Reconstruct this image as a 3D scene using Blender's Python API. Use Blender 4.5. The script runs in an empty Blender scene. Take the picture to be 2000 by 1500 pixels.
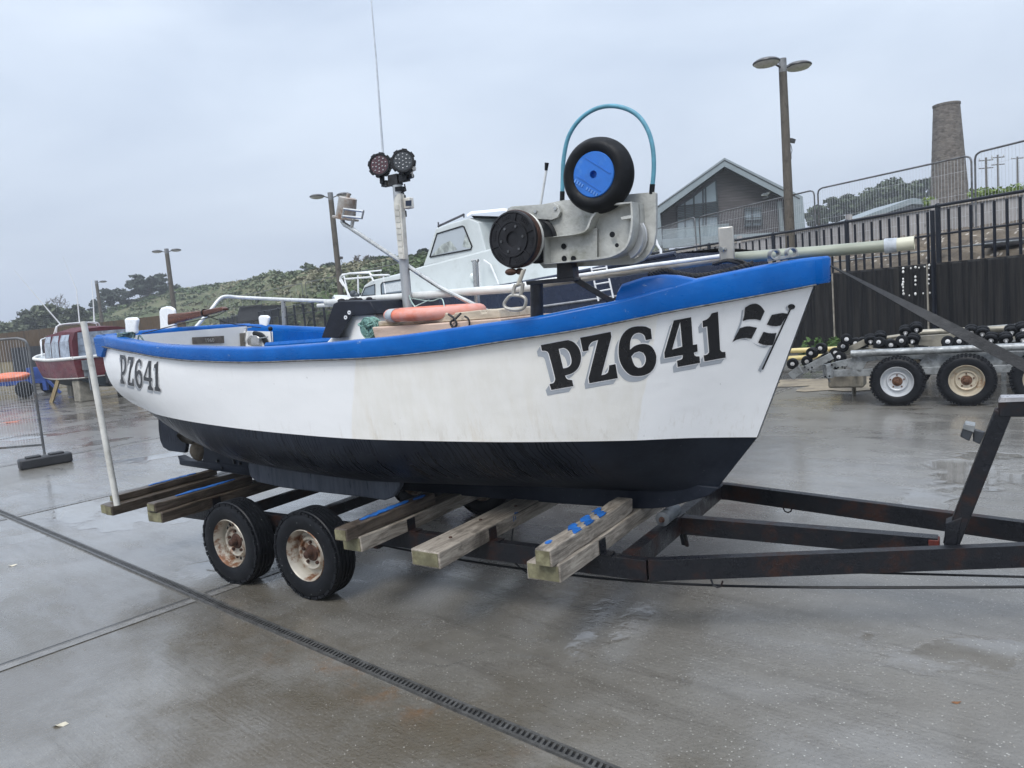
import bpy, bmesh, math, random
import numpy as np
from mathutils import Vector, Matrix, Euler, Quaternion
from mathutils.bvhtree import BVHTree
from mathutils.geometry import delaunay_2d_cdt
random.seed(7)
R = math.radians
SC = bpy.context.scene
COL = SC.collection

# ------------------------------------------------------------------ camera and sight lines
FPX, PITCH, ROLL, CAMH = 1450., R(5.9), R(4.8), 1.80
cF = Vector((0, math.cos(PITCH), -math.sin(PITCH)))
cUp0 = Vector((0, math.sin(PITCH), math.cos(PITCH)))
cR0 = Vector((1, 0, 0))
cR = math.cos(ROLL)*cR0 - math.sin(ROLL)*cUp0
cU = math.sin(ROLL)*cR0 + math.cos(ROLL)*cUp0
cC = Vector((0, 0, CAMH))
def ray(x, y): return cF + cR*((x-1000)/FPX) - cU*((y-750)/FPX)
def gnd(x, y, z=0.):
    d = ray(x, y); return cC + d*((z-CAMH)/d.z)
def at(x, y, Y):
    d = ray(x, y); return cC + d*(Y/d.y)
def onpl(x, y, P, dr, off=0.):
    # sight line meets the upright plane through P along dr, moved off metres to its far side
    n = Vector((-dr[1], dr[0], 0)).normalized()
    if n.y < 0: n = -n
    d = ray(x, y); t = ((Vector(P)+n*off-cC).dot(n))/d.dot(n)
    return cC + d*t
# boat frame: u forward, v to starboard (towards the camera), z up
TH = R(-33); V0 = -4.05
bu = Vector((math.cos(TH), math.sin(TH), 0)); bv = Vector((math.sin(TH), -math.cos(TH), 0))
BOAT = Matrix(((bu.x, -bv.x, 0, bv.x*V0), (bu.y, -bv.y, 0, bv.y*V0), (0, 0, 1, 0), (0, 0, 0, 1)))
def toB(P): return Vector((P.dot(bu), -(P.dot(bv)-V0), P.z))    # (u, -v, z)
def onv(x, y, v):
    d = ray(x, y); t = (v+V0-cC.dot(bv))/d.dot(bv); return toB(cC+d*t)
def onz(x, y, z): return toB(gnd(x, y, z))
def onu(x, y, u):
    d = ray(x, y); t = (u-cC.dot(bu))/d.dot(bu); return toB(cC+d*t)
def B(u, v, z): return Vector((u, -v, z))
def projB(P):
    w = BOAT @ Vector(P) - cC; k = w.dot(cF)
    return 1000+FPX*w.dot(cR)/k, 750-FPX*w.dot(cU)/k

# ------------------------------------------------------------------ materials
MATS = {}
class NT:
    def __init__(s, name):
        s.m = bpy.data.materials.new(name); s.m.use_nodes = True
        s.t = s.m.node_tree; s.n = s.t.nodes; s.b = s.n['Principled BSDF']; s.l = s.t.links
        s._co = None
    def co(s):
        if not s._co: s._co = s.n.new('ShaderNodeTexCoord').outputs['Object']
        return s._co
    def new(s, typ, **kw):
        nd = s.n.new(typ)
        for k, v in kw.items(): setattr(nd, k, v)
        return nd
    def link(s, a, b): s.l.new(a, b)
    def val(s, sock, v):
        if hasattr(v, 'is_output') or isinstance(v, bpy.types.NodeSocket): s.link(v, sock)
        else: sock.default_value = v
    def mapping(s, scale=(1,1,1), rot=(0,0,0), loc=(0,0,0), src=None):
        mp = s.new('ShaderNodeMapping'); s.link(src or s.co(), mp.inputs[0])
        mp.inputs['Scale'].default_value = scale; mp.inputs['Rotation'].default_value = rot; mp.inputs['Location'].default_value = loc
        return mp.outputs[0]
    def noise(s, scale, detail=4, rough=.6, vec=None, dist=0, out='Fac'):
        nd = s.new('ShaderNodeTexNoise'); s.link(vec or s.co(), nd.inputs['Vector'])
        nd.inputs['Scale'].default_value = scale; nd.inputs['Detail'].default_value = detail
        nd.inputs['Roughness'].default_value = rough; nd.inputs['Distortion'].default_value = dist
        return nd.outputs[out]
    def voro(s, scale, vec=None, feature='F1', out='Distance', rand=1):
        nd = s.new('ShaderNodeTexVoronoi', feature=feature); s.link(vec or s.co(), nd.inputs['Vector'])
        nd.inputs['Scale'].default_value = scale; nd.inputs['Randomness'].default_value = rand
        return nd.outputs[out]
    def ramp(s, fac, stops, interp='LINEAR'):
        nd = s.new('ShaderNodeValToRGB'); nd.color_ramp.interpolation = interp
        e = nd.color_ramp.elements
        while len(e) < len(stops): e.new(.5)
        for i, (p, c) in enumerate(stops):
            e[i].position = p; e[i].color = c if len(c) == 4 else (*c, 1)
        s.link(fac, nd.inputs[0]); return nd.outputs[0]
    def step(s, fac, a, b):
        nd = s.new('ShaderNodeMapRange'); nd.interpolation_type = 'SMOOTHSTEP'
        s.val(nd.inputs[0], fac); nd.inputs[1].default_value = a; nd.inputs[2].default_value = b
        return nd.outputs[0]
    def rng(s, fac, a, b, c, d):
        nd = s.new('ShaderNodeMapRange'); s.val(nd.inputs[0], fac)
        for i, q in enumerate((a, b, c, d)): nd.inputs[i+1].default_value = q
        return nd.outputs[0]
    def math(s, op, a, b=0., c=None):
        nd = s.new('ShaderNodeMath', operation=op); s.val(nd.inputs[0], a); s.val(nd.inputs[1], b)
        if c is not None: s.val(nd.inputs[2], c)
        return nd.outputs[0]
    def mix(s, fac, a, b):
        nd = s.new('ShaderNodeMix', data_type='RGBA'); s.val(nd.inputs[0], fac)
        for k, q in ((6, a), (7, b)):
            if isinstance(q, (tuple, list)): nd.inputs[k].default_value = (*q[:3], 1)
            else: s.link(q, nd.inputs[k])
        return nd.outputs[2]
    def sep(s, vec=None):
        nd = s.new('ShaderNodeSeparateXYZ'); s.link(vec or s.co(), nd.inputs[0]); return nd.outputs
    def bump(s, h, strength=.3, dist=.01, prev=None):
        nd = s.new('ShaderNodeBump'); s.link(h, nd.inputs['Height'])
        nd.inputs['Strength'].default_value = strength; nd.inputs['Distance'].default_value = dist
        if prev: s.link(prev, nd.inputs['Normal'])
        return nd.outputs[0]
    def set(s, color=None, rough=None, metal=None, normal=None, coat=None, spec=None, alpha=None, trans=None, emis=None):
        b = s.b.inputs
        if color is not None: s.val(b['Base Color'], (*color, 1) if isinstance(color, tuple) and len(color) == 3 else color)
        if rough is not None: s.val(b['Roughness'], rough)
        if metal is not None: s.val(b['Metallic'], metal)
        if normal is not None: s.link(normal, b['Normal'])
        if coat is not None: s.val(b['Coat Weight'], coat)
        if spec is not None: s.val(b['Specular IOR Level'], spec)
        if alpha is not None: s.val(b['Alpha'], alpha)
        if trans is not None: s.val(b['Transmission Weight'], trans)
        return s.m

def M(name, color, rough=.5, metal=0., var=.25, vs=6., bump=0., bs=40., second=None, sc=3., st=(.55, .7), rvar=.12, coat=0., stretch=None, spec=None):
    """painted / worn surface: base colour with tonal variation, an optional second colour in patches, fine bump"""
    if name in MATS: return MATS[name]
    t = NT(name)
    vec = t.mapping(scale=stretch) if stretch else None
    n = t.noise(vs, 5, .65, vec)
    lo = tuple(c*(1-var) for c in color); hi = tuple(min(1, c*(1+var)) for c in color)
    c = t.mix(t.step(n, .3, .7), lo, hi)
    if second:
        n2 = t.noise(sc, 6, .7, vec)
        c = t.mix(t.step(n2, *st), c, second)
    r = t.rng(t.noise(vs*2.3, 3), .3, .7, max(.03, rough-rvar), min(1, rough+rvar))
    nm = t.bump(t.noise(bs, 4, .6, vec), bump, .01) if bump else None
    MATS[name] = t.set(c, r, metal, nm, coat or None, spec)
    return MATS[name]

def wood(name, dark, light, rough=.7, axis=1, extra=None):
    t = NT(name)
    sc = [9, 9, 9]; sc[axis] = .9
    v = t.mapping(scale=tuple(sc))
    g = t.noise(4, 8, .7, v, 1.2)
    c = t.mix(t.step(g, .3, .7), dark, light)
    blot = t.noise(2.6, 5, .7)
    c = t.mix(t.step(blot, .5, .75), c, tuple(q*.45 for q in dark))
    crk = t.noise(1., 4, .6, t.mapping(scale=tuple(.7 if i == axis else 46 for i in range(3)), loc=(3,1,7)))
    c = t.mix(t.step(crk, .68, .74), c, tuple(q*.25 for q in dark))
    if extra: c = t.mix(t.step(t.noise(3.3, 4, .6, t.mapping(loc=(5, 2, 1))), .56, .68), c, extra)
    sc2 = [60, 60, 60]; sc2[axis] = 3
    nm = t.bump(t.noise(1., 6, .7, t.mapping(scale=tuple(sc2))), .5, .006)
    nm = t.bump(g, .35, .012, nm)
    MATS[name] = t.set(c, t.rng(blot, .3, .7, rough-.25, rough), None, nm); return MATS[name]

# ------------------------------------------------------------------ mesh builder
class MB:
    def __init__(s): s.v = []; s.f = []
    def add(s, vs, fs):
        o = len(s.v); s.v += [tuple(p) for p in vs]; s.f += [tuple(i+o for i in f) for f in fs]; return s
    def box(s, c, size, rot=None):
        hx, hy, hz = (q/2 for q in size); c = Vector(c)
        vs = [Vector((x*hx, y*hy, z*hz)) for x in (-1, 1) for y in (-1, 1) for z in (-1, 1)]
        if rot is not None: vs = [rot @ p for p in vs]
        return s.add([p+c for p in vs], [(0,1,3,2),(4,6,7,5),(0,4,5,1),(2,3,7,6),(0,2,6,4),(1,5,7,3)])
    def bar(s, a, b, w, h, up=(0,0,1)):
        a, b = Vector(a), Vector(b); d = (b-a).normalized(); up = Vector(up)
        if abs(d.dot(up)) > .98: up = Vector((0, 1, 0)) if abs(d.y) < .9 else Vector((1, 0, 0))
        x = d.cross(up).normalized(); y = x.cross(d)
        vs = [p + x*(sx*w/2) + y*(sy*h/2) for p in (a, b) for sx, sy in ((-1,-1),(1,-1),(1,1),(-1,1))]
        return s.add(vs, [(3,2,1,0),(4,5,6,7),(0,1,5,4),(1,2,6,5),(2,3,7,6),(3,0,4,7)])
    def tube(s, pts, r, n=10, caps=True):
        pts = [Vector(p) for p in pts]; k = len(pts)
        rs = r if isinstance(r, (list, tuple)) else [r]*k
        vs = []; prev = None
        for i, p in enumerate(pts):
            d = (pts[min(i+1, k-1)] - pts[max(i-1, 0)]).normalized()
            if prev is None:
                q = Vector((0,0,1)) if abs(d.z) < .9 else Vector((1,0,0)); x = d.cross(q).normalized()
            else:
                x = (prev - d*prev.dot(d)).normalized()
            prev = x; y = d.cross(x)
            vs += [p + x*(rs[i]*math.cos(a*2*math.pi/n)) + y*(rs[i]*math.sin(a*2*math.pi/n)) for a in range(n)]
        fs = [(i*n+a, i*n+(a+1) % n, (i+1)*n+(a+1) % n, (i+1)*n+a) for i in range(k-1) for a in range(n)]
        if caps: fs += [tuple(range(n))[::-1], tuple((k-1)*n+a for a in range(n))]
        return s.add(vs, fs)
    def lathe(s, prof, c, axis, n=32, closed=False, caps=True):
        # prof: (distance along the axis, radius)
        c = Vector(c); ax = Vector(axis).normalized()
        q = Vector((0,0,1)) if abs(ax.z) < .9 else Vector((1,0,0)); x = ax.cross(q).normalized(); y = ax.cross(x)
        k = len(prof); vs = []
        for (h, r) in prof:
            vs += [c + ax*h + (x*math.cos(2*math.pi*a/n) + y*math.sin(2*math.pi*a/n))*max(r, 1e-5) for a in range(n)]
        kk = k if closed else k-1
        fs = [(i*n+a, i*n+(a+1) % n, ((i+1) % k)*n+(a+1) % n, ((i+1) % k)*n+a) for i in range(kk) for a in range(n)]
        if not closed and caps:
            if prof[0][1] > 1e-4: fs.append(tuple(range(n))[::-1])
            if prof[-1][1] > 1e-4: fs.append(tuple((k-1)*n+a for a in range(n)))
        return s.add(vs, fs)
    def prism(s, pts, ext):
        pts = [Vector(p) for p in pts]; e = Vector(ext); n = len(pts)
        return s.add(pts+[p+e for p in pts], [tuple(range(n))[::-1], tuple(range(n, 2*n))] + [(i, (i+1) % n, n+(i+1) % n, n+i) for i in range(n)])
    def grid(s, rows, close=False):
        n = len(rows[0]); vs = [p for r in rows for p in r]; m = n if close else n-1
        return s.add(vs, [(i*n+j, i*n+(j+1) % n, (i+1)*n+(j+1) % n, (i+1)*n+j) for i in range(len(rows)-1) for j in range(m)])
    def sphere(s, c, r, n=12, m=8, sq=(1,1,1)):
        c = Vector(c); rows = []
        for i in range(m+1):
            t = math.pi*i/m
            rows.append([c + Vector((r*sq[0]*math.sin(t)*math.cos(2*math.pi*a/n), r*sq[1]*math.sin(t)*math.sin(2*math.pi*a/n), r*sq[2]*math.cos(t))) for a in range(n)])
        return s.grid(rows, True)
    def build(s, name, mat=None, parent=None, frame=None, smooth=35, bevel=0., seg=2, fix=True):
        me = bpy.data.meshes.new(name); me.from_pydata(s.v, [], s.f); me.validate()
        if fix:
            bm = bmesh.new(); bm.from_mesh(me); bmesh.ops.remove_doubles(bm, verts=bm.verts, dist=1e-5)
            bmesh.ops.recalc_face_normals(bm, faces=bm.faces); bm.to_mesh(me); bm.free()
        if smooth:
            me.polygons.foreach_set('use_smooth', [True]*len(me.polygons)); me.set_sharp_from_angle(angle=R(smooth))
        ob = bpy.data.objects.new(name, me); COL.objects.link(ob)
        if mat: me.materials.append(mat)
        place(ob, parent, frame)
        if bevel:
            md = ob.modifiers.new('bevel', 'BEVEL'); md.width = bevel; md.segments = seg; md.limit_method = 'ANGLE'; md.angle_limit = R(40)
            md.harden_normals = False
        return ob
def place(ob, parent=None, frame=None):
    fr = frame or Matrix()
    if parent is not None:
        ob.parent = parent; ob.matrix_parent_inverse = WORLD[parent.name].inverted() @ fr
        WORLD[ob.name] = fr.copy()
    else:
        ob.matrix_world = fr; WORLD[ob.name] = fr.copy()
WORLD = {}
def tag(o, label=None, cat=None, group=None, kind=None):
    for k, v in (('label', label), ('category', cat), ('group', group), ('kind', kind)):
        if v: o[k] = v
    return o
def thing(name, loc, label, cat, group=None, rz=0):
    o = bpy.data.objects.new(name, None); COL.objects.link(o); o.empty_display_size = .1
    o.location = loc; o.rotation_euler = (0, 0, rz)
    WORLD[o.name] = Matrix.Translation(Vector(loc)) @ Matrix.Rotation(rz, 4, 'Z')
    return tag(o, label, cat, group)
def copy_tree(o, parent=None):
    c = o.copy(); COL.objects.link(c)
    if parent: c.parent = parent
    for ch in list(o.children): copy_tree(ch, c)
    return c
def cat_spline(pts, n=8):
    """smooth curve through points (Vectors)"""
    P = [Vector(p) for p in pts]; out = []
    for i in range(len(P)-1):
        p0, p1, p2, p3 = P[max(i-1, 0)], P[i], P[i+1], P[min(i+2, len(P)-1)]
        for k in range(n):
            t = k/n
            out.append(.5*((2*p1) + (p2-p0)*t + (2*p0-5*p1+4*p2-p3)*t*t + (3*p1-p0-3*p2+p3)*t**3))
    return out+[P[-1]]
def pchip(xs, ys, x):
    """smooth monotone interpolation"""
    xs = np.asarray(xs, float); ys = np.asarray(ys, float)
    h = np.diff(xs); d = np.diff(ys)/h; m = np.zeros(len(xs))
    m[0], m[-1] = d[0], d[-1]
    for i in range(1, len(xs)-1):
        m[i] = 0 if d[i-1]*d[i] <= 0 else 2*d[i-1]*d[i]/(d[i-1]+d[i])
    x = np.clip(x, xs[0], xs[-1]); i = np.clip(np.searchsorted(xs, x, side='right')-1, 0, len(xs)-2)
    t = (x-xs[i])/h[i]
    return ((1+2*t)*(1-t)**2*ys[i] + t*(1-t)**2*h[i]*m[i] + t*t*(3-2*t)*ys[i+1] + t*t*(t-1)*h[i]*m[i+1])

# ------------------------------------------------------------------ shared materials
STEEL = M('stainless steel', (.5, .5, .48), .3, .9, .15, 8, bump=.05, bs=120)
ALU = M('weathered aluminium', (.44, .445, .42), .55, .4, .22, 6, bump=.3, bs=45, second=(.25, .255, .215), sc=4.5, st=(.5, .7))
GALV = M('galvanised steel', (.27, .285, .29), .52, .5, .3, 9, bump=.15, bs=50, second=(.15, .155, .155), sc=5, st=(.5,.66))
RUBBER = M('black rubber', (.007, .008, .010), .5, 0, .3, 14, bump=.12, bs=80, spec=.18)
BLACK = M('black paint', (.007, .008, .010), .4, 0, .3, 8, bump=.06, spec=.25)
WHITE = M('white gloss paint', (.78, .79, .79), .28, 0, .04, 4, second=(.68, .67, .63), sc=6, st=(.6, .8), coat=.3)
BLUE = M('blue gloss paint', (.0, .088, .34), .28, 0, .16, 5, bump=.05, bs=26, second=(.004, .105, .39), sc=4, st=(.58, .8), spec=.2)
RUST = M('rusty brown steel', (.055, .026, .017), .75, .2, .4, 20, bump=.4, bs=60)
t = NT('worn blue gunwale paint')
n1 = t.noise(5, 5, .65); n2 = t.noise(3, 6, .72, t.mapping(scale=(1.2, 3, 6))); n3 = t.noise(26, 6, .75, t.mapping(scale=(.5, 1, 1)))
c = t.mix(t.step(n1, .3, .7), (.0, .078, .31), (.0, .10, .385)); c = t.mix(t.math('MULTIPLY', t.step(n2, .55, .75), .35), c, (.04, .17, .45))
c = t.mix(t.math('MULTIPLY', t.step(n3, .63, .69), t.step(t.noise(1.1, 3), .44, .58)), c, (.22, .30, .42)); c = t.mix(t.math('MULTIPLY', t.step(t.noise(17, 5, .7, t.mapping(scale=(.6, 1, 2), loc=(4, 2, 9))), .66, .72), .6), c, (.012, .025, .07))
GUN = t.set(c, t.rng(n2, .3, .7, .2, .42), 0, t.bump(t.noise(60, 4, .6), .10, .006, t.bump(t.noise(3.2, 3), .12, .03)), spec=.22)
ROPE = M('green rope', (.08, .19, .15), .85, 0, .5, 60, bump=.6, bs=120)
DROPE = M('black rope', (.02, .02, .021), .8, 0, .4, 60, bump=.6, bs=120)
NAVY = M('navy paint', (.010, .018, .045), .3, 0, .2, 3, coat=.2, second=(.018, .03, .062), sc=3)
GEL = M('white gelcoat', (.62, .66, .65), .35, 0, .05, 2, second=(.52, .55, .53), sc=3, st=(.5, .75), coat=.2)
GLASS = NT('dark window glass').set((.16, .2, .23), .06, .0, spec=.9)
# ================================================================== THE FISHING BOAT
def trace_z(u, v, tr, z=1.5):
    xs = [p[0] for p in tr]; ys = [p[1] for p in tr]
    for _ in range(25):
        x, y = projB(B(u, v, z)); z += (y-float(pchip(xs, ys, np.array([x]))[0]))/FPX*5.0*.8
    return z
TOP = [(180,652),(195,655),(246,666),(300,674),(375,678),(478,680),(588,674),(700,664),(760,658),(850,646),(940,633),(1030,621),(1150,598),(1197,589),(1280,567),(1354,547),(1466,524),(1584,503),(1612,500)]
BOT = [(190,674),(203,676),(229.5,682),(258,687),(315,697),(375,703),(480,706),(588,702.4),(700,698.4),(832,687),(985,664.5),(1114,645),(1240,621),(1303,608),(1456,580),(1594,554),(1625,547)]
WLT = [(260,790),(282,799),(307,809.7),(415,830),(550,846),(712,858),(820,861),(1000,863.5),(1212,861),(1371,855),(1480,854),(1500,854)]
bS_t = ([-6.19,-5.8,-5.2,-4.6,-4.0,-3.4,-2.8,-2.2,-1.7,-1.3,-1.0,-.85,-.744], [.69,.785,.89,.955,.99,1.0,.975,.895,.735,.515,.30,.16,.022])
bW_t = ([-6.19,-5.8,-5.2,-4.6,-4.0,-3.4,-2.8,-2.2,-1.8,-1.5,-1.25,-1.069], [.40,.60,.79,.88,.925,.935,.90,.78,.60,.39,.17,.02])
zK_t = ([-6.19,-5.9,-5.4,-4.6,-3.6,-2.5,-1.9,-1.6,-1.3], [1.0,.90,.80,.71,.66,.64,.64,.645,.70])
bS = lambda u: float(pchip(*bS_t, np.array([u]))[0])
bW = lambda u: float(pchip(*bW_t, np.array([u]))[0])
zK = lambda u: float(pchip(*zK_t, np.array([u]))[0])
NS = 84
stn = []
for i in range(NS+1):
    t = i/NS
    uS = -6.19+(6.19-.744)*t; uW = -6.19+(6.19-1.069)*t; uK = -6.19+(6.19-1.30)*t
    S = (uS, bS(uS), trace_z(uS, bS(uS), BOT, 1.7)); W = (uW, bW(uW), trace_z(uW, bW(uW), WLT, 1.1)); K = (uK, .035*(1-t)+.02*t, zK(uK))
    row_b = []
    a = max(0, min(1, (t-.55)/.45)); f = max(0, min(1, (.28-t)/.28))
    for k in range(15):                                       # keel to waterline
        s = k/14
        fm = math.sin(math.pi/2*s); gm = 1-math.cos(math.pi/2*s)
        fb = s**.85; gb = s**1.05
        fs = s; gs = .55*s+.45*s*s
        ff = fm*(1-a)+fb*a; gg = gm*(1-a)+gb*a
        ff = ff*(1-f)+fs*f; gg = gg*(1-f)+gs*f
        row_b.append((K[0]+(W[0]-K[0])*gg, K[1]+(W[1]-K[1])*ff, K[2]+(W[2]-K[2])*gg))
    row_t = []
    p = 1+2.2*max(0, 1-t/.4)**1.5
    for k in range(13):                                       # waterline to sheer
        s = k/12
        g = 1-(1-s)**p + .02*math.sin(math.pi*s)*(1-t)/max(.05, abs(S[1]-W[1])+.2)
        row_t.append((W[0]+(S[0]-W[0])*s, W[1]+(S[1]-W[1])*g, W[2]+(S[2]-W[2])*s))
    stn.append((row_b, row_t))
def side(rows, sg): return [[B(q[0], q[1]*sg, q[2]) for q in r] for r in rows]
top_rows = [s[1] for s in stn]; bot_rows = [s[0] for s in stn]

# painted surfaces
t = NT('white topside paint')
x, y, z = t.sep()
slant = t.math('ADD', x, t.math('MULTIPLY', z, -.32))
edge = t.math('ADD', slant, t.math('MULTIPLY', t.math('SUBTRACT', t.noise(2.5, 3), .5), .05))
patch = t.math('MULTIPLY', t.step(edge, -3.545, -3.535), t.math('SUBTRACT', 1., t.step(edge, -1.925, -1.915)))
grain = t.noise(3, 6, .7, t.mapping(scale=(4, 4, 1.2)))
cream = t.mix(t.step(grain, .35, .7), (.82, .81, .775), (.775, .76, .71))
ru = t.math('MULTIPLY', t.step(t.noise(2.2, 5, .75, t.mapping(scale=(4, 1, .8))), .5, .75), t.math('SUBTRACT', 1., t.step(z, 1.12, 1.42)))
cream = t.mix(t.math('MULTIPLY', ru, .42), cream, (.56, .46, .30))
white = t.mix(t.step(t.noise(1.6, 4), .4, .7), (.845, .855, .86), (.825, .835, .845))
c = t.mix(patch, white, cream)
scuff = t.step(t.noise(14, 6, .75, t.mapping(scale=(1, 1, .25))), .68, .75)
c = t.mix(t.math('MULTIPLY', scuff, .16), c, (.5, .49, .45))
drip = t.math('MULTIPLY', t.step(t.noise(1., 5, .75, t.mapping(scale=(15, 15, .55))), .54, .70), t.step(z, 1.15, 1.75))
c = t.mix(t.math('MULTIPLY', drip, .08), c, (.38, .37, .33))
lowd = t.math('MULTIPLY', t.step(t.noise(1., 6, .8, t.mapping(scale=(22, 22, 2.2), loc=(7, 1, 3))), .52, .66), t.math('SUBTRACT', 1., t.step(z, 1.10, 1.24)))
c = t.mix(t.math('MULTIPLY', lowd, .22), c, (.42, .37, .28))
chip = t.step(t.noise(34, 3, .6, t.mapping(scale=(1, 1, .6), loc=(2, 9, 4))), .73, .76)
c = t.mix(t.math('MULTIPLY', chip, .5), c, (.30, .30, .29))
rough = t.rng(patch, 0, 1, .2, .42)
TOPSIDE = t.set(c, rough, 0, t.bump(t.noise(5, 5, .6, t.mapping(scale=(3, 3, 3))), .06, .02, t.bump(t.noise(2.2, 2, .5, t.mapping(scale=(1, 1, 2))), .16, .04)), .25)

t = NT('black antifouling paint')
x, y, z = t.sep()
wob = t.math('MULTIPLY', t.math('SUBTRACT', t.noise(9, 3, .5, t.mapping(scale=(.3, .3, 1))), .5), .06)
lean = t.math('ADD', t.math('ADD', x, wob), t.math('MULTIPLY', z, .06))
cmb = t.new('ShaderNodeCombineXYZ'); t.link(t.math('MULTIPLY', lean, 24.), cmb.inputs[0]); t.link(t.math('MULTIPLY', z, .35), cmb.inputs[2])
v1 = t.voro(1.2, cmb.outputs[0], 'DISTANCE_TO_EDGE')
runs = t.math('SUBTRACT', 1., t.step(v1, .02, .10))
runs = t.math('MULTIPLY', t.math('MULTIPLY', runs, t.step(t.noise(1.2, 3), .30, .5)), t.math('MULTIPLY', t.math('SUBTRACT', 1., t.step(x, -1.95, -1.7)), t.step(z, .72, .86)))
damp = t.step(t.noise(2.5, 5, .7), .35, .65)
c = t.mix(damp, (.010, .013, .021), (.020, .025, .036))
c = t.mix(t.math('MULTIPLY', runs, .55), c, (.004, .005, .007))
fl = t.step(t.noise(55, 2, .5), .70, .74)
c = t.mix(t.math('MULTIPLY', fl, .3), c, (.10, .11, .12))
ANTI = t.set(c, t.mix(runs, (.45, .45, .45), (.2, .2, .2)), 0, t.bump(t.noise(30, 5, .7), .12, .01), spec=.16)

boat = thing('fishing_boat', BOAT @ B(-3.4, 0, .54), 'white open fishing boat with bright blue gunwale and PZ641 on its bow, on a trailer', 'boat')
m = MB()
for sg in (1, -1): m.grid(side(top_rows, sg))
# transom face closes the stern
tr = [B(*q) for q in (bot_rows[0]+top_rows[0][1:])]
tl = [Vector((p.x, -p.y, p.z)) for p in tr]
m2 = MB()
nw = len(bot_rows[0])-1
m.grid([[a.lerp(b, k/6) for k in range(7)] for a, b in zip(tr[nw:], tl[nw:])])
hull = m.build('hull', TOPSIDE, boat, BOAT, smooth=50)
HULLV = list(m.v); HULLF = list(m.f)
m = MB()
for sg in (1, -1): m.grid(side(bot_rows, sg))
m.grid([[a.lerp(b, k/6) for k in range(7)] for a, b in zip(tr[:nw+1], tl[:nw+1])])
m.build('hull_bottom', ANTI, boat, BOAT, smooth=50)

# blue gunwale, one belt from quarter to quarter round the nose
path = []
us = list(np.linspace(-6.22, -1.0, 90))+[-.93,-.87,-.82,-.77,-.73]
for u in us: path.append((u, bS(max(u, -6.19))+.028))
path += [(-.695, .062), (-.675, .035), (-.668, 0.)]
def gz(u, b): return trace_z(u, b, TOP, 1.75), trace_z(u, b, BOT, 1.7)
zz = [gz(min(max(u, -6.19), -.71), b) for u, b in path]
full = [(u, b, a[0], a[1]) for (u, b), a in zip(path, zz)] + [(u, -b, a[0], a[1]) for (u, b), a in list(zip(path, zz))[-2::-1]]
rows = []
for i, (u, b, zt, zb) in enumerate(full):
    p0 = full[max(i-1, 0)]; p1 = full[min(i+1, len(full)-1)]
    tv = Vector((p1[0]-p0[0], p1[1]-p0[1])).normalized(); inn = Vector((tv.y, -tv.x))
    cen = Vector((-3.5-u, -b))
    if inn.dot(Vector((-1, -b*4))) < 0: inn = -inn
    def q(off, zv):
        xx, yy = u+inn.x*off, b+inn.y*off
        if b > 0: yy = max(yy, 0)
        if b < 0: yy = min(yy, 0)
        return B(xx, yy, zv)
    rows.append([q(.03, zb+.002), q(.004, zb-.003), q(0, zb+.010), q(-.003, zt-.016), q(.002, zt-.006), q(.012, zt), q(.09, zt+.003), q(.105, zt-.008), q(.112, zt-.03), q(.112, zt-.14)])
m = MB(); m.grid(rows)
m.build('gunwale', GUN, boat, BOAT, smooth=50)
# grimy seam under the belt
m = MB(); m.tube([B(u, b+.002, zb-.006) for (u, b, zt, zb) in full[2:len(us)]], .0055, 6)
m.build('rubbing_seam', M('grimy sealant', (.1, .1, .1), .8, 0, .6, 30), boat, BOAT)
# stern: blue cap over the transom and a knee down each quarter
m = MB()
cap = [(.715, 1.852), (.4, 1.862), (0, 1.866), (-.4, 1.862), (-.715, 1.852)]
m.grid([[B(-6.235, v, z-.10) for v, z in cap], [B(-6.24, v, z-.02) for v, z in cap], [B(-6.225, v, z) for v, z in cap], [B(-6.08, v, z+.004) for v, z in cap], [B(-6.06, v, z-.015) for v, z in cap], [B(-6.06, v, z-.07) for v, z in cap]])
for sg in (1, -1):
    m.prism([B(-6.235, sg*.735, 1.84), B(-6.235, sg*.725, 1.675), B(-6.14, sg*.735, 1.668), B(-6.105, sg*.745, 1.70), B(-6.06, sg*.753, 1.735), B(-6.0, sg*.765, 1.76), B(-6.0, sg*.765, 1.83)], (0, sg*.06, 0))
m.build('transom_cap', GUN, boat, BOAT, smooth=50, bevel=.012, seg=3)
# inside of the boat
INW = M('white inner paint', (.74, .735, .72), .4, 0, .05, 4, second=(.62, .6, .56), sc=7, st=(.6, .8))
m = MB()
m.box(B(-6.05, 0, 1.70), (.02, 1.30, .26))
for sg in (1, -1):
    pr = [(u, bS(u)-.095) for u in np.linspace(-6.05, -5.72, 8)]
    m.grid([[B(u, sg*(b-.02), 1.58) for u, b in pr], [B(u, sg*b, gz(u, b)[0]-.02) for u, b in pr], [B(u, sg*(b-.03), gz(u, b)[0]-.02) for u, b in pr], [B(u, sg*(b-.05), 1.58) for u, b in pr]])
m.build('cockpit_lining', INW, boat, BOAT)
m = MB()
for sg in (1, -1):
    pr = [(u, bS(u)-.1) for u in np.linspace(-5.72, -1.62, 40)]
    m.grid([[B(u, sg*b, 1.52) for u, b in pr], [B(u, sg*b, gz(u, b+.1)[0]-.03) for u, b in pr], [B(u, sg*(b-.025), gz(u, b+.1)[0]-.03) for u, b in pr], [B(u, sg*(b-.025), 1.52) for u, b in pr]])
    pr = [(u, bS(u)-.12) for u in np.linspace(-5.6, -3.2, 20)]
    m.grid([[B(u, sg*b, 1.66) for u, b in pr], [B(u, sg*(b-.22), 1.665) for u, b in pr], [B(u, sg*(b-.24), 1.64) for u, b in pr], [B(u, sg*(b-.24), 1.50) for u, b in pr]])
m.build('inner_bulwark', BLUE, boat, BOAT)
m = MB()
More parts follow.
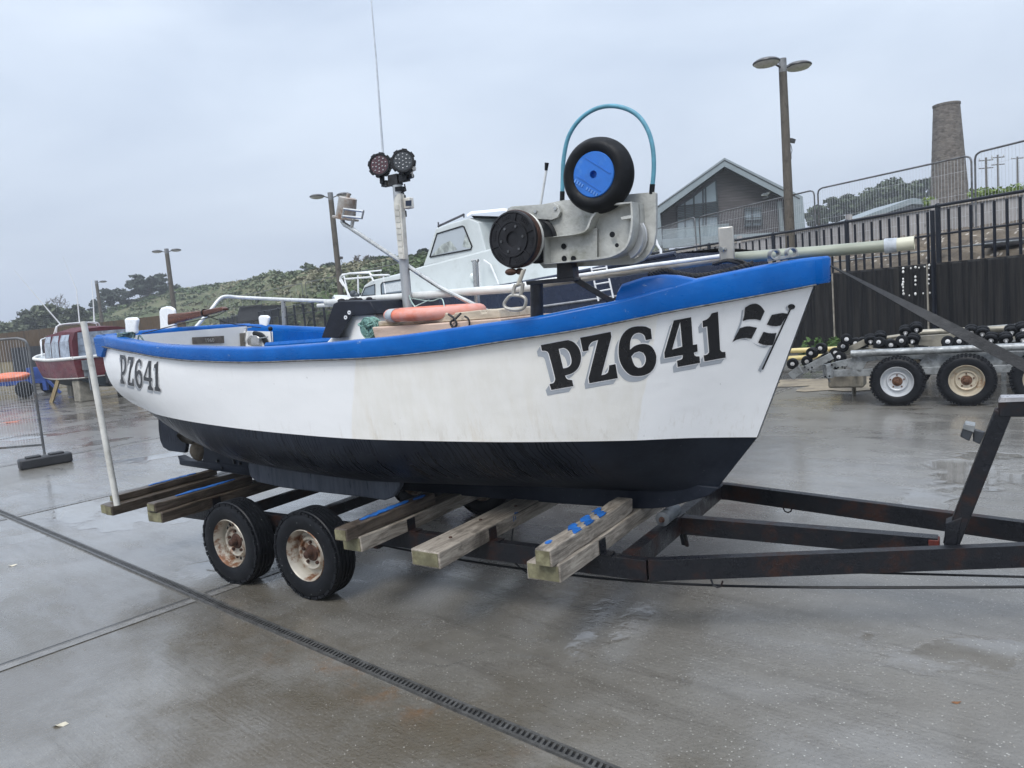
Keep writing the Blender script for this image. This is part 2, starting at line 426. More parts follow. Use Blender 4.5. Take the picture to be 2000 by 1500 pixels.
us2 = np.linspace(-5.98, -1.7, 30)
m.grid([[B(u, (bS(u)-.12)*k, 1.53) for k in np.linspace(-1, 1, 7)] for u in us2])
m.build('deck', M('grey deck paint', (.2, .21, .22), .4, 0, .3, 6), boat, BOAT)
m = MB()
us3 = list(np.linspace(-1.6, -.85, 14))
m.grid([[B(u, (bS(u)-.06)*k, gz(u, bS(u))[0]-.045+.03*(1-k*k)) for k in np.linspace(-1, 1, 9)] for u in us3])
m.box(B(-1.6, 0, 1.66), (.03, 1.16, .22))
m.build('foredeck', BLUE, boat, BOAT, smooth=50)
# upstand at the after end of the foredeck
m = MB()
hp = [((1200,588),.66),((1205,566),.65),((1212,555),.645),((1255,541),.60),((1288,536.5),.565),((1315,537.5),.54),((1354,545),.48),((1385,541),.44)]
tp = [onv(*q, v) for q, v in hp]
ev = Vector((0, .10, 0))
lo = [Vector((p.x, p.y, gz(p.x, -p.y)[0]-.05)) for p in tp]
m.grid([lo, [a.lerp(b, .85) + Vector((0, .002, 0)) for a, b in zip(lo, tp)], [p+Vector((0, .02, 0)) for p in tp], [p+ev*.8 for p in tp], [a+ev for a in lo]])
m.f.append(tuple(len(tp)*k for k in range(5)))
m.build('foredeck_upstand', GUN, boat, BOAT, smooth=60)
# keel, bilge keels, rudder, propeller
m = MB()
kp = [(-1.28,.70),(-1.36,.645),(-1.5,.597),(-1.6,.563),(-1.7,.547),(-1.85,.538),(-2.3,.532),(-2.95,.53),(-4.3,.538),(-5.45,.553),(-6.336,.597),(-6.374,.684),(-6.28,.655),(-6.15,.635),(-6.0,.655),(-5.96,.75),(-5.99,.90),(-5.9,1.0),(-5.4,.87),(-4.6,.77),(-3.6,.73),(-2.5,.71),(-1.6,.72)]
m.prism([B(u, .04, z) for u, z in kp], (0, .08, 0))
m.bar(B(-6.34, .045, .63), B(-5.3, .045, .60), .012, .05)
m.build('keel', ANTI, boat, BOAT, bevel=.008)
for px in ((426,900),(470,905),(436,913)):
    m = MB(); p = onv(*px, .04); m.lathe([(0,.016),(.02,.012)], p, (0,-1,0), 8); m.build('keel_bolt', M('dark fittings', (.03,.032,.036), .4, .3), boat, BOAT)
m = MB(); p = onv(452, 884, .045); m.bar(p, onv(458, 906, .045), .02, .02); m.build('keel_strap', M('dark fittings', (.03,.032,.036), .4, .3), boat, BOAT)
bk = [(486,892),(484,912),(488,931),(501,942),(550,953),(631,963),(712,972),(750,978),(768,971),(779,953),(785,927),(750,930),(712,928.5),(631,920),(550,906)]
for sg in (1, -1):
    m = MB(); pts = [onv(*q, .45) for q in bk]
    if sg < 0: pts = [Vector((p.x, -p.y, p.z)) for p in pts]
    pts2 = [p + Vector((0, sg*.05, 0)) for p in pts]
    m.prism(pts, (0, sg*.05, 0))
    m.build('bilge_keel', M('grey-black antifouling', (.085, .096, .118), .5, 0, .25, 5, second=(.03,.035,.045), sc=7, st=(.56,.66), stretch=(5,5,.5), spec=.2), boat, BOAT, bevel=.012)
m = MB()
m.prism([onv(*q, .02) for q in [(306,790),(308,815),(309,840),(312,861),(318,874),(329,881),(361,885),(364,866),(357,850),(346,815),(340,790)]], (0, .04, 0))
m.build('rudder', ANTI, boat, BOAT, bevel=.01)
m = MB(); hub = onv(381, 862, 0)
m.lathe([(-.05,.0),(-.045,.03),(.05,.035),(.10,.025)], hub, (1,0,.05), 16)
for a in (262, 28, 150):
    d = Vector((0, -math.cos(R(a)), math.sin(R(a)))); w = Vector((1, 0, 0)).cross(d)
    rows = []
    for k in range(9):
        s = k/8; wd = .07*math.sin(math.pi*min(1, .12+s*.86))**.6; tw = R(58-30*s)
        ax = (w*math.cos(tw) + Vector((1,0,0))*math.sin(tw))
        c0 = hub + d*(.02+.17*s); nn = d.cross(ax)
        rows.append([c0+ax*(wd*e)+nn*(.006*(1-e*e)) for e in (-1,-.6,0,.6,1)]+[c0+ax*(wd*e)-nn*(.006*(1-e*e)) for e in (.6,0,-.6)])
    m.grid(rows, True)
m.tube([hub+Vector((.08,0,0)), hub+Vector((.4,0,.03))], .02, 10)
m.build('propeller', M('dull bronze', (.13, .11, .085), .5, .6, .4, 12, second=(.16,.07,.03), sc=9), boat, BOAT)
# white posts: two on the quarters, the rudder head between them, the tiller
def post(name, px, v, th, mat=WHITE, bev=.018):
    m = MB(); m.prism([onv(*q, v) for q in px], (0, th, 0)); return m.build(name, mat, boat, BOAT, bevel=bev, seg=3)
post('mooring_post', [(244,652),(243,634),(241,623),(246,620.5),(263,620),(267,624),(264,640),(265,652)], .64, .035)
post('mooring_post', [(505,650),(505,632),(503,619),(507,616),(520,616),(525,620),(521,634),(522,650)], -.70, .035)
post('rudder_head', [(312,650),(311,630),(309.5,608),(313,601),(322,598.5),(331,599),(338,603),(340,614),(341,635),(342,650)], .02, .035)
m = MB()
tl_ = [((333,613),(333,635)),((350,611.5),(350,630)),((400,606),(400,617)),((424,601),(425,611)),((437,599),(438,607)),((441,602),(441,606))]
rows = []
for a, b in tl_:
    A, Bp = onv(*a, 0), onv(*b, 0); h = Vector((0, .028, 0))
    rows.append([A-h*.7, A+h*.7, A.lerp(Bp,.15)+h, Bp.lerp(A,.15)+h, Bp+h*.7, Bp-h*.7, Bp.lerp(A,.15)-h, A.lerp(Bp,.15)-h])
m.grid(rows, True); m.f += [tuple(range(8)), tuple(range(40,48))]
tiller = m.build('tiller', wood('varnished tiller wood', (.06,.02,.01), (.15,.055,.028), .4, 0), boat, BOAT, smooth=40)
m = MB(); p = onv(400, 611, 0); m.lathe([(-.008,.036),(.008,.036)], p, (1,0,.1), 12); m.build('tiller_band', BLACK, tiller, BOAT)
m = MB(); m.tube(cat_spline([onv(441,607,0), onv(420,617,.2), onv(340,636,.5), onv(277,652,.62)], 6), .004, 5); m.tube(cat_spline([onv(405,617,0), onv(450,632,-.4), onv(510,640,-.64)], 6), .004, 5)
m.build('tiller_line', DROPE, tiller, BOAT)
for px, vv in (((318,620),.045),((322,633),.045),((313,642),.045)):
    pass
# rail round the stern
PIPE = M('white-grey pipe', (.6,.61,.6), .35, .3, .12, 8)
m = MB(); rp = cat_spline([onv(380,642,-.2), onv(412,605,-.4), onv(428,585,-.5), onv(442,579,-.56), onv(470,581,-.66), onv(554,585,-.8), onv(610,587,-.74), onv(668,589,-.6)], 8)
m.tube(rp, .0165, 10); m.build('handrail', PIPE, boat, BOAT)
m = MB(); m.tube([onv(556,650,-.8), onv(553,586,-.8)], .02, 10); m.build('handrail_stanchion', STEEL, boat, BOAT)
# plate with carved numbers on the transom lining
m = MB(); m.prism([onu(*q, -6.036) for q in [(375,659),(436,656),(436.5,670),(376,672)]], (.012, 0, 0))
pl = m.build('name_board', M('brown carved board', (.10,.085,.07), .6, 0, .4, 20), boat, BOAT)
def text_mesh(s, size, shear=0, bold=0):
    cu = bpy.data.curves.new('lettering', 'FONT'); cu.body = s; cu.size = size; cu.shear = shear; cu.offset = bold; cu.resolution_u = 3
    ob = bpy.data.objects.new('lettering', cu); COL.objects.link(ob)
    bpy.context.view_layer.update()
    me = bpy.data.meshes.new_from_object(ob.evaluated_get(bpy.context.evaluated_depsgraph_get()))
    bpy.data.objects.remove(ob); bpy.data.curves.remove(cu)
    return [v.co.copy() for v in me.vertices], [tuple(p.vertices) for p in me.polygons]
def text_on(s, size, O, xd, yd, name, mat, parent, frame=None, shear=0, bold=0, lift=.003):
    vs, fs = text_mesh(s, size, shear, bold); xd = Vector(xd).normalized(); yd = Vector(yd).normalized(); n = xd.cross(yd)
    m = MB(); m.add([Vector(O)+xd*p.x+yd*p.y+n*lift for p in vs], fs)
    return m.build(name, mat, parent, frame, smooth=0, fix=False)
a, b_ = onu(400,668.5,-6.022), onu(434,667,-6.022)
text_on('1960', .05, a, b_-a, (0,0,1), 'carved_number', M('pale carved paint', (.42,.4,.36), .6), pl, BOAT)
# engine control on the port quarter
m = MB()
m.prism([onv(*q, -.6) for q in [(482,675),(482,663),(488,655),(500,654),(506,660),(506,675)]], (0, .12, 0))
ec = m.build('engine_control', M('chrome control', (.6,.6,.6), .25, .8), boat, BOAT, bevel=.008)
for ps in ([(477,668),(482,641),(477,641),(491,639)], [(506,661),(523,658)], [(531,672),(529,645)]):
    m = MB(); m.tube([onv(*q, -.58) for q in ps], .006, 6); m.build('control_lever', STEEL, ec, BOAT)
m = MB(); m.sphere(onv(528,642,-.55), .022); m.build('lever_knob', BLACK, ec, BOAT)
m = MB(); m.tube(cat_spline([onv(497,651,-.62), onv(512,656,-.62), onv(522,675,-.62)], 6), .025, 8); m.build('control_cable', BLACK, ec, BOAT)
m = MB(); m.prism([onu(*q, -6.036) for q in [(468,651),(498,649),(500,690),(470,690)]], (.008, 0, 0)); m.build('control_panel', M('brown panel', (.16,.14,.115), .6), boat, BOAT)
# engine box under a navy flap
m = MB()
bq = [B(-4.42,.26,1.4), B(-3.42,.26,1.4), B(-3.42,-.5,1.4), B(-4.42,-.5,1.4)]
tq = [onv(687,615,.16), onv(733,613,.16)]; tq += [tq[1]+Vector((0,.5,0)), tq[0]+Vector((0,.5,0))]
m.add(bq+tq, [(0,1,5,4),(1,2,6,5),(2,3,7,6),(3,0,4,7),(4,5,6,7)])
eb = m.build('engine_box', M('white engine box', (.66,.67,.66), .4, 0, .08, 4, second=(.5,.5,.48), sc=6), boat, BOAT, bevel=.01)
m = MB()
o1 = [(627,660),(651,593),(662,588),(722,588),(737,614),(688,616),(661,660)]
A = [onv(*q, .30 if i in (0,6) else .2) for i, q in enumerate(o1)]
m.add(A+[p+Vector((0,.75,0)) for p in A], [tuple(range(7)), tuple(range(13,6,-1))]+[(i,(i+1)%7,7+(i+1)%7,7+i) for i in range(5)]+[(6,0,7,13)])
m.build('canvas_cover', M('navy canvas', (.005,.007,.014), .55, 0, .3, 5, bump=.3, bs=18, spec=.25), eb, BOAT, bevel=.008)
m = MB()
for q in ((682,610.5),(675,620)): m.lathe([(-.003,.014),(.003,.014),(.003,.007),(-.003,.007)], onv(*q, .24), (0,-1,0), 14, True)
m.build('eyelet', WHITE, eb, BOAT)
# steel stanchion, derrick arm with its can
m = MB(); m.tube([onv(934,625,-.3), onv(928,508,-.3)], .021, 12); m.tube([onv(934,509,-.3), onv(922,509,-.3)], .012, 8)
m.build('stanchion', STEEL, boat, BOAT)
m = MB(); m.tube([onv(992,628,-.12), onv(860,562,-.12), onv(672,437,-.12), onv(668,428,-.12)], .0165, 10); m.tube([onv(686,447,-.12), onv(690,427,-.12)], .013, 8); m.tube([onv(667,432,-.12), onv(672,440,-.12), onv(686,447,-.12)], .012, 8)
arm = m.build('derrick_arm', STEEL, boat, BOAT)
m = MB(); cb = onv(675,425,-.12); axc = (onv(679,390,-.12)-cb).normalized()
m.lathe([(0,0),(0,.075),(.145,.068),(.15,.06),(.155,0)], cb, axc, 24); m.lathe([(-.012,0),(-.012,.10),(0,.10),(0,0)], cb, axc, 24); m.lathe([(.155,.016),(.18,.012)], cb, axc, 10)
m.build('steel_can', M('rust-stained steel can', (.4,.37,.33), .4, .6, .25, 9, second=(.2,.11,.06), sc=7, st=(.45,.7)), arm, BOAT)
m = MB(); fr_ = [(669,426),(672,408),(710,413),(707,426),(669,422)]
m.tube([onv(*q, .0) for q in fr_], .010, 6); m.build('can_frame', STEEL, arm, BOAT)
# light mast
m = MB(); mb_, mt_ = onv(800,640,-.1), onv(776,362,-.1)
m.tube([mb_, mt_], .035, 16); m.tube([mt_, onv(774,345,-.1)], .024, 12)
mast = m.build('mast', M('aluminium mast', (.42,.43,.43), .42, .6, .18, 6, stretch=(1,1,.3)), boat, BOAT)
m = MB(); sp = [onv(770,395,-.06), onv(775,380,-.06), onv(781,375,-.06)]
m.prism([onv(*q, -.05) for q in [(769,400),(770,388),(777,378),(782,378),(790,506),(779,506)]], (0,.04,0))
for k in range(9):
    yy = 400+k*12; xx = 769.5+(yy-395)*.088
    m.prism([onv(*q, -.045) for q in [(xx,yy),(xx+8.5,yy),(xx+9.2,yy+9.5),(xx+.8,yy+9.5)]], (0,.012,0))
m.build('cable_duct', M('weathered white plastic', (.5,.49,.44), .6, 0, .2, 12), mast, BOAT)
m = MB()
for q, h in (((783,392),.035),((784,418),.02),((781,370),.015)):
    c0 = onv(*q, -.1); m.lathe([(-h,.038),(h,.038)], c0, (0,0,1), 14)
m.build('mast_clamp', BLACK, mast, BOAT)
m = MB(); m.box(onv(798,397,-.1), (.06,.05,.075)); rb = m.build('radar_box', M('cream plastic', (.6,.58,.52), .5), mast, BOAT, bevel=.006)
m = MB(); m.prism([onv(*q, -.072) for q in [(792,392),(803,391),(803,402),(792,402)]], (0,.004,0)); m.build('screen', M('dark blue screen', (.01,.02,.045), .1), mast, BOAT)
m = MB()
m.box(onv(772,352,-.1), (.085,.06,.075)); m.box(onv(790,346,-.1), (.06,.05,.06)); m.tube([onv(752,360,-.1), onv(806,343,-.1)], .018, 8); m.box(onv(754,359,-.1), (.05,.05,.04)); m.tube([onv(783,377,-.1), onv(793,372,-.1), onv(790,360,-.12)], .005, 6)
m.tube([onv(786,372,-.13), onv(792,388,-.13), onv(786,404,-.13), onv(790,425,-.13), onv(782,430,-.13)], .005, 6)
m.build('lamp_bracket', M('corroded black bracket', (.03,.03,.032), .5, .3, .5, 20, second=(.3,.28,.22), sc=10, st=(.6,.7)), mast, BOAT)
m = MB(); m.lathe([(0,0),(0,.012),(.04,.012),(.05,.034),(.068,.036),(.075,.03),(.078,0)], onv(804,347,-.1), (.05,0,1), 16); m.build('gps_mushroom', M('cream plastic', (.6,.58,.52)), mast, BOAT)
for (q, tint, dd) in (((741.5,322,), (.06,.018,.022), (.35,-.93,.1)), ((787,315,), (.03,.034,.036), (.55,-.83,.12))):
    c0 = onv(*q, -.05); ax = Vector(dd).normalized()
    m = MB(); m.lathe([(-.06,0),(-.06,.055),(-.045,.075),(0,.08),(.012,.08),(.012,.068),(.002,.066),(.002,0)], c0, ax, 28)
    xq = ax.cross(Vector((0,0,1))).normalized(); yq = xq.cross(ax)
    for k in range(8):
        d = xq*math.cos(k*math.pi/4+.2)+yq*math.sin(k*math.pi/4+.2); tt = ax.cross(d)
        m.bar(c0+d*.082-tt*.017-ax*.01, c0+d*.082+tt*.017-ax*.01, .03, .012, d)
    m.bar(c0-yq*.07-ax*.03, c0-yq*.125-ax*.03, .03, .02)
    wl = m.build('work_light', BLACK, boat, BOAT)
    m = MB(); m.lathe([(.006,0),(.006,.066),(.0,.066)], c0, ax, 24)
    m.build('lens', M('lens '+str(tint[0]), tint, .08, 0, .1, 10, coat=.6), wl, BOAT)
    m = MB()
    for rr, nn in ((0,1),(.027,6),(.05,10)):
        for k in range(nn):
            d = xq*math.cos(k*2*math.pi/nn+rr*20)+yq*math.sin(k*2*math.pi/nn+rr*20)
            m.sphere(c0+ax*.008+d*rr, .0062, 8, 6)
    m.build('led_array', M('led glass', (.42,.42,.42), .15, .2), wl, BOAT)
m = MB(); m.tube([onv(749,318,-.12), onv(748,300,-.12), onv(735,120,-.12), onv(725,0,-.12), onv(720,-60,-.12)], [.010,.0085,.006,.0045,.003], 8)
m.build('whip_aerial', M('pale grey aerial', (.5,.54,.58), .4), boat, BOAT)
# bitt and fairleads on the bow
m = MB(); bb = onv(1421,510,0); m.box(bb+Vector((0,0,.085)), (.078,.085,.19), Matrix.Rotation(R(14),3,'Z'))
bt = m.build('mooring_bitt', M('satin steel bitt', (.42,.4,.36), .4, .7, .15, 5, second=(.5,.49,.45), sc=4), boat, BOAT, bevel=.006)
m = MB(); p = onv(1416,487,.05); m.lathe([(0,.012),(.02,.012),(.022,.006),(.035,.006),(.036,.014),(.045,.014)], p, (-.25,-1,0), 14); m.build('bitt_pin', STEEL, bt, BOAT)
m = MB()
for q, v in (((1512,502),.2),((1545,498),.08)):
    m.lathe([(-.022,.026),(.022,.026),(.022,.019),(-.022,.019)], onv(*q, v)+Vector((0,0,.012)), (.55,-.8,0), 20, True)
m.bar(onv(1503,508,.2), onv(1556,498,.05), .03, .012)
m.build('fairlead', M('dull steel', (.36,.36,.35), .45, .8, .2, 20), boat, BOAT)

# ------------------------------------------------------------------ line hauler on its steel post
m = MB(); m.tube([onv(1049,640,.72), onv(1048,549,.72)], .034, 16)
m.prism([onv(*q, .76) for q in [(1026,549),(1120,541),(1121,549),(1028,557)]], (0,.08,0))
m.prism([onv(*q, .75) for q in [(1087,512),(1117,510),(1119,548),(1087,549)]], (0,.07,0))
m.bar(onv(1116,541,.7), onv(1197,590,.62), .03, .03)
m.build('hauler_post', M('black rusting steel', (.022,.022,.026), .45, .2, .4, 10, bump=.3, second=(.09,.04,.025), sc=9, st=(.58,.72)), boat, BOAT, bevel=.004)
m = MB()
m.prism([onv(*q, .70) for q in [(988,416),(992,407),(1000,403),(1060,399),(1100,391),(1160,388),(1232,379),(1278,375),(1281,377),(1281,452),(1277,478),(1268,496),(1255,509),(1236,516),(1062,524),(1040,500),(1000,470)]], (0,.022,0))
m.prism([onv(*q, .725) for q in [(990,411),(996,405),(1040,402),(1080,397),(1090,402),(1094,413),(1089,424),(1078,429),(1040,427),(1000,425)]], (0,.02,0))
fl = cat_spline([onv(*q, .84) for q in [(1061,464),(1100,461),(1132,456),(1145,445),(1151,430),(1160,416),(1178,403),(1200,397),(1232,394)]], 3)
fl += cat_spline([onv(*q, .84) for q in [(1234,394),(1236,420),(1235,445),(1230,470),(1219,488),(1200,499),(1178,505),(1120,511),(1062,516)]], 3)
loop = fl+[fl[0]]
cen = sum(fl, Vector())/len(fl)
inn = [p+(cen-p).normalized()*.010 for p in loop]
bk_ = [Vector((p.x, -.70, p.z)) for p in loop]; bi = [Vector((p.x, -.70, p.z)) for p in inn]
m.grid([bk_, loop, inn, bi])
m.prism([p+Vector((0,.075,0)) for p in fl], (0,.012,0))
m.prism([onv(*q, .785) for q in [(1166,445),(1166,505),(1062,514),(1062,466)]], (0,.006,0))
m.prism([onv(*q, .84) for q in [(1212,424),(1232,420),(1233,426),(1214,429)]], (0,.10,0))
hauler = m.build('line_hauler', ALU, boat, BOAT, bevel=.003)
for q in ((1196,458),(1205,479),(1101,481),(1102,505),(1120,505)):
    m = MB(); m.lathe([(0,.0),(0,.014 if q[0] < 1200 else .010),(.002,.014 if q[0] < 1200 else .010),(.002,0)], onv(*q, .79), (0,-1,0), 12); m.build('bolt_hole', BLACK, hauler, BOAT)
for q in ((1046,413),(1085,407)):
    m = MB(); m.lathe([(0,.01),(.006,.009)], onv(*q, .727), (0,-1,0), 8); m.build('bolt', STEEL, hauler, BOAT)
m = MB(); rc_ = onv(1221,464,.715); ars = [R(a) for a in range(-68, 72, 5)]
m.grid([[Vector((rc_.x+rr*math.cos(a), -vv, rc_.z+rr*math.sin(a))) for a in ars] for vv, rr in ((.712,.1135),(.722,.1135),(.724,.110),(.745,.111),(.763,.111),(.763,.08))])
m.build('hauler_roller', M('bright aluminium drum', (.5,.51,.52), .38, .8, .1, 10), hauler, BOAT)
wc = onv(1160,341,.86)
m = MB(); RO = .166
m.lathe([(.0,.10),(.012,.115),(.016,.13),(.012,.148),(-.004,RO-.004),(-.018,RO+.004),(-.024,RO+.001),(-.03,RO+.006),(-.036,RO+.003),(-.044,RO+.008),(-.05,RO+.004),(-.06,RO+.008),(-.07,RO+.004),(-.084,RO),(-.10,.148),(-.105,.12),(-.10,.10)], wc, (0,-1,0), 64, True)
m.build('hauler_wheel', RUBBER, hauler, BOAT, smooth=50)
m = MB(); m.lathe([(-.09,0),(-.09,.104),(.004,.104),(.008,.10),(.008,.018),(-.02,.018),(-.02,0)], wc, (0,-1,0), 40)
e1 = Vector((.8,0,-.6)); e2 = Vector((.6,0,.8))
for k in (-1, 1): m.bar(wc+e2*(.045*k)-e1*.075+Vector((0,-.009,0)), wc+e2*(.045*k)+e1*.075+Vector((0,-.009,0)), .005, .004, (0,1,0))
HB = M('blue plastic hub', (.02,.14,.5), .4, 0, .12, 8, second=(.06,.2,.55), sc=9)
m.build('hub_disc', HB, hauler, BOAT)
m = MB()
for k in range(10):
    if k in (4,): continue
    c0 = wc+e1*(-.066+k*.0145)-e2*.068+Vector((0,-.009,0)); m.box(c0, (.007,.004,.015), Matrix.Rotation(R(36.9),3,'Y'))
m.build('embossed_mark', M('worn blue emboss', (.10,.25,.6), .5), hauler, BOAT)
dc = onv(1003,467,.93)
m = MB(); RD = .137
m.lathe([(-.012,0),(-.012,.033),(.010,.036),(.012,.05),(.012,.078),(.016,.08),(.016,.086),(.008,.088),(.008,RD-.012),(.014,RD-.01),(.012,RD-.002),(0,RD)], dc, (0,-1,0), 48)
for k in range(6):
    d = Vector((math.cos(R(60*k+15)),0,math.sin(R(60*k+15)))); m.bar(dc+d*.086+Vector((0,-.011,0)), dc+d*.127+Vector((0,-.011,0)), .006, .008, (0,1,0))
    d2 = Vector((math.cos(R(60*k+45)),0,math.sin(R(60*k+45)))); t2 = Vector((-d2.z,0,d2.x))
    for j in range(-2, 3): m.box(dc+d2*.108+t2*(j*.011)+Vector((0,-.009,0)), (.006,.004,.016), Matrix.Rotation(-R(60*k+45)+math.pi/2,3,'Y'))
m.build('drum_face', M('black cast drum', (.010,.010,.012), .42, 0, .4, 12, bump=.15, spec=.35), hauler, BOAT)
for k in range(6):
    m = MB(); d = Vector((math.cos(R(60*k+5)),0,math.sin(R(60*k+5)))); m.lathe([(.012,.008),(.018,.007),(.018,0)], dc+d*.063, (0,-1,0), 6)
    m.build('drum_bolt', M('dark steel bolt', (.12,.12,.12), .3, .8), hauler, BOAT)
m = MB(); m.lathe([(.0,RD+.001),(-.012,RD+.005),(-.035,RD+.003),(-.05,RD-.01),(-.05,.1)], dc, (0,-1,0), 48, caps=False); m.build('rusty_rim', RUST, hauler, BOAT)
m = MB(); m.lathe([(-.05,RD-.012),(-.06,RD),(-.07,RD-.004),(-.075,.09)], dc, (0,-1,0), 48, caps=False); m.build('pale_flange', ALU, hauler, BOAT)
m = MB(); m.lathe([(-.07,.092),(-.21,.105),(-.215,.118),(-.225,.118)], dc, (0,-1,0), 40); m.build('hauler_shaft', BLACK, hauler, BOAT)
m = MB(); hz = [onv(*q, .69) for q in [(1098,388),(1099,350),(1101,310),(1110,268),(1130,236),(1158,215),(1190,207),(1222,212),(1248,228),(1266,256),(1275,290),(1277,330),(1273,375)]]
m.tube(cat_spline(hz, 5), .0105, 12); m.build('hydraulic_hose', M('sea-blue hose', (.09,.27,.36), .5, 0, .2, 14), hauler, BOAT)
m = MB()
for i, j in ((0,1),(-1,-2)):
    d = (hz[j]-hz[i]).normalized(); m.tube([hz[i]-d*.01, hz[i]+d*.035], .0125, 10)
m.build('hose_ferrule', BLACK, hauler, BOAT)
m = MB(); m.tube([onv(1056,400,.66), onv(1067,332,.66)], .0065, 8); lv = m.build('control_rod', PIPE, hauler, BOAT)
m = MB(); m.tube([onv(1066.5,333,.66), onv(1068,318,.66)], [.008,.0115], 10); m.build('rod_knob', BLACK, hauler, BOAT)
m = MB(); hk = cat_spline([onv(*q, .92) for q in [(992,582),(1000,577),(1018,578),(1027,585),(1024,600),(1010,605),(990,602),(985,593),(992,582)]], 4)
m.tube(hk, .009, 8, False)
m.tube([onv(1003,578,.92), onv(1003,566,.92), onv(1007,556,.92)], .010, 8); m.tube([onv(1016,578,.92), onv(1020,566,.92), onv(1021,553,.92)], .010, 8); m.tube([onv(1007,558,.92), onv(1021,554,.92)], .009, 8)
m.build('cleat_hook', M('cast alloy hook', (.42,.40,.36), .4, .6), hauler, BOAT)
m = MB(); rows = []
for k in range(120):
    s = k/119; c0 = onv(1012+11*s, 557-30*s, .92); rows.append(c0+Vector((.009*math.cos(k*.75), .009*math.sin(k*.75), 0)))
m.tube(rows, .0038, 5); m.build('hook_lashing', M('off-white twine', (.5,.47,.4), .8), hauler, BOAT)
m = MB(); m.sphere(onv(998,531,.92), .022, 12, 8, (1.5,1,.8)); m.sphere(onv(1015,530,.90), .018, 10, 8, (1.3,1,.9)); m.build('rusty_shackle', RUST, hauler, BOAT)

# ------------------------------------------------------------------ lettering painted on the hull
BV = BVHTree.FromPolygons([Vector(v) for v in HULLV], HULLF)
CB = toB(cC)
def hull_hit(px, py, lift):
    d = toB(cC+ray(px, py))-CB
    loc, nrm, idx, dist = BV.ray_cast(CB, d.normalized())
    if loc is None: return None
    if nrm.dot(d) > 0: nrm = -nrm
    return loc + nrm*lift
def pin(x, y, loop):
    c = False; j = len(loop)-1
    for i in range(len(loop)):
        xi, yi = loop[i]; xj, yj = loop[j]
        if (yi > y) != (yj > y) and x < (xj-xi)*(y-yi)/(yj-yi)+xi: c = not c
        j = i
    return c
def smooth_loop(lp, ang=35):
    out = []; n = len(lp)
    for i in range(n):
        p = Vector((*lp[i-1], 0)); c = Vector((*lp[i], 0)); q = Vector((*lp[(i+1) % n], 0)); q2 = Vector((*lp[(i+2) % n], 0))
        out.append(lp[i])
        a1 = (c-p).angle(q-c, 0); a2 = (q-c).angle(q2-q, 0)
        if .03 < a1 < R(ang) and .03 < a2 < R(ang):
            mid = (c*9+q*9-p-q2)/16; out.append((mid.x, mid.y))
    return out
def decal(glyphs, shifts, lift, name, mat, parent, step=7):
    """glyphs: list of letters, each a list of loops in sight-line pixels; painted film that follows the hull"""
    mm = MB()
    for g in glyphs:
        copies = [[[(x+dx, y+dy) for x, y in lp] for lp in g] for dx, dy in shifts]
        vs, es = [], []
        for cp in copies:
            for lp in cp:
                o = len(vs); vs += [Vector(p) for p in lp]; es += [(o+i, o+(i+1) % len(lp)) for i in range(len(lp))]
        xs = [v.x for v in vs]; ys = [v.y for v in vs]
        for gx in np.arange(min(xs)+step/2, max(xs), step):
            for gy in np.arange(min(ys)+step/2, max(ys), step): vs.append(Vector((gx+random.uniform(-.3,.3), gy+random.uniform(-.3,.3))))
        r = delaunay_2d_cdt(vs, es, [], 0, 1e-4)
        ov, of = r[0], r[2]
        hit = [hull_hit(p.x, p.y, lift) for p in ov]
        keep = []
        for f in of:
            cx = sum(ov[i].x for i in f)/len(f); cy = sum(ov[i].y for i in f)/len(f)
            ok = any((sum(pin(cx, cy, lp) for lp in cp) % 2) == 1 for cp in copies)
            if ok and all(hit[i] is not None for i in f): keep.append(tuple(f))
        used = sorted({i for f in keep for i in f}); mp = {k: i for i, k in enumerate(used)}
        mm.add([hit[i] for i in used], [tuple(mp[i] for i in f) for f in keep])
    return mm.build(name, mat, parent, BOAT, smooth=0, fix=False)
def tr_(loops, ox, oy, s): return [smooth_loop([(ox+x/s, oy+y/s) for x, y in lp]) for lp in loops]
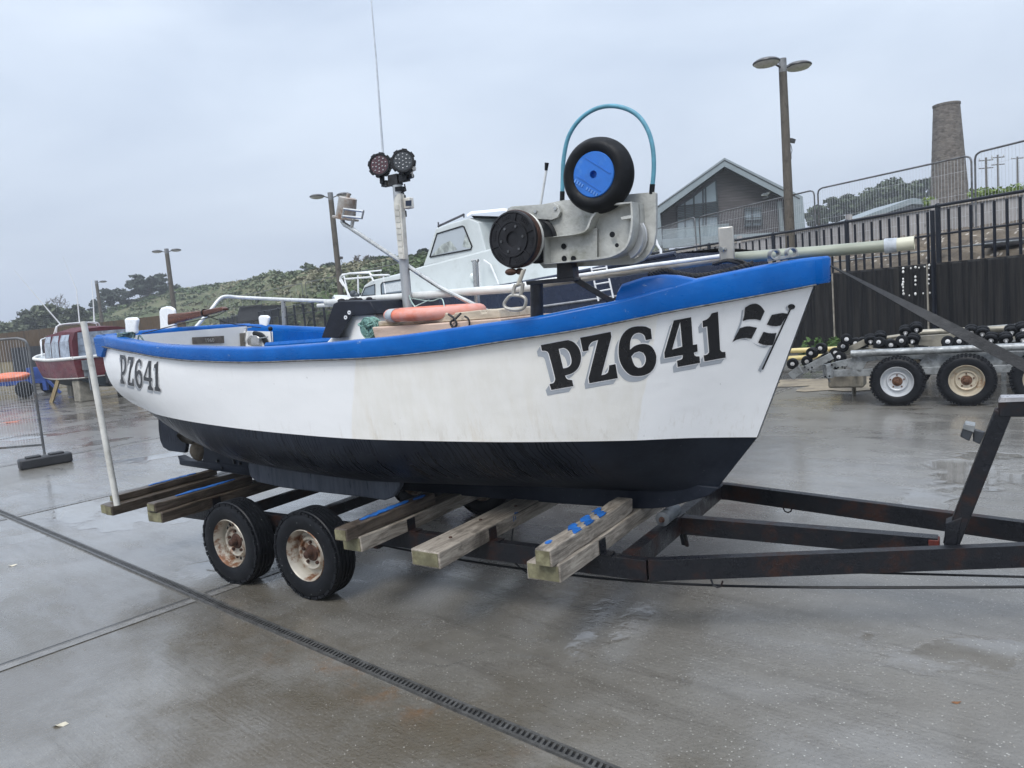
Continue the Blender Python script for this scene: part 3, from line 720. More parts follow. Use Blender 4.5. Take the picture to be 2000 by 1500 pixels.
BIG = [
 tr_([[(165,435),(640,345),(720,345),(800,375),(870,440),(920,520),(945,610),(950,700),(925,810),(880,900),(800,970),(720,1005),(635,1030),(660,1080),(700,1110),(775,1120),(800,1235),(370,1310),(335,1195),(400,1180),(430,1150),(440,1110),(435,1040),(320,600),(290,560),(240,545),(185,545)],
      [(512,510),(600,490),(660,510),(710,560),(745,640),(762,730),(755,800),(720,850),(660,880),(600,890)]], 1040, 630, 10),
 tr_([[(930,290),(1525,175),(1540,270),(1345,1025),(1420,1005),(1470,970),(1490,910),(1495,830),(1620,805),(1665,1080),(1110,1180),(1095,1080),(1280,335),(1180,365),(1120,420),(1095,480),(1095,540),(985,560)]], 1040, 630, 10),
 tr_([[(430,318),(530,325),(615,365),(635,535),(530,555),(515,490),(470,445),(410,430),(340,450),(290,510),(265,600),(260,720),(330,660),(420,625),(520,618),(610,650),(670,720),(705,810),(708,890),(690,980),(640,1070),(560,1130),(460,1160),(350,1165),(260,1140),(180,1070),(110,960),(75,840),(70,700),(90,560),(150,440),(240,360),(340,325)],
      [(285,830),(340,770),(420,745),(490,770),(525,830),(530,910),(500,980),(450,1020),(400,1025),(350,995),(310,920)]], 1200, 600, 8.696),
 tr_([[(1005,220),(1300,165),(1330,635),(1400,625),(1410,745),(1345,765),(1355,810),(1385,830),(1440,830),(1450,940),(1070,1010),(1060,905),(1130,885),(1155,855),(1160,805),(850,860),(845,770)], [(1113,245),(1150,665),(975,715)]], 1200, 600, 8.696),
 tr_([[(1645,100),(1755,72),(1790,720),(1820,755),(1880,755),(1885,850),(1525,915),(1510,815),(1570,800),(1595,770),(1602,720),(1570,320),(1500,340),(1492,230),(1560,205),(1620,150)]], 1200, 600, 8.696)]
SMALL = [
 tr_([[(230,190),(370,215),(405,280),(415,400),(415,540),(390,680),(350,770),(300,790),(330,930),(360,980),(365,1045),(245,1030),(230,935),(255,900),(240,310),(225,270)], [(300,320),(335,330),(355,400),(360,520),(345,640),(310,690),(290,680)]], 220, 680, 15),
 tr_([[(465,245),(635,265),(625,380),(510,995),(580,1010),(595,880),(625,890),(645,1120),(465,1075),(450,960),(545,350),(500,345),(480,430),(450,445)]], 220, 680, 15),
 tr_([[(790,305),(840,345),(865,420),(860,530),(835,530),(815,440),(785,415),(750,450),(725,560),(722,690),(760,640),(800,630),(845,680),(875,780),(885,900),(880,1050),(850,1150),(810,1180),(760,1150),(710,1050),(670,880),(660,700),(675,520),(720,380)], [(735,830),(775,750),(810,790),(830,880),(830,990),(805,1065),(770,1020),(745,930)]], 220, 680, 15),
 tr_([[(1065,365),(1140,370),(1135,850),(1170,880),(1165,970),(1140,970),(1150,1100),(1190,1160),(1210,1245),(1050,1210),(1040,1130),(1085,1080),(1070,970),(920,940),(920,840)], [(1060,530),(1065,860),(975,840)]], 220, 680, 15),
 tr_([[(1310,395),(1345,390),(1345,900),(1355,1110),(1410,1190),(1420,1275),(1250,1240),(1240,1150),(1270,1110),(1260,590),(1225,570),(1230,480),(1290,450)]], 220, 680, 15)]
FLAG = [tr_([l], 1420, 580, 10) for l in (
 [(345,205),(440,145),(545,125),(620,150),(680,205),(728,275),(645,455),(570,432),(470,430),(380,440),(300,465),(330,350)],
 [(865,345),(1000,320),(1090,308),(1180,325),(1040,550),(960,565),(860,560),(770,535)],
 [(245,605),(340,575),(440,568),(580,595),(470,810),(370,795),(250,810),(160,840),(95,880)],
 [(705,675),(800,700),(900,705),(960,695),(905,880),(880,935),(780,940),(690,925),(600,885)],
 [(1215,230),(1242,236),(696,1420),(668,1405)],
 [(1250+70*math.cos(a), 187+52*math.sin(a)) for a in np.linspace(0, 2*math.pi, 24, endpoint=False)])]
FSH = [tr_([l], 1420, 580, 10) for l in (
 [(315,240),(285,265),(265,420),(225,560),(130,790),(150,780),(245,600),(295,440)],
 [(250,825),(340,812),(430,850),(560,920),(680,960),(820,965),(720,990),(600,955),(480,880),(380,835)],
 [(835,970),(860,985),(655,1470),(600,1430)],
 [(1170,165),(1180,230),(1205,262),(1180,270),(1150,245),(1142,205)])]
LB = M('black sign paint', (.008,.009,.012), .25, 0, .1, 5); LG = M('grey shadow paint', (.36,.39,.43), .35, 0, .06, 5); LWh = M('white line paint', (.8,.8,.8), .3, 0, .02, 5)
LF = M('faded black sign paint', (.025,.027,.032), .35, 0, .25, 5)
ring = lambda r: [(r*math.cos(k*math.pi/4), r*math.sin(k*math.pi/4)) for k in range(8)]
decal(BIG, [(-8*k/5, 11.5*k/5) for k in range(6)], .0015, 'letter_shadow', LG, boat)
decal(BIG, ring(1.9), .0028, 'letter_outline', LWh, boat)
decal(BIG, [(0,0)], .0042, 'registration_letters', LB, boat)
decal(SMALL, [(-2*k/4, 5.5*k/4) for k in range(5)], .0015, 'letter_shadow', LG, boat)
decal(SMALL, ring(.9), .0028, 'letter_outline', LWh, boat)
decal(SMALL, [(0,0)], .0042, 'registration_letters', LF, boat)
decal(FSH, [(0,0)], .002, 'flag_shadow', LG, boat)
decal(FLAG, [(0,0)], .004, 'flag_emblem', LB, boat)
# ------------------------------------------------------------------ loose gear in the boat
def rope_coil(name, c, r, tube_r, turns, mat, frame, label, cat, sq=.9):
    m = MB()
    for k in range(turns):
        rr = r*(.34+.66*((k % 7)+random.uniform(0,.35))/6.4); yo = (k//7)*.022-.03+random.uniform(-.004,.004); ph = random.random()*6
        m.tube([c+Vector((rr*math.cos(a)+.006*math.sin(2*a+ph), yo-.012*math.cos(a)+.004*math.sin(3*a+ph), rr*sq*math.sin(a))) for a in np.linspace(0, 2*math.pi, 30)], tube_r, 7, False)
    for a in (.3, .6, 2.6): m.tube(cat_spline([c+Vector((.02*math.cos(a),-.06,.02*math.sin(a))), c+Vector((r*.7*math.cos(a),-.065,r*.7*math.sin(a))), c+Vector((r*1.08*math.cos(a),-.0,r*1.05*math.sin(a)))], 5), tube_r*1.1, 6)
    return tag(m.build(name, mat, None, frame), label, cat)
rope_coil('rope_coil', onv(724,640,.34), .078, .0052, 28, M('pale green rope', (.16,.29,.25), .85, 0, .45, 70, bump=.6, bs=160), BOAT, 'coil of green rope between the navy engine cover and the tan box', 'rope', .9)
TAN = M('tan painted timber', (.50,.37,.29), .7, 0, .15, 7, bump=.2, second=(.37,.27,.2), sc=8, st=(.5,.7), stretch=(.5,2,2))
TAN2 = M('pale weathered timber', (.46,.40,.31), .75, 0, .2, 9, bump=.3, second=(.25,.2,.13), sc=7, st=(.52,.7), stretch=(.6,2,2))
bx = thing('fish_box', BOAT @ B(-2.8,.25,1.32), 'long tan wooden box with a notched pale lid, inside the fishing boat', 'box')
m = MB(); fr0 = [onv(*q, .50) for q in [(726,639),(800,635),(978,622),(978,690),(740,690)]]
m.prism(fr0, (0,.6,0)); m.build('box_body', TAN, bx, BOAT, bevel=.008)
m = MB(); ld = [(738,628),(768,625),(770,630),(848,623.5),(850,613),(872,610.5),(876,616),(886,615),(888,611),(938,605.5),(941,612),(950,611),(953,605),(974,604),(978,621),(800,634),(739,638)]
m.prism([onv(*q, .44) for q in ld], (0,.5,0)); m.build('box_lid', TAN2, bx, BOAT, bevel=.006)
m = MB(); m.tube(cat_spline([onv(876,614,.46), onv(885,620,.52), onv(892,632,.53), onv(886,640,.52), onv(880,630,.52), onv(890,622,.5), onv(900,612,.46)], 5), .007, 6); m.tube(cat_spline([onv(908,618,.5), onv(914,622,.53), onv(917,630,.53), onv(916,642,.52)], 5), .006, 6)
m.build('box_lashing', DROPE, bx, BOAT)
lb = thing('lifebuoy', BOAT @ onv(850,612,.2), 'faded orange lifebuoy with a grey band lying on the tan wooden box', 'lifebuoy')
m = MB(); c0 = onv(850,610,.22); rx = onv(928,604,.22)-onv(771,611,.22); Rr = rx.length/2-.045
xa = rx.normalized(); ya = Vector((0,1,.01)).normalized()
rows = []
for k in range(49):
    a = 2*math.pi*k/48; d = xa*math.cos(a)+ya*math.sin(a); n = xa.cross(ya)
    rows.append([c0+d*(Rr+.047*math.cos(b))+n*(.040*math.sin(b)) for b in np.linspace(0, 2*math.pi, 14, endpoint=False)])
m.grid(rows, True)
m.build('ring', M('faded orange plastic', (.62,.18,.11), .55, 0, .18, 5, second=(.60,.29,.24), sc=3.4, st=(.40,.58)), lb, BOAT)
m = MB(); rows = []
for k in range(7):
    a = 2*math.pi*(.655+.008*k); d = xa*math.cos(a)+ya*math.sin(a); rows.append([c0+d*(Rr+.050*math.cos(b))+n*(.043*math.sin(b)) for b in np.linspace(0, 2*math.pi, 14, endpoint=False)])
for q in (.0,):
    m.grid(rows, True)
m.build('reflective_band', M('grey reflective tape', (.36,.38,.39), .35, 0, .15, 20), lb, BOAT)
m = MB(); m.tube(cat_spline([onv(776,604,.25), onv(766,607,.27), onv(764,618,.27), onv(772,627,.29), onv(800,626,.3), onv(840,618,.3), onv(860,606,.27)], 6), .006, 6); m.tube(cat_spline([onv(800,605,.27), onv(850,609,.28), onv(900,609,.28), onv(924,603,.25)], 6), .005, 6)
m.build('grab_line', M('dirty white rope', (.48,.45,.36), .8), lb, BOAT)
# poles stowed along the boat
m = MB(); m.tube([onv(636,591,-.15), onv(655,589.5,-.15), onv(1040,560.5,-.15)], [.022,.026,.03], 14)
pa = tag(m.build('stowed_pole', M('chalky white pole', (.58,.59,.57), .45, .1, .12, 6, second=(.42,.43,.41), sc=5), None, BOAT), 'chalky white pole lying along the boat above the navy engine cover and the orange lifebuoy', 'pole')
m = MB(); m.tube([onv(621,597,-.2), onv(760,589,-.2)], .016, 10)
tag(m.build('stowed_pole', M('chalky white pole', (.6,.6,.6)), None, BOAT), 'short thin white pole just below the end of the chalky pole, by the engine cover', 'pole')
m = MB(); m.tube([onv(1000,563,-.22), onv(1250,526.5,-.22), onv(1450,500.5,-.22)], .026, 12)
tag(m.build('stowed_pole', wood('grey spar wood', (.2,.17,.13), (.42,.4,.35), .7, 0), None, BOAT), 'weathered wooden spar passing behind the line hauler to the steel bitt', 'pole')
m = MB(); m.tube([onv(1000,557.5,-.2), onv(1250,520.5,-.2), onv(1440,496,-.2)], .012, 10)
tag(m.build('stowed_pole', M('white tube', (.66,.67,.66), .35), None, BOAT), 'slim white tube lying on top of the weathered wooden spar', 'pole')
gp = thing('green_pipe', BOAT @ onv(1600,492,-.12), 'mossy plastic pipe with a cream end sticking out over the bow', 'pipe')
m = MB(); m.tube([onv(1425,504,-.12), onv(1600,491.5,-.12), onv(1735,480,-.12)], .03, 16)
m.build('pipe_body', M('mossy pipe', (.27,.29,.23), .45, 0, .2, 5, second=(.36,.38,.33), sc=4, stretch=(.4,2,2)), gp, BOAT)
m = MB(); m.tube([onv(1733,480,-.12), onv(1752,478.5,-.12)], .036, 16); m.tube([onv(1728,481,-.12), onv(1736,480,-.12)], .038, 16); m.build('pipe_collar', M('grey tape', (.35,.38,.41), .6, 0, .25, 20), gp, BOAT)
m = MB(); a, b = onv(1750,478.5,-.12), onv(1786,474.5,-.12); d = (b-a).normalized()
m.lathe([(0,.033),((b-a).length,.034),((b-a).length,.028),(.02,.028)], a, d, 20); m.build('pipe_sleeve', M('cream plastic sleeve', (.52,.51,.40), .5, 0, .12, 6), gp, BOAT)
# black rag lashed round the pole
m = MB()
for k in range(26):
    s = k/25; c0 = onv(664+68*s, 588-4*s+random.uniform(-5,7)*(1-.3*s), -.12+random.uniform(-.05,.05)); m.sphere(c0, random.uniform(.014,.028), 8, 6, (1.5,1,.7))
tag(m.build('black_rag', M('black cloth', (.016,.016,.019), .9, 0, .4, 20, bump=.4), None, BOAT), 'black rag lashed round the white pole over the engine cover', 'rag')
m = MB(); m.tube(cat_spline([onv(798,573,-.1), onv(803,588,-.05), onv(811,600,.1)], 5), .005, 6); m.tube(cat_spline([onv(800,582,-.1), onv(840,588,-.12), onv(862,583,-.1), onv(868,600,.1)], 5), .004, 6); m.tube(cat_spline([onv(812,598,.1), onv(838,586,-.1)], 4), .004, 6)
tag(m.build('lashing_line', M('pale green twine', (.35,.45,.42), .8), None, BOAT), 'pale green twine hanging from the white pole above the lifebuoy', 'rope')
m = MB()
rr = cat_spline([onv(1268,541,.3), onv(1300,533,.2), onv(1330,540,.15), onv(1370,543,.1), onv(1420,534,.1), onv(1470,520,.1)], 14)
for ph in (0, 2.1, 4.2):
    m.tube([p+Vector((0, .009*math.cos(i*.9+ph), .009*math.sin(i*.9+ph)+.012)) for i, p in enumerate(rr)], .009, 6)
for k in range(7): m.tube(cat_spline([onv(1395+random.uniform(-6,6),516,.0), onv(1420,508+random.uniform(-3,4),.06+.01*k), onv(1450,514+random.uniform(-4,3),.0), onv(1466,520,.05)], 5), .008, 6)
tag(m.build('mooring_rope', DROPE, None, BOAT), 'black twisted rope lying on the foredeck round the steel bitt', 'rope')
m = MB(); 
for k in range(9):
    c0 = onv(258,650+1.2*k,.64); m.tube([c0+Vector((.045*math.cos(a)+random.uniform(-.004,.004), -.05+.065*math.sin(a), random.uniform(-.006,.006))) for a in np.linspace(0, 2*math.pi, 16)], .007, 6, False)
m.tube(cat_spline([onv(262,652,.7), onv(260,662,.72), onv(268,668,.74), onv(272,655,.72), onv(282,668,.72)], 5), .006, 6)
tag(m.build('stern_line', M('faded green and black rope', (.1,.15,.14), .8, 0, .7, 40, second=(.02,.02,.02), sc=30), None, BOAT), 'faded green rope tied round the white post on the near stern corner', 'rope')
# strap from the winch to the bow eye, twisting from edge-on to flat
rows = []; a, b = onv(1618,517,0), onv(2110,770,0); L = (b-a).length; d = (b-a).normalized(); n1 = Vector((0,1,0)); n2 = d.cross(n1).normalized()
for k in range(41):
    s = k/40; an = R(12)+R(62)*min(1, s*1.6); w = n1*math.cos(an)+n2*math.sin(an); tn = w.cross(d); hw = .009+.016*min(1, s*2.2)
    c0 = a+d*(L*s)
    rows.append([c0-w*hw-tn*.002, c0+w*hw-tn*.002, c0+w*hw+tn*.002, c0-w*hw+tn*.002])
m = MB(); m.grid(rows, True)
tag(m.build('winch_strap', M('black webbing', (.012,.013,.015), .6, 0, .3, 14, bump=.3, bs=120), None, BOAT), 'black webbing strap running from the bow down to the right', 'strap')

# ================================================================== THE TRAILER UNDER THE BOAT
t = NT('rusted black frame')
n1 = t.noise(5, 6, .7); n2 = t.noise(22, 6, .7)
c = t.mix(t.step(n1, .50, .66), (.008,.009,.012), (.026,.011,.008)); c = t.mix(t.step(n2, .6, .72), c, (.022,.025,.031))
FRAME = t.set(c, t.rng(n1, .35, .65, .2, .6), 0, t.bump(n2, .5, .012), spec=.3)
trl = thing('boat_trailer', BOAT @ B(-3.4,-.15,0), 'rusty black twin-axle boat trailer with grey timber cross beams, under the white fishing boat', 'trailer')
m = MB()
vn, vf = .59, -1.0; zt, zb = .45, .34; zc = (zt+zb)/2; hh = zt-zb
nj = onz(1265,1092,zt); fj = onz(1425,945,zt)
m.bar(B(-5.98,vn,zc), B(nj.x,vn,zc), .06, hh); m.bar(B(-5.98,vf,zc), B(fj.x,vf,zc), .06, hh)
def low(p): return Vector((p.x, p.y, zc))
for p, q in (((1265,1092),(2000,1062)), ((1425,945),(2000,1018))):
    a, b = low(onz(*p, zt)), low(onz(*q, zt)); m.bar(a, a+(b-a)*1.45, .055, hh)
a, b = low(onz(1322,1006,zt)), low(onz(1832,1047,zt)); m.bar(a, b, .07, hh*.95)
m.bar(B(-1.63,vn,zc+.004), B(-1.63,vf,zc+.004), .07, hh)
for u in (-2.15,-2.85,-3.45,-4.17,-4.9,-5.6): m.bar(B(u,vn-.03,zc), B(u,vf+.03,zc), .05, .08)
for u in (-4.57,-3.79): m.bar(B(u,.70,.285), B(u,-1.1,.285), .06, .06)
for v in (.56,-.97): m.bar(B(-4.95,v,.32), B(-3.4,v,.32), .06, .05)
for q in ((1318,1020),(1330,1020)): pass
u0 = onz(1322,1025,zb)
m.tube([Vector((u0.x,u0.y+.04,zb)), Vector((u0.x+.03,u0.y+.02,zb-.13)), Vector((u0.x+.06,u0.y,zb-.13)), Vector((u0.x+.05,u0.y-.03,zb))], .014, 6)
for q in ((1400,1133),(1538,990)):
    c0 = onz(*q, zb); m.tube([c0+Vector((-.03,0,0)), c0+Vector((-.02,0,-.03)), c0+Vector((.0,0,-.038)), c0+Vector((.02,0,-.03)), c0+Vector((.03,0,0))], .005, 6)
frame = m.build('trailer_frame', FRAME, trl, BOAT, bevel=.006)
m = MB(); q = low(onz(1832,1047,zt)); m.box(q+Vector((-.018,0,-.005)), (.05,.075,hh*.9)); m.build('red_end_cap', M('flaking red paint', (.10,.014,.009), .6, 0, .5, 30, second=(.03,.02,.02), sc=12), frame, BOAT, bevel=.005)
m = MB(); m.tube(cat_spline([B(-5.9,.2,.3), B(-4,.3,.22), B(-2.4,.5,.26), B(-1.2,.3,.24), B(.6,-.2,.30)], 8), .007, 6); m.tube(cat_spline([B(-2.9,-.3,.3), B(-2.6,.2,.18), B(-2.2,.4,.2), B(-2.0,0,.3)], 8), .006, 6)
m.tube([onz(1640,1117,.3), onz(2010,1127,.28)], .006, 6)
m.build('brake_cable', BLACK, frame, BOAT)
W1 = wood('weathered grey timber', (.11,.092,.075), (.42,.375,.315), .65, 1)
W2 = wood('damp brown timber', (.032,.024,.018), (.125,.10,.078), .5, 1)
ENDG = M('mossy end grain', (.17,.16,.095), .8, 0, .35, 14, bump=.3, second=(.10,.09,.05), sc=9, st=(.45,.65))
PAINTB = M('blue marking paint', (.012,.11,.38), .6, 0, .4, 18, second=(.05,.12,.25), sc=22)
def timber(u0, u1, v0, v1, z0, z1, mat, endm=ENDG):
    m = MB()
    n = 9; rows = []
    for k in range(n):
        v = v0+(v1-v0)*k/(n-1); j = lambda: random.uniform(-.004,.004)
        rows.append([B(u0+j(),v,z0+j()), B(u1+j(),v,z0+j()), B(u1+j(),v,z1+j()), B(u0+j(),v,z1+j())])
    m.grid(rows, True); m.f += [(0,1,2,3), tuple(4*(n-1)+k for k in range(4))]
    ob = m.build('cross_beam', mat, trl, BOAT, smooth=0, bevel=.007)
    m = MB(); m.prism([B(u0+.008,v0+.0005,z0+.008), B(u1-.008,v0+.0005,z0+.008), B(u1-.008,v0+.0005,z1-.008), B(u0+.008,v0+.0005,z1-.008)], (0,-.004,0))
    m.build('end_grain', endm, ob, BOAT, smooth=0)
    return ob
beams = []
beams.append(timber(-1.955,-1.765,1.045,-1.35,.45,.54,W1)); up5 = timber(-1.875,-1.782,1.09,.115,.541,.63,W1)
beams.append(timber(-2.665,-2.475,1.09,-1.35,.45,.54,W1))
beams.append(timber(-3.25,-3.10,1.03,-1.35,.45,.54,W1)); up3 = timber(-3.215,-3.115,1.12,.30,.541,.615,W2)
b2 = timber(-5.25,-5.07,1.04,-1.35,.45,.535,W2); up2 = timber(-5.21,-5.11,1.06,.2,.536,.60,W2)
b1 = timber(-5.97,-5.88,1.0,-1.35,.44,.52,W2); b1b = timber(-5.865,-5.775,1.02,-1.35,.44,.52,W2); up1 = timber(-5.95,-5.86,.93,.0,.521,.575,W2)
def smear(par, ua, ub, va, vb, z):
    m = MB(); n = 16; top = []; bot = []
    for k in range(n+1):
        f = k/n; v = va+(vb-va)*f; e = .35+.65*math.sin(math.pi*min(1,max(0,f)))**.5
        c = (ua+ub)/2; h = (ub-ua)/2*e
        top.append(B(c+h*random.uniform(.55,1.0), v, z+.0062)); bot.append(B(c-h*random.uniform(.45,1.0), v, z+.0062))
    m.prism(top+bot[::-1], (0,0,-.004)); m.build('paint_mark', PAINTB, par, BOAT, smooth=0)
def marks(par, ua, ub, va, vb, z, n, slope=.4):
    m = MB()
    for k in range(n):
        v = va+(vb-va)*k/max(1,n-1); w = .085
        pts = []
        for a in range(10):
            s = a/9; pts.append(B(ua+(ub-ua)*s, v+w*random.uniform(.25,.65)+slope*.1*(s-.5), z+.0062))
        for a in range(9, -1, -1):
            s = a/9; pts.append(B(ua+(ub-ua)*s, v-w*random.uniform(.25,.65)+slope*.1*(s-.5), z+.0062))
        m.prism(pts, (0,0,-.004))
    m.build('paint_mark', PAINTB, par, BOAT, smooth=0)
marks(up5, -1.874, -1.783, .76, .46, .63, 3, .9); smear(up5, -1.865, -1.83, 1.02, .97, .63)
smear(up3, -3.20, -3.13, .95, .52, .615); smear(up3, -3.17, -3.125, .48, .37, .615)
smear(up2, -5.20, -5.12, .86, .34, .60); smear(up1, -5.945, -5.875, .62, .18, .575)
m = MB()
for k, (du, dz, h) in enumerate(((0,0,.035),(.022,.012,.05),(.034,.024,.012))):
    m.box(B(-2.474, .35-.05*0, .51)+Vector((0, du, dz-.0)), (.002,.008 if k < 2 else .04,h))
m.build('paint_mark', PAINTB, beams[1], BOAT, smooth=0)
for k, (uu, vv, zz_) in enumerate(((-1.86,.95,.541),(-1.845,.30,.541),(-2.57,.86,.541),(-2.60,.52,.541),(-2.55,.20,.541),(-3.14,.75,.541),(-3.13,.4,.541))):
    m = MB(); m.lathe([(0,.011),(.006,.009),(.006,0)], B(uu,vv,zz_), (0,0,1), 8); m.build('beam_bolt', RUST, trl, BOAT)
for uu in (-1.76,-2.47,-3.095,-5.065):
    m = MB(); m.prism([B(uu,vn+.035,.452), B(uu,vn-.035,.452), B(uu,vn-.035,.53), B(uu,vn+.035,.53)], (.006,0,0)); m.prism([B(uu,vn+.035,.452), B(uu,vn-.035,.452), B(uu+.06,vn-.035,.452), B(uu+.06,vn+.035,.452)], (0,0,.006)); m.build('angle_cleat', FRAME, trl, BOAT)
# wheels
RIM = NT('rusty white rim'); t = RIM
n = t.noise(9, 6, .7); c = t.mix(t.step(n, .46, .62), (.42,.39,.33), (.15,.065,.028)); RIM = t.set(c, .4, .3, t.bump(t.noise(30), .2, .005))
t = NT('worn trailer tyre')
n = t.noise(11, 6, .7); c = t.mix(t.step(n, .4, .7), (.006,.007,.009), (.012,.013,.016)); sp = t.step(t.noise(70, 2), .72, .75); c = t.mix(t.math('MULTIPLY', sp, .6), c, (.3,.31,.32))
TYRE = t.set(c, .45, 0, t.bump(t.noise(60, 4), .2, .005), spec=.2)
def wheel(name, Rw, wd, rimr, par, pos, frame, axis, holes=True, rimmat=None, tread=26, hubmat=RUST, knob=-.006, group=None):
    """tyre as the wheel itself, rim and hub as its sub-parts; axis points outboard"""
    m = MB(); h = wd/2; c0 = Vector(pos)
    side_p = [(h*.86,rimr*1.0),(h*.96,rimr*1.08),(h*1.0,Rw*.80),(h*.98,Rw*.88),(h*.86,Rw*.955),(h*.72,Rw*.99)]
    tread_p = []
    for k in range(5):
        x0 = h*.68-k*h*.34; tread_p += [(x0, Rw), (x0-h*.22, Rw), (x0-h*.24, Rw-.010), (x0-h*.32, Rw-.010)]
    prof = side_p+tread_p[:-2]+[(-a, b) for a, b in side_p[::-1]]
    m.lathe(prof, c0, axis, 72, True)
    ax = Vector(axis).normalized(); x = ax.cross(Vector((0,0,1))).normalized(); y = x.cross(ax)
    for k in range(tread*2):
        a = math.pi*k/tread; d = x*math.cos(a)+y*math.sin(a); tt = ax.cross(d)
        s = h*.80 if k % 2 else h*.76
        for sg in (1, -1): m.bar(c0+ax*(sg*s)+d*(Rw-.024), c0+ax*(sg*s)+d*(Rw+knob), .034 if tread < 30 else .02, .03, tt)
    w = m.build(name, TYRE, par, frame, smooth=40)
    m = MB()
    o = h*.86
    m.lathe([(o,rimr*1.03),(o+.008,rimr*1.0),(o-.004,rimr*.955),(o-.03,rimr*.92),(o-.035,rimr*.90),(o-.075,rimr*.87),(o-.078,rimr*.70),(o-.05,rimr*.645),(o-.042,rimr*.60),(o-.045,rimr*.55),(o-.06,rimr*.50),(o-.06,rimr*.2),(o-.06,.001)], c0, ax, 48, caps=False)
    m.lathe([(-o,rimr*1.02),(-o+.06,rimr*.92),(0,rimr*.9)], c0, ax, 36, caps=False)
    rm = m.build('rim', rimmat or RIM, w, frame, smooth=40)
    if holes:
        m = MB()
        for k in range(20):
            a = 2*math.pi*k/20; d = x*math.cos(a)+y*math.sin(a); tt = ax.cross(d)
            rr = rimr*.785; m.prism([c0+ax*(o-.0755)+d*(rr+.0135*e)+tt*((.0105+.003*e)*f) for e, f in ((-1,-1),(-1,1),(1,1),(1,-1))], ax*-.006)
        m.build('vent_hole', BLACK, w, frame, smooth=0)
    m = MB(); m.lathe([(o-.06,rimr*.33),(o-.05,rimr*.29),(o-.047,rimr*.17),(o-.005,rimr*.14),(o+.0,rimr*.09),(o+.0,0)], c0, ax, 24)
    for k in range(5):
        a = 2*math.pi*k/5+.3; d = x*math.cos(a)+y*math.sin(a); m.lathe([(o-.06,.012),(o-.046,.011),(o-.046,0)], c0+d*rimr*.43, ax, 6)
    m.build('hub', hubmat, w, frame, smooth=35)
    return w
for u, ho in ((-4.57, True), (-3.79, False)):
    wheel('wheel', .30, .175, .172, trl, B(u,.79,.298), BOAT, (0,-1,0), ho)
    wheel('wheel', .30, .175, .172, trl, B(u,-1.2,.298), BOAT, (0,1,0), ho)
# keel roller, guide pole, winch post
m = MB(); rc = onv(1298,1000,.02); rc = Vector((-1.62,.03,.50))
m.lathe([(-.11,0),(-.11,.03),(-.105,.042),(.105,.042),(.11,.03),(.11,0)], rc, (0,1,0), 24); rl = m.build('keel_roller', M('grey roller', (.09,.10,.11), .5, 0, .25, 10), trl, BOAT)
m = MB(); m.lathe([(-.13,.012),(.13,.012)], rc, (0,1,0), 10); m.lathe([(.11,.018),(.114,0)], rc, (0,-1,0), 12); m.build('roller_pin', RUST, rl, BOAT)
m = MB(); m.tube([onv(229,987,1.08), onv(163,628,1.08)], .0225, 14); m.build('guide_pole', M('scuffed white pipe', (.56,.555,.52), .5, 0, .12, 8, second=(.40,.39,.35), sc=7, st=(.5,.7)), trl, BOAT)
m = MB(); vw = -.15
a, b = onv(1857,1062,vw), onv(1960,802,vw); m.bar(a, b, .07, .085, (0,1,0))
c2 = onv(1950,792,vw); m.bar(c2+Vector((0,0,-.01)), c2+Vector((.45,0,-.01)), .09, .075)
m.prism([onv(*q, vw-.05) for q in [(1868,1062),(1845,1058),(1848,1012),(1880,1000)]], (0,-.10,0))
wp = m.build('winch_post', FRAME, trl, BOAT, bevel=.005)
m = MB(); m.prism([onv(*q, vw+.05) for q in [(1950,786),(1955,777),(2030,776),(2030,783)]], (0,.10,0)); m.build('worn_top_plate', M('bare worn metal', (.42,.41,.42), .35, .3, .2, 14), wp, BOAT)
m = MB(); m.prism([onv(*q, vw+.06) for q in [(1885,829),(1905,833),(1893,862),(1875,853)]], (0,.09,0)); m.prism([onv(*q, vw+.02) for q in [(1900,838),(1924,845),(1914,868),(1900,862)]], (0,.03,0))
m.build('bow_stop_block', M('black rubber block', (.03,.035,.043), .45), wp, BOAT, bevel=.004)
m = MB(); m.prism([onv(*q, vw+.065) for q in [(1885,828),(1905,832),(1902,845),(1880,838)]], (0,.10,0)); m.build('stop_bracket', GALV, wp, BOAT, bevel=.003)
# ================================================================== GROUND
DA = R(-42.1); DP = Vector((-2.29, 4.97, 0)); dd = Vector((math.cos(DA), math.sin(DA), 0)); dn = Vector((math.cos(R(48)), math.sin(R(48)), 0))
t = NT('wet brushed concrete')
co = t.co()
rot = t.mapping(rot=(0,0,-DA), src=co)                       # x along the drain
big = t.noise(.33, 5, .62); mid = t.noise(1.3, 6, .66); fine = t.noise(38, 5, .7)
streak = t.noise(1.0, 6, .7, t.mapping(scale=(.7,7,1), src=rot))
c = t.mix(t.step(big, .35, .65), (.122,.114,.098), (.20,.192,.174))
c = t.mix(t.math('MULTIPLY', t.step(mid, .45, .7), .5), c, (.072,.064,.052))
c = t.mix(t.math('MULTIPLY', t.step(streak, .5, .72), .45), c, (.064,.058,.049))
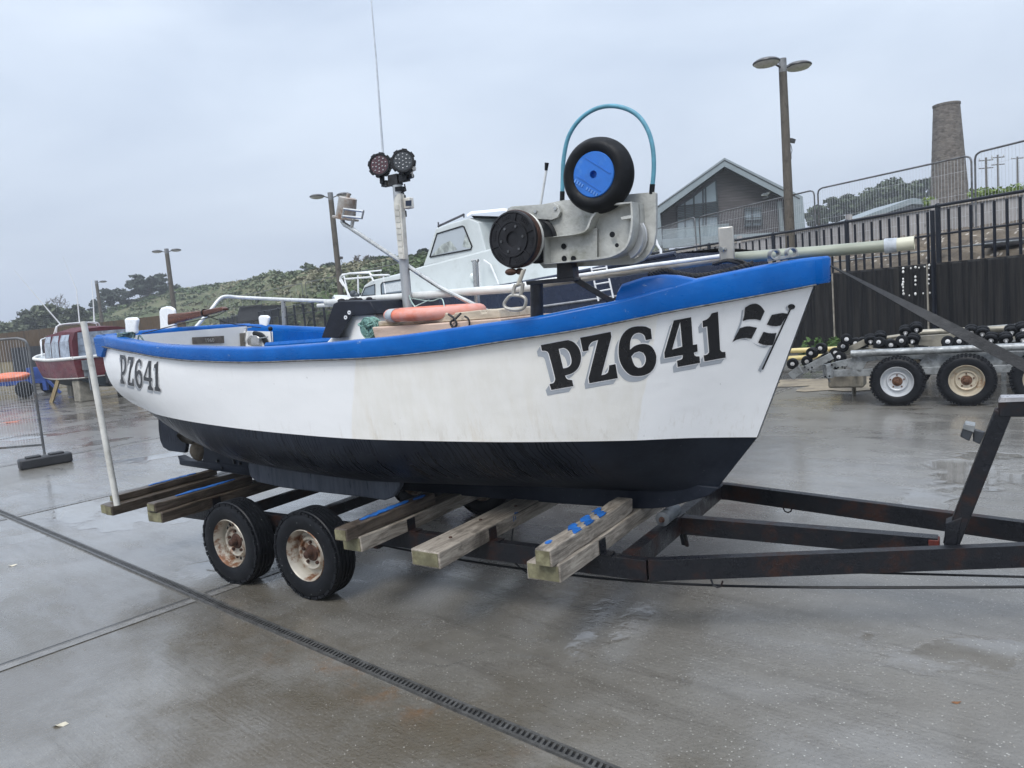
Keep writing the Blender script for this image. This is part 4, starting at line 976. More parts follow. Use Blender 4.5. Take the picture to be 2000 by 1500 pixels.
# rusty run-off beside the drain
sx, sy, sz = t.sep(co)
dist = t.math('ADD', t.math('MULTIPLY', t.math('SUBTRACT', sx, DP.x), -dd.y), t.math('MULTIPLY', t.math('SUBTRACT', sy, DP.y), dd.x))
along = t.math('ADD', t.math('MULTIPLY', t.math('SUBTRACT', sx, DP.x), dd.x), t.math('MULTIPLY', t.math('SUBTRACT', sy, DP.y), dd.y))
near = t.math('MULTIPLY', t.step(dist, -.42, -.05), t.math('SUBTRACT', 1., t.step(dist, -.04, .0)))
rz_ = t.math('MULTIPLY', near, t.math('MULTIPLY', t.step(along, .6, 1.4), t.math('SUBTRACT', 1., t.step(along, 2.6, 3.6))))
rs = t.step(t.noise(2.6, 6, .75), .46, .66)
c = t.mix(t.math('MULTIPLY', t.math('MULTIPLY', rz_, rs), .75), c, (.14,.065,.016))
brn = t.math('MULTIPLY', t.step(t.noise(.8, 6, .7, t.mapping(loc=(3,8,0), src=co)), .40, .60), t.math('MULTIPLY', t.step(along, -2.5, .5), t.math('SUBTRACT', 1., t.step(dist, -.2, .9))))
c = t.mix(t.math('MULTIPLY', brn, .85), c, (.084,.070,.048))  # brown ground tone that also paints in the boat's dark reflection
# pale aggregate showing through, mostly to the right of the drain
sp = t.voro(58, co); spr = t.voro(58, co, out='Color')
pick = t.math('GREATER_THAN', t.sep(spr)[0], .74)
spk = t.math('MULTIPLY', t.math('MULTIPLY', t.math('SUBTRACT', 1., t.step(sp, .16, .26)), pick), t.rng(t.step(dist, -.2, .5), 0, 1, .2, .75))
c = t.mix(spk, c, (.42,.41,.37))
grit = t.voro(140, co); pk2 = t.math('GREATER_THAN', t.sep(t.voro(140, co, out='Color'))[1], .6)
c = t.mix(t.math('MULTIPLY', t.math('MULTIPLY', t.math('SUBTRACT', 1., t.step(grit, .2, .4)), pk2), .45), c, (.04,.04,.042))
wetn = t.noise(.42, 5, .6, t.mapping(loc=(11,4,0), src=co)); wet2 = t.noise(2.1, 5, .65, t.mapping(scale=(.6,2.2,1), src=rot))
wet = t.math('ADD', t.math('MULTIPLY', wetn, .62), t.math('MULTIPLY', wet2, .38))
film = t.step(wet, .44, .60)
r = t.rng(film, 0, 1, .34, .12)
r = t.math('ADD', r, t.math('MULTIPLY', t.math('SUBTRACT', fine, .5), .25))
pud = t.step(t.math('ADD', t.math('MULTIPLY', t.noise(.55, 4, .55, t.mapping(loc=(2,17,0), src=co)), .8), t.math('MULTIPLY', mid, .2)), .575, .60)
r = t.mix(t.math('MULTIPLY', pud, .9), r, (.06,.06,.06))
calm = t.math('SUBTRACT', 1., t.math('MULTIPLY', pud, .93))
brush = t.noise(1., 6, .72, t.mapping(scale=(1.6,52,1), src=rot), .4)
h = t.math('ADD', t.math('MULTIPLY', brush, 1.0), t.math('MULTIPLY', fine, .8))
h = t.math('ADD', h, t.math('MULTIPLY', t.voro(58, co), .5))
h = t.math('MULTIPLY', h, calm)
nm = t.bump(h, .5, .007)
nm = t.bump(mid, .12, .03, nm)
CONC = t.set(c, r, 0, nm, spec=.5)
bi = t.b.inputs; t.link(t.rng(film, 0, 1, .45, 1.), bi['Coat Weight']); t.val(bi['Coat Roughness'], t.rng(pud, 0, 1, .12, .02)); bi['Coat IOR'].default_value = 1.52
t.link(t.bump(t.math('MULTIPLY', t.math('ADD', t.math('MULTIPLY', fine, .8), t.math('MULTIPLY', brush, .8)), calm), .16, .004, t.bump(t.math('MULTIPLY', mid, calm), .10, .03)), bi['Coat Normal'])
m = MB(); m.add([(-260,-30,0),(260,-30,0),(260,420,0),(-260,420,0)], [(0,1,2,3)])
tag(m.build('ground', CONC, smooth=0, fix=False), kind='structure')
# joints between the slabs: a dark sealed groove with a smoother trowelled margin
SEAL = M('dark joint sealant', (.018,.018,.019), .5, 0, .4, 20, bump=.2); MARG = M('trowelled concrete margin', (.16,.155,.145), .25, 0, .2, 7, bump=.12, bs=30, second=(.10,.092,.08), sc=5)
m = MB(); mg = MB()
def strip(mm, a, b, w, z):
    d = (b-a).normalized(); n = Vector((-d.y, d.x, 0)); k = max(2, int((b-a).length/1.5)); rows = []
    for i in range(k+1):
        p = a.lerp(b, i/k); o = random.uniform(-.006,.006); ww = w/2*random.uniform(.75,1.25)
        rows.append([p+n*(o-ww)+Vector((0,0,z)), p+n*(o+ww)+Vector((0,0,z))])
    mm.grid(rows)
for s in (-21.5,-17.1,-12.8,-8.6,-4.35,0.,5.2,9.6):
    a = DP+dd*s
    for sg, L in ((1, 30), (-1, 7)):
        if s > 4 and sg > 0: L = 0.01
        if L < 1: continue
        strip(m, a+dn*(.05*sg), a+dn*(L*sg), .014, .008)
        strip(mg, a+dn*(.05*sg)+dd*.055, a+dn*(L*sg)+dd*.055, .075, .004)
for off, s0, s1 in ((4.6,-26,1.5),(9.4,-28,0),(14.5,-30,-2)):
    strip(m, DP+dn*off+dd*s0, DP+dn*off+dd*s1, .014, .0085)
tag(m.build('ground_joints', SEAL, smooth=0, fix=False), kind='structure')
tag(mg.build('ground_margins', MARG, smooth=0, fix=False), kind='structure')
# slotted drain channel
dr = thing('drain_channel', DP+dd*1, 'black slotted drain channel crossing the wet concrete diagonally in the foreground', 'drain')
IRON = M('wet cast iron', (.07,.07,.068), .35, .1, .35, 14, bump=.2)
m = MB()
for sg in (1, -1): m.bar(DP+dn*(.026*sg)+dd*-24+Vector((0,0,.006)), DP+dn*(.026*sg)+dd*8+Vector((0,0,.006)), .014, .014)
m.build('channel_frame', IRON, dr)
m = MB(); strip(m, DP+dd*-24, DP+dd*8, .038, .003); m.build('channel_bed', M('dark channel', (.006,.006,.007), .6), dr, smooth=0)
m = MB(); s = -24.
while s < 8:
    m.bar(DP+dn*-.021+dd*(s+.008)+Vector((0,0,.0065)), DP+dn*.021+dd*(s-.002)+Vector((0,0,.0065)), .013, .009); s += .029
m.build('grating', IRON, dr, smooth=0)
gr = MB()
for _ in range(800):
    p = gnd(random.uniform(300,2100), random.uniform(1120,1560)) if random.random() < .75 else gnd(random.uniform(-100,2100), random.uniform(900,1500))
    s = random.uniform(.0018,.0042); a0 = random.random()*3; q = [p+Vector((s*random.uniform(.7,1.3)*math.cos(a0+k*math.pi/2), s*random.uniform(.7,1.3)*math.sin(a0+k*math.pi/2), .0004)) for k in range(4)]
    gr.add(q+[p+Vector((0,0,s*1.1))], [(0,1,4),(1,2,4),(2,3,4),(3,0,4)])
tag(gr.build('grit', M('pale grit', (.23,.215,.19), .7, 0, .5, 3), smooth=0, fix=False), 'pale specks of grit scattered over the wet concrete', 'grit', kind='stuff')
# bits of litter
for k, (q, lab) in enumerate((((118,1417),'small pale leaf lying alone on the grey concrete, bottom left'), ((25,1105),'tiny pale scrap on the concrete left of the drain'), ((1868,1373),'small brown leaf on the concrete, bottom right'))):
    p = gnd(*q); m = MB()
    m.add([p+(1 if k < 2 else .55)*Vector((math.cos(a)*.028*(1+.5*math.cos(2*a)), math.sin(a)*.016, .006+.006*math.sin(a*2+k))) for a in np.linspace(0,2*math.pi,9)[:-1]], [tuple(range(8))])
    tag(m.build('leaf', M('pale leaf', (.5,.46,.36), .7) if k < 2 else M('brown leaf', (.18,.08,.03), .7), smooth=0, fix=False), lab, 'leaf', 'leaves and scraps on the concrete')
# sandy dirt below the stacked trailers
m = MB(); cpt = gnd(1640,748); pts = []
for k in range(40):
    a = 2*math.pi*k/40; rr = 1+.25*math.sin(3*a+1)+.18*math.sin(7*a)+random.uniform(-.1,.1)
    pts.append(Vector((cpt.x+1.1*rr*math.cos(a), cpt.y+.9*rr*math.sin(a), .0105)))
m.add(pts, [tuple(range(40))])
tag(m.build('ground_sand', M('damp sandy dirt', (.26,.22,.155), .8, 0, .35, 6, bump=.4, second=(.13,.11,.085), sc=3, st=(.4,.65)), smooth=0, fix=False), kind='structure')

# ================================================================== RETAINING WALL, RAILING, BANK
LINE = [Vector(p) for p in ((12.9,8.6),(11.2,12.5),(9.9,15.4),(7.95,20.5),(5.5,25.1),(-10.9,46.5),(-22.5,67),(-33.5,86.))]
cum = [0.]
for a, b in zip(LINE, LINE[1:]): cum.append(cum[-1]+(b-a).length)
def lp(s, off=0., z=0.):
    s = max(0, min(cum[-1]-1e-4, s)); i = max(k for k in range(len(LINE)-1) if cum[k] <= s+1e-9)
    d = (LINE[i+1]-LINE[i]).normalized(); p = LINE[i]+d*(s-cum[i]); n = Vector((d.y, -d.x))
    return Vector((p.x+n.x*off, p.y+n.y*off, z))
t = NT('dark ribbed wall')
v = t.mapping(scale=(10,10,.3)); n1 = t.noise(1.4, 6, .75, v); n2 = t.noise(5, 5, .7, v)
c = t.mix(t.step(n1, .36, .68), (.003,.0035,.005), (.024,.0225,.021)); c = t.mix(t.step(n2, .6, .78), c, (.062,.058,.052))
WALLM = t.set(c, .72, 0, t.bump(n2, .4, .02), spec=.2)
wz = lambda s: 1.985-1.1*(0 if s < 37 else 1 if s > 43 else ((s-37)/6)**2*(3-2*(s-37)/6))
wall = thing('retaining_wall', lp(20), 'tall dark ribbed retaining wall with black railings on top, behind the stacked trailers', 'wall')
m = MB(); rows = []
S_ = list(np.arange(0, 45, .1))+list(np.arange(45, cum[-1], .5)); prof = [0,0,.06,.06]
for i, s in enumerate(S_):
    o = -(.045 if (i//2) % 2 == 0 else 0.) - random.uniform(0,.012)
    rows.append([lp(s,o,0), lp(s,o,wz(s)-.045), lp(s,.0,wz(s)), lp(s,.3,wz(s)), lp(s,.3,0)])
m.grid(rows); m.build('wall_face', WALLM, wall, smooth=0)
m = MB()
for s in np.arange(3.2, 37, 2.75): m.bar(lp(s,-.062,.0), lp(s,-.062,1.97), .035, .02, lp(s,1)-lp(s,0))
m.build('pale_joint', M('pale joint strip', (.26,.24,.2), .8, 0, .3, 6), wall, smooth=0)
m = MB(); Pm = lp(7.1,-.10,1); dW = (lp(9,0,0)-lp(7,0,0)).normalized()
for q, r0 in [((1764,524),.028),((1764,531),.026),((1764,545),.02),((1764,551),.026),((1763,556),.03),((1764,561),.02),((1764,568),.02),((1765,574),.03),((1779,524),.02),((1788,522),.028),((1795,523),.02),((1788,541),.024),((1788,548),.026),((1788,556),.022),((1788,574),.026),((1776,577),.016),((1806,521),.02),((1815,518),.024),((1814,524),.018),((1814,537),.02),((1814,545),.022),((1814,554),.016),((1803,573),.018),((1816,572),.022)]:
    c0 = onpl(q[0], q[1], Pm, dW); m.sphere(c0, r0*.95, 9, 6, (1,1,random.uniform(.9,1.6)))
tag(m.build('mounting_adhesive', M('white adhesive dabs', (.62,.62,.60), .6), wall, smooth=50), 'white dabs in a square on the dark wall')
# black railing, one bay per part
RAILB = M('black railing paint', (.006,.008,.014), .4, 0, .3, 8, spec=.3)
rail = thing('railing', lp(20,.12,1.985), 'long black railing of upright bars along the top of the dark wall', 'railing')
TOPZ = 3.22
npost = int(cum[-1]/2.55); posts = [.9+2.55*k for k in range(npost)]
m = MB(); m.tube([lp(s,.12,TOPZ) for s in np.arange(.2, cum[-1], .85)], .035, 10); m.build('top_rail', RAILB, rail)
m = MB(); m.tube([lp(s,.12,2.60) for s in np.arange(.2, cum[-1], .85)], .024, 8); m.build('mid_rail', RAILB, rail)
for k, s in enumerate(posts):
    m = MB(); b0 = lp(s,.12,wz(s)); b1 = lp(s,.12,TOPZ-.03); r_ = .055 if s < 40 else .085; m.tube([b0, b1], r_, 12); m.sphere(b1+Vector((0,0,.03)), r_*1.13, 12, 8)
    m.build('post', RAILB, rail)
s_k = lambda k: posts[k]
for k in range(npost-1):
    m = MB(); n = 10 if s_k(k) < 40 else 9
    for j in range(1, n):
        s = posts[k]+2.55*j/n; m.bar(lp(s,.12,wz(s)+.005), lp(s,.12,TOPZ-.10), .042 if s < 40 else .036, .042 if s < 40 else .036)
    m.build('bar_bay', RAILB, rail, smooth=0)
for s, z1 in ((posts[5]-1.15, 3.1),) : pass
m = MB()
for q, lo in (((1824,410),(1836,625)), ((597,598),(600,640))):
    pass
sq = thing('square_post', lp(9.35,-.12,0), 'thick flat black post standing in front of the railing and dark wall', 'post')
def line_s(px, py):            # distance along the wall line for a sight-line column
    d = ray(px, py); best = min(np.arange(0, cum[-1], .05), key=lambda s: abs((lp(s).x)*d.y-(lp(s).y)*d.x)); return float(best)
s0 = line_s(1830, 500); sq.location = lp(s0,-.11,0); WORLD[sq.name] = Matrix.Translation(sq.location)
m = MB(); m.bar(lp(s0,-.11,.6), lp(s0,-.11,3.12), .05, .085, lp(s0,1)-lp(s0,0)); m.build('post_body', RAILB, sq, smooth=0)
m = MB(); m.bar(lp(s0,-.11,.0), lp(s0,-.11,.6), .06, .09, lp(s0,1)-lp(s0,0)); m.build('post_base', RAILB, sq, smooth=0)
# bank behind the railing, then the concrete wall
t = NT('stony earth bank')
n1 = t.noise(1.2, 6, .7); vv = t.voro(7); st = t.sep(t.voro(7, out='Color'))
c = t.mix(t.step(n1, .35, .65), (.06,.046,.032), (.135,.108,.075)); c = t.mix(t.math('MULTIPLY', t.math('GREATER_THAN', st[0], .72), t.math('SUBTRACT', 1., t.step(vv, .25, .42))), c, (.33,.30,.26))
EARTH = t.set(c, .85, 0, t.bump(vv, .6, .05))
CW = [gnd(*q, z=3.75) for q in ((2130,345),(2000,370),(1697,419),(1550,447),(1440,467),(1290,494))]
CW = [Vector((p.x, p.y)) for p in CW]; CW.append(CW[-1]+(CW[-1]-CW[-2])*1.8)
ccum = [0.]
for a, b in zip(CW, CW[1:]): ccum.append(ccum[-1]+(b-a).length)
def cwp(s, off, z):
    s = max(0, min(ccum[-1]-1e-4, s)); i = max(k for k in range(len(CW)-1) if ccum[k] <= s+1e-9)
    d = (CW[i+1]-CW[i]).normalized(); p = CW[i]+d*(s-ccum[i]); n = Vector((d.y, -d.x)); return Vector((p.x+n.x*off, p.y+n.y*off, z))
m = MB(); rows = []
for k in range(161):
    f = k/160; a = lp(f*37, .31, wz(f*37)-.015); b = cwp(f*ccum[-1], -.02, 2.75)
    rows.append([a.lerp(b, e)+Vector((0,0,(.38*math.sin(math.pi*e)+ (0 if e in (0,1) else random.uniform(-.075,.075))))) for e in np.linspace(0,1,22)])
m.grid(rows); tag(m.build('earth_bank', EARTH, smooth=50), kind='structure')
t = NT('old rendered concrete')
n1 = t.noise(1.6, 6, .75, t.mapping(scale=(1,1,.5))); n2 = t.noise(9, 5, .7, t.mapping(scale=(1,1,.5)))
c = t.mix(t.step(n1, .35, .7), (.36,.345,.335), (.23,.22,.215)); c = t.mix(t.step(n2, .58, .75), c, (.15,.145,.14))
OLDC = t.set(c, .85, 0, t.bump(n2, .3, .02))
cw = thing('panel_wall', cwp(12,0,2.7), 'old pale concrete panel wall behind the black railing, below the chimney', 'wall')
m = MB(); m.grid([[cwp(s,0,2.4), cwp(s,0,3.60), cwp(s,.14,3.60), cwp(s,.14,2.4)] for s in np.linspace(0, ccum[-1], 60)]); m.build('wall_panel', OLDC, cw, smooth=0)
m = MB(); m.grid([[cwp(s,-.05,3.605), cwp(s,-.05,3.70), cwp(s,.2,3.72), cwp(s,.2,3.605)] for s in np.linspace(0, ccum[-1], 60)], ); m.build('coping', M('tan coping stone', (.28,.25,.21), .8, 0, .25, 4), cw, smooth=0)
for s in np.arange(1.2, ccum[-1]-1, 2.9):
    m = MB(); m.bar(cwp(s,-.06,2.4), cwp(s,-.06,3.86), .17, .13, cwp(s,1,0)-cwp(s,0,0)); m.build('wall_post', OLDC, cw, smooth=0)
m = MB(); hp_ = [lp(s,.5,2.28+.01*math.sin(s)) for s in np.arange(2, 34, 1.)]; m.tube(hp_, .022, 8)
for s in np.arange(3, 34, 3.): m.tube([lp(s,.5,1.98), lp(s,.5,2.28)], .02, 6)
tag(m.build('low_rail', GALV), 'low grey pipe rail on the earth bank just behind the black railing', 'rail')
m = MB(); c0 = lp(line_s(1915,500), .75, 2.28); m.box(c0, (.75,.35,.16), Matrix.Rotation(R(-62),3,'Z')); m.box(c0+Vector((.5,-.9,.02)), (.6,.3,.12), Matrix.Rotation(R(-66),3,'Z'))
tag(m.build('fence_foot', M('dark block', (.05,.05,.055), .8), bevel=.03), 'dark flat fence blocks lying on the bank at the right', 'fence block')

# ---- mesh site-fence panels on the bank
WIRE = M('galvanised wire', (.55,.57,.60), .5, .3, .15, 8)
PIPED = M('dull fence tube', (.12,.125,.13), .5, .4, .35, 6, second=(.10,.075,.06), sc=5, st=(.5,.7))
def site_fence(a, b, zb, h, label, group, pitch=.09, wr=.0035, tr=.021, foot=None, hz=(.28,.55,.83)):
    a = Vector((a.x, a.y, zb)); b = Vector((b.x, b.y, zb)); L = (b-a).length; d = (b-a)/L; z = Vector((0,0,1))
    root = thing('site_fence', (a+b)/2, label, 'fence panel', group)
    pts = [a, a+z*(h-.16)] + cat_spline([a+z*(h-.16), a+z*(h-.05)+d*.04, a+z*h+d*.16], 4)[1:] + [b+z*h-d*.16] + cat_spline([b+z*h-d*.16, b+z*(h-.05)-d*.04, b+z*(h-.16)], 4)[1:] + [b]
    m = MB(); m.tube(pts, tr, 10); m.bar(a+z*.16, b+z*.16, tr*1.6, tr*1.6); m.build('panel_frame', PIPED, root)
    m = MB(); n = int(L/pitch)
    for k in range(1, n):
        p = a+d*(L*k/n); m.bar(p+z*.16, p+z*(h-.02), wr*2, wr*2)
    for f in hz: m.bar(a+z*h*f, b+z*h*f, wr*2, wr*2)
    m.build('wire_mesh', WIRE, root, smooth=0)
    if foot:
        for e in foot:
            p = a if e == 0 else b
            m = MB(); m.box(p+Vector((0,0,-.08)), (.75,.25,.16), Matrix.Rotation(math.atan2(d.y,d.x)+math.pi/2,3,'Z')); m.build('foot_block', M('black plastic foot', (.02,.021,.024), .5), root, bevel=.03)
    return root
HT = 4.58
fp = [(gnd(1215,468,HT),gnd(1357,424,HT)),(gnd(1365,424,HT),gnd(1590,371,HT)),(gnd(1597,369,HT),gnd(1897,303,HT)),(gnd(1904,299,HT),gnd(2130,243,HT))]
labs = ['mesh fence panel in front of the timber gable, nearest the line hauler','mesh fence panel crossing in front of the gabled building up to the tall lamp post','mesh fence panel on the bank between the tall lamp post and the stone chimney','rightmost mesh fence panel on the bank, beyond the chimney']
for (a, b), lb_ in zip(fp, labs): site_fence(a, b, 2.55, HT-2.55, lb_, 'mesh fence panels on the bank', .085, .0022, .024, foot=(0,1))
# the near panel at the left, standing in a black foot
na = gnd(-150,932); nb = gnd(89,900)
fn = site_fence(Vector((nb.x-3.2, nb.y+.05, 0)), nb, .10, 1.86, 'galvanised mesh fence panel standing on the wet concrete at the left edge', None, .045, .0013, .02, foot=None, hz=(.42,.70))
nd = Vector((1,-.02,0))
ff = thing('fence_foot', nb, 'long black rubber block holding up the mesh fence panel at the left', 'fence block')
m = MB(); fx = gnd(38,918); fx2 = gnd(140,900); fd = (fx2-fx).normalized(); 
m.bar(fx+Vector((0,0,.075)), fx2+Vector((0,0,.075)), .24, .15); m.build('block_body', M('black plastic foot', (.02,.021,.024)), ff, bevel=.025)
m = MB()
for s in (.28,.72): m.bar(fx.lerp(fx2,s-.14)+Vector((0,0,.163)), fx.lerp(fx2,s+.14)+Vector((0,0,.163)), .16, .03)
m.build('block_pad', M('black plastic foot', (.02,.021,.024)), ff, bevel=.01)

# ================================================================== LAMP POSTS
POLEW = wood('weathered lamp pole timber', (.05,.042,.032), (.115,.098,.075), .8, 2)
LID = M('dark lamp housing', (.05,.05,.052), .4, .2, .3, 5); DIFF = M('milky lamp glass', (.45,.44,.40), .3, 0, .15, 6)
def lamp(base, H, label, heads, rz=0., r=.13):
    root = thing('street_lamp', base, label, 'lamp post', 'lamp posts along the wall'); b = Vector(base)
    fr = Matrix.Translation(b) @ Matrix.Rotation(rz, 4, 'Z')
    m = MB(); m.tube([(0,0,0),(0,0,H*.5),(0,0,H-.35)], [r*1.25,r*1.08,r*.98], 14); m.build('pole', POLEW, root, fr)
    m = MB(); m.tube([(0,0,H-.36),(0,0,H+.05)], r*.99, 14); m.build('pole_cap', M('grey pole collar', (.16,.165,.17), .6), root, fr)
    for sg in heads:
        m = MB(); m.tube([(sg*r*.8,0,H-.22),(sg*(r+.3),0,H-.10)], .03, 8); a = m.build('lamp_arm', LID, root, fr)
        cx = sg*(r+.58)
        m = MB(); m.lathe([(.13,0),(.125,.12),(.09,.30),(.03,.40),(0,.41),(-.03,.39)], (cx,0,H-.12), (0,0,1), 24); h = m.build('lamp_head', LID, root, fr)
        m = MB(); m.lathe([(-.025,.385),(-.08,.33),(-.115,.2),(-.125,0)], (cx,0,H-.12), (0,0,1), 24); m.build('diffuser', DIFF, h, fr)
    m = MB(); m.box((r+.09,-.05,H*.60), (.16,.14,.13), Euler((.3,.2,0)).to_matrix()); m.tube([(r,0,H*.60-.02),(r+.06,-.03,H*.60-.14),(r+.1,-.03,H*.6-.3),(r,0,H*.6-.55)], .012, 5); m.box((r+.02,0,H*.52), (.07,.08,.16))
    m.build('camera_box', M('grey camera housing', (.07,.07,.075), .45), root, fr)
    return root
pz = lambda px, py, Y: at(px, py, Y)
pR = at(1528,118,24.); lamp((pR.x,pR.y,2.6), pR.z-2.6, 'tall wooden lamp post with two oval heads, standing in front of the gabled building', (1,-1), R(28), .125)
pM = at(645,378,42.); lamp((pM.x,pM.y,0), pM.z, 'wooden twin-headed lamp post just left of the aluminium mast, above the white cruiser bow', (1,-1), R(8), .15)
pL = at(325,487,62.); lamp((pL.x,pL.y,0), pL.z, 'wooden twin-headed lamp post rising behind the white rudder head and tiller', (1,-1), R(5), .17)
pS = at(188,549,88.); lamp((pS.x,pS.y,0), pS.z, 'wooden lamp post with a single head, beside the dark trees at the left', (1,), R(5), .18)
pT = at(685,517,110.); lamp((pT.x,pT.y,2.), pT.z-2, 'tiny distant lamp with one head on the hill behind the cruiser rail', (-1,), R(60), .2)

# ================================================================== GABLED BUILDING
YB = 45.
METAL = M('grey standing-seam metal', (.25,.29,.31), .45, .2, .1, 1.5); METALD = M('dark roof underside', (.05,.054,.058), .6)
t = NT('silvered timber boards')
x, y, z = t.sep(); bd = t.math('FRACT', t.math('MULTIPLY', z, 6.))
n1 = t.noise(2, 5, .7, t.mapping(scale=(.5,.5,9))); c = t.mix(t.step(n1, .35, .7), (.058,.052,.053), (.105,.096,.098)); c = t.mix(t.step(bd, .88, .94), c, (.03,.028,.027))
BOARD = t.set(c, .8)
blg = thing('gabled_building', at(1425,470,YB), 'grey metal and dark timber building with a wide gable, behind the tall lamp post', 'building')
bk = Vector((.27, 1, 0)).normalized()
ob = [(1283,481),(1271,411),(1415,308),(1568,384),(1573,452)]; ib = [(1293,467),(1289,417),(1415,325),(1536,388),(1541,452)]
def bp(q, dep=0.): return at(q[0], q[1], YB)+bk*dep
O = [bp(q) for q in ob]; I = [bp(q) for q in ib]; OB = [bp(q, 18) for q in ob]; IB = [bp(q, 1.3) for q in ib]
m = MB()
for k in range(4): m.add([O[k],O[k+1],I[k+1],I[k]], [(0,1,2,3)]); m.add([O[k],OB[k],OB[k+1],O[k+1]], [(0,1,2,3)])
m.add([I[k] for k in range(5)]+[IB[k] for k in range(5)], [(k,k+1,5+k+1,5+k) for k in range(4)])
m.add([O[4],O[0],I[0],I[4]], [(0,1,2,3)])
m.build('roof', METAL, blg, smooth=0)
m = MB()
for f in (.08,):
    pass
seam = [bp((q[0], q[1]), -.02) for q in ((1276,410),(1415,313),(1562,388))]
m.tube(seam, .03, 5); m.build('roof_seam', METALD, blg)
m = MB(); W_ = [bp(q, .9) for q in ib]; m.add(W_+[bp((1293,470),.9), bp((1541,470),.9)], [(0,1,2,3,4,6,5)]); m.build('timber_wall', BOARD, blg, smooth=0)
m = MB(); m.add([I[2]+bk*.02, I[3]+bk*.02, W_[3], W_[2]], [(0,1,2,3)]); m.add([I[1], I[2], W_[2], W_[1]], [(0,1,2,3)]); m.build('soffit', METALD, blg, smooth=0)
PANE = NT('building glass').set((.20,.25,.275), .08, 0, spec=.8); MULL = M('dark window frame', (.04,.05,.055), .5)
def window(quad, mull, lou, label=None):
    m = MB(); Q = [bp(q, .82) for q in quad]; m.add(Q, [tuple(range(len(Q)))]); w = m.build('window', PANE, blg, smooth=0, fix=False)
    m = MB()
    Q2 = [bp(q, .78) for q in quad]
    for a, b in zip(Q2, Q2[1:]+Q2[:1]): m.bar(a, b, .07, .07)
    for a, b in mull: m.bar(bp(a,.78), bp(b,.78), .07, .07)
    m.build('window_frame', MULL, w, smooth=0)
    if lou:
        m = MB()
        for a, b in lou: m.bar(bp(a,.66), bp(b,.66), .12, .045)
        m.build('louvre', MULL, w, smooth=0)
window([(1322,470),(1322,401),(1350,384),(1377,363),(1399,347.5),(1401,391),(1405,470)], [((1338,470),(1337,393)),((1356,470),(1355,379)),((1374,470),(1373,366)),((1380,470),(1378,363)),((1322,424),(1405,420)),((1322,401),(1401,391))], [((1322,402+k*3.4),(1403,392+k*3.4)) for k in range(8)])
window([(1456,440),(1455.5,404),(1489,402),(1490,438)], [((1471,439),(1471,403)),((1456,430),(1490,428))], [((1455,405+k*3),(1489,403+k*3)) for k in (0,1.3,6.5,8,9.3)])
m = MB(); m.add([bp((1294,466),.1), bp((1294,449),.1), bp((1424,437),.1), bp((1427,462),.1)], [(0,1,2,3)])
BG = NT('balcony glass').set((.30,.36,.38), .1, 0, alpha=.55); m.build('balcony_glass', BG, blg, smooth=0, fix=False)
m = MB(); m.bar(bp((1294,449),.1), bp((1424,437),.1), .05, .05); m.bar(bp((1293,478)), bp((1424,466)), .5, .45); m.build('balcony_rail', METAL, blg, smooth=0)
m = MB(); m.bar(bp((1524,391),.7), bp((1529,450),.7), .22, .2); m.build('drainpipe', METAL, blg)
m = MB(); m.tube(cat_spline([bp((1497,384),.5), bp((1504,382),.5), bp((1512,384),.6), bp((1524,391),.8)], 5), .04, 6); m.sphere(bp((1497,386),.5), .14, 10, 6, (1.4,1,.6)); m.build('wall_lamp', METALD, blg)
gull = thing('gull', bp((1499,380),.5), 'small white gull perched on the wall lamp of the gabled building', 'gull')
m = MB(); g0 = bp((1499,378.5),.5)
m.grid([[g0+Vector((x_, r_*math.cos(a), z_+r_*math.sin(a)*.95)) for a in np.linspace(0,2*math.pi,12,endpoint=False)] for x_, z_, r_ in ((-.34,-.02,.01),(-.24,0,.05),(-.1,.02,.10),(.05,.05,.115),(.15,.10,.08),(.19,.16,.055),(.22,.20,.06),(.27,.21,.052),(.31,.20,.02),(.37,.185,.006))], True)
for sy in (.03,-.03): m.tube([g0+Vector((0,sy,-.05)), g0+Vector((.01,sy,-.19))], .01, 5)
m.build('gull_body', M('white plumage', (.78,.78,.77), .7), gull)
m = MB()
for sg in (1,-1): m.sphere(g0+Vector((-.1,sg*.085,.04)), .1, 10, 6, (2.2,.3,.7))
m.build('wing', M('grey plumage', (.35,.37,.39), .7), gull)
m = MB()
for k in range(3): m.tube([bp((1283,402+3*k), 1), at(1120,475+6*k,44)], .012, 4)
tag(m.build('overhead_wire', BLACK), 'thin overhead wires running down left from the gable roof', 'wire')
# chimney stack
YC = 46.
t = NT('rubble stone')
sc_ = t.mapping(scale=(2.6,2.6,5.2)); vv = t.voro(1.7, sc_, 'F1'); ve = t.voro(1.7, sc_, 'DISTANCE_TO_EDGE'); vc = t.sep(t.voro(1.7, sc_, out='Color'))[0]
c = t.mix(vc, (.075,.063,.055), (.165,.145,.127)); c = t.mix(t.math('SUBTRACT', 1., t.step(ve, .02, .09)), c, (.12,.108,.097)); c = t.mix(t.step(t.noise(.9, 5, .7), .55, .75), c, (.066,.058,.051))
STONE = t.set(c, .9, 0, t.bump(ve, .7, .05))
ch = thing('stone_chimney', at(1855,395,YC), 'tapering round stone chimney stack behind the mesh fence on the right', 'chimney')
bl, br = at(1820,398,YC), at(1890,392,YC); tl2, tr2 = at(1821.5,210,YC), at(1867.5,204,YC); cb_ = (bl+br)/2; ct_ = (tl2+tr2)/2
rb_, rt_ = (br-bl).length/2, (tr2-tl2).length/2; cb_.z -= 1.0; ct_.x, ct_.y = cb_.x+(ct_.x-cb_.x)*.35, cb_.y
m = MB(); rows = []
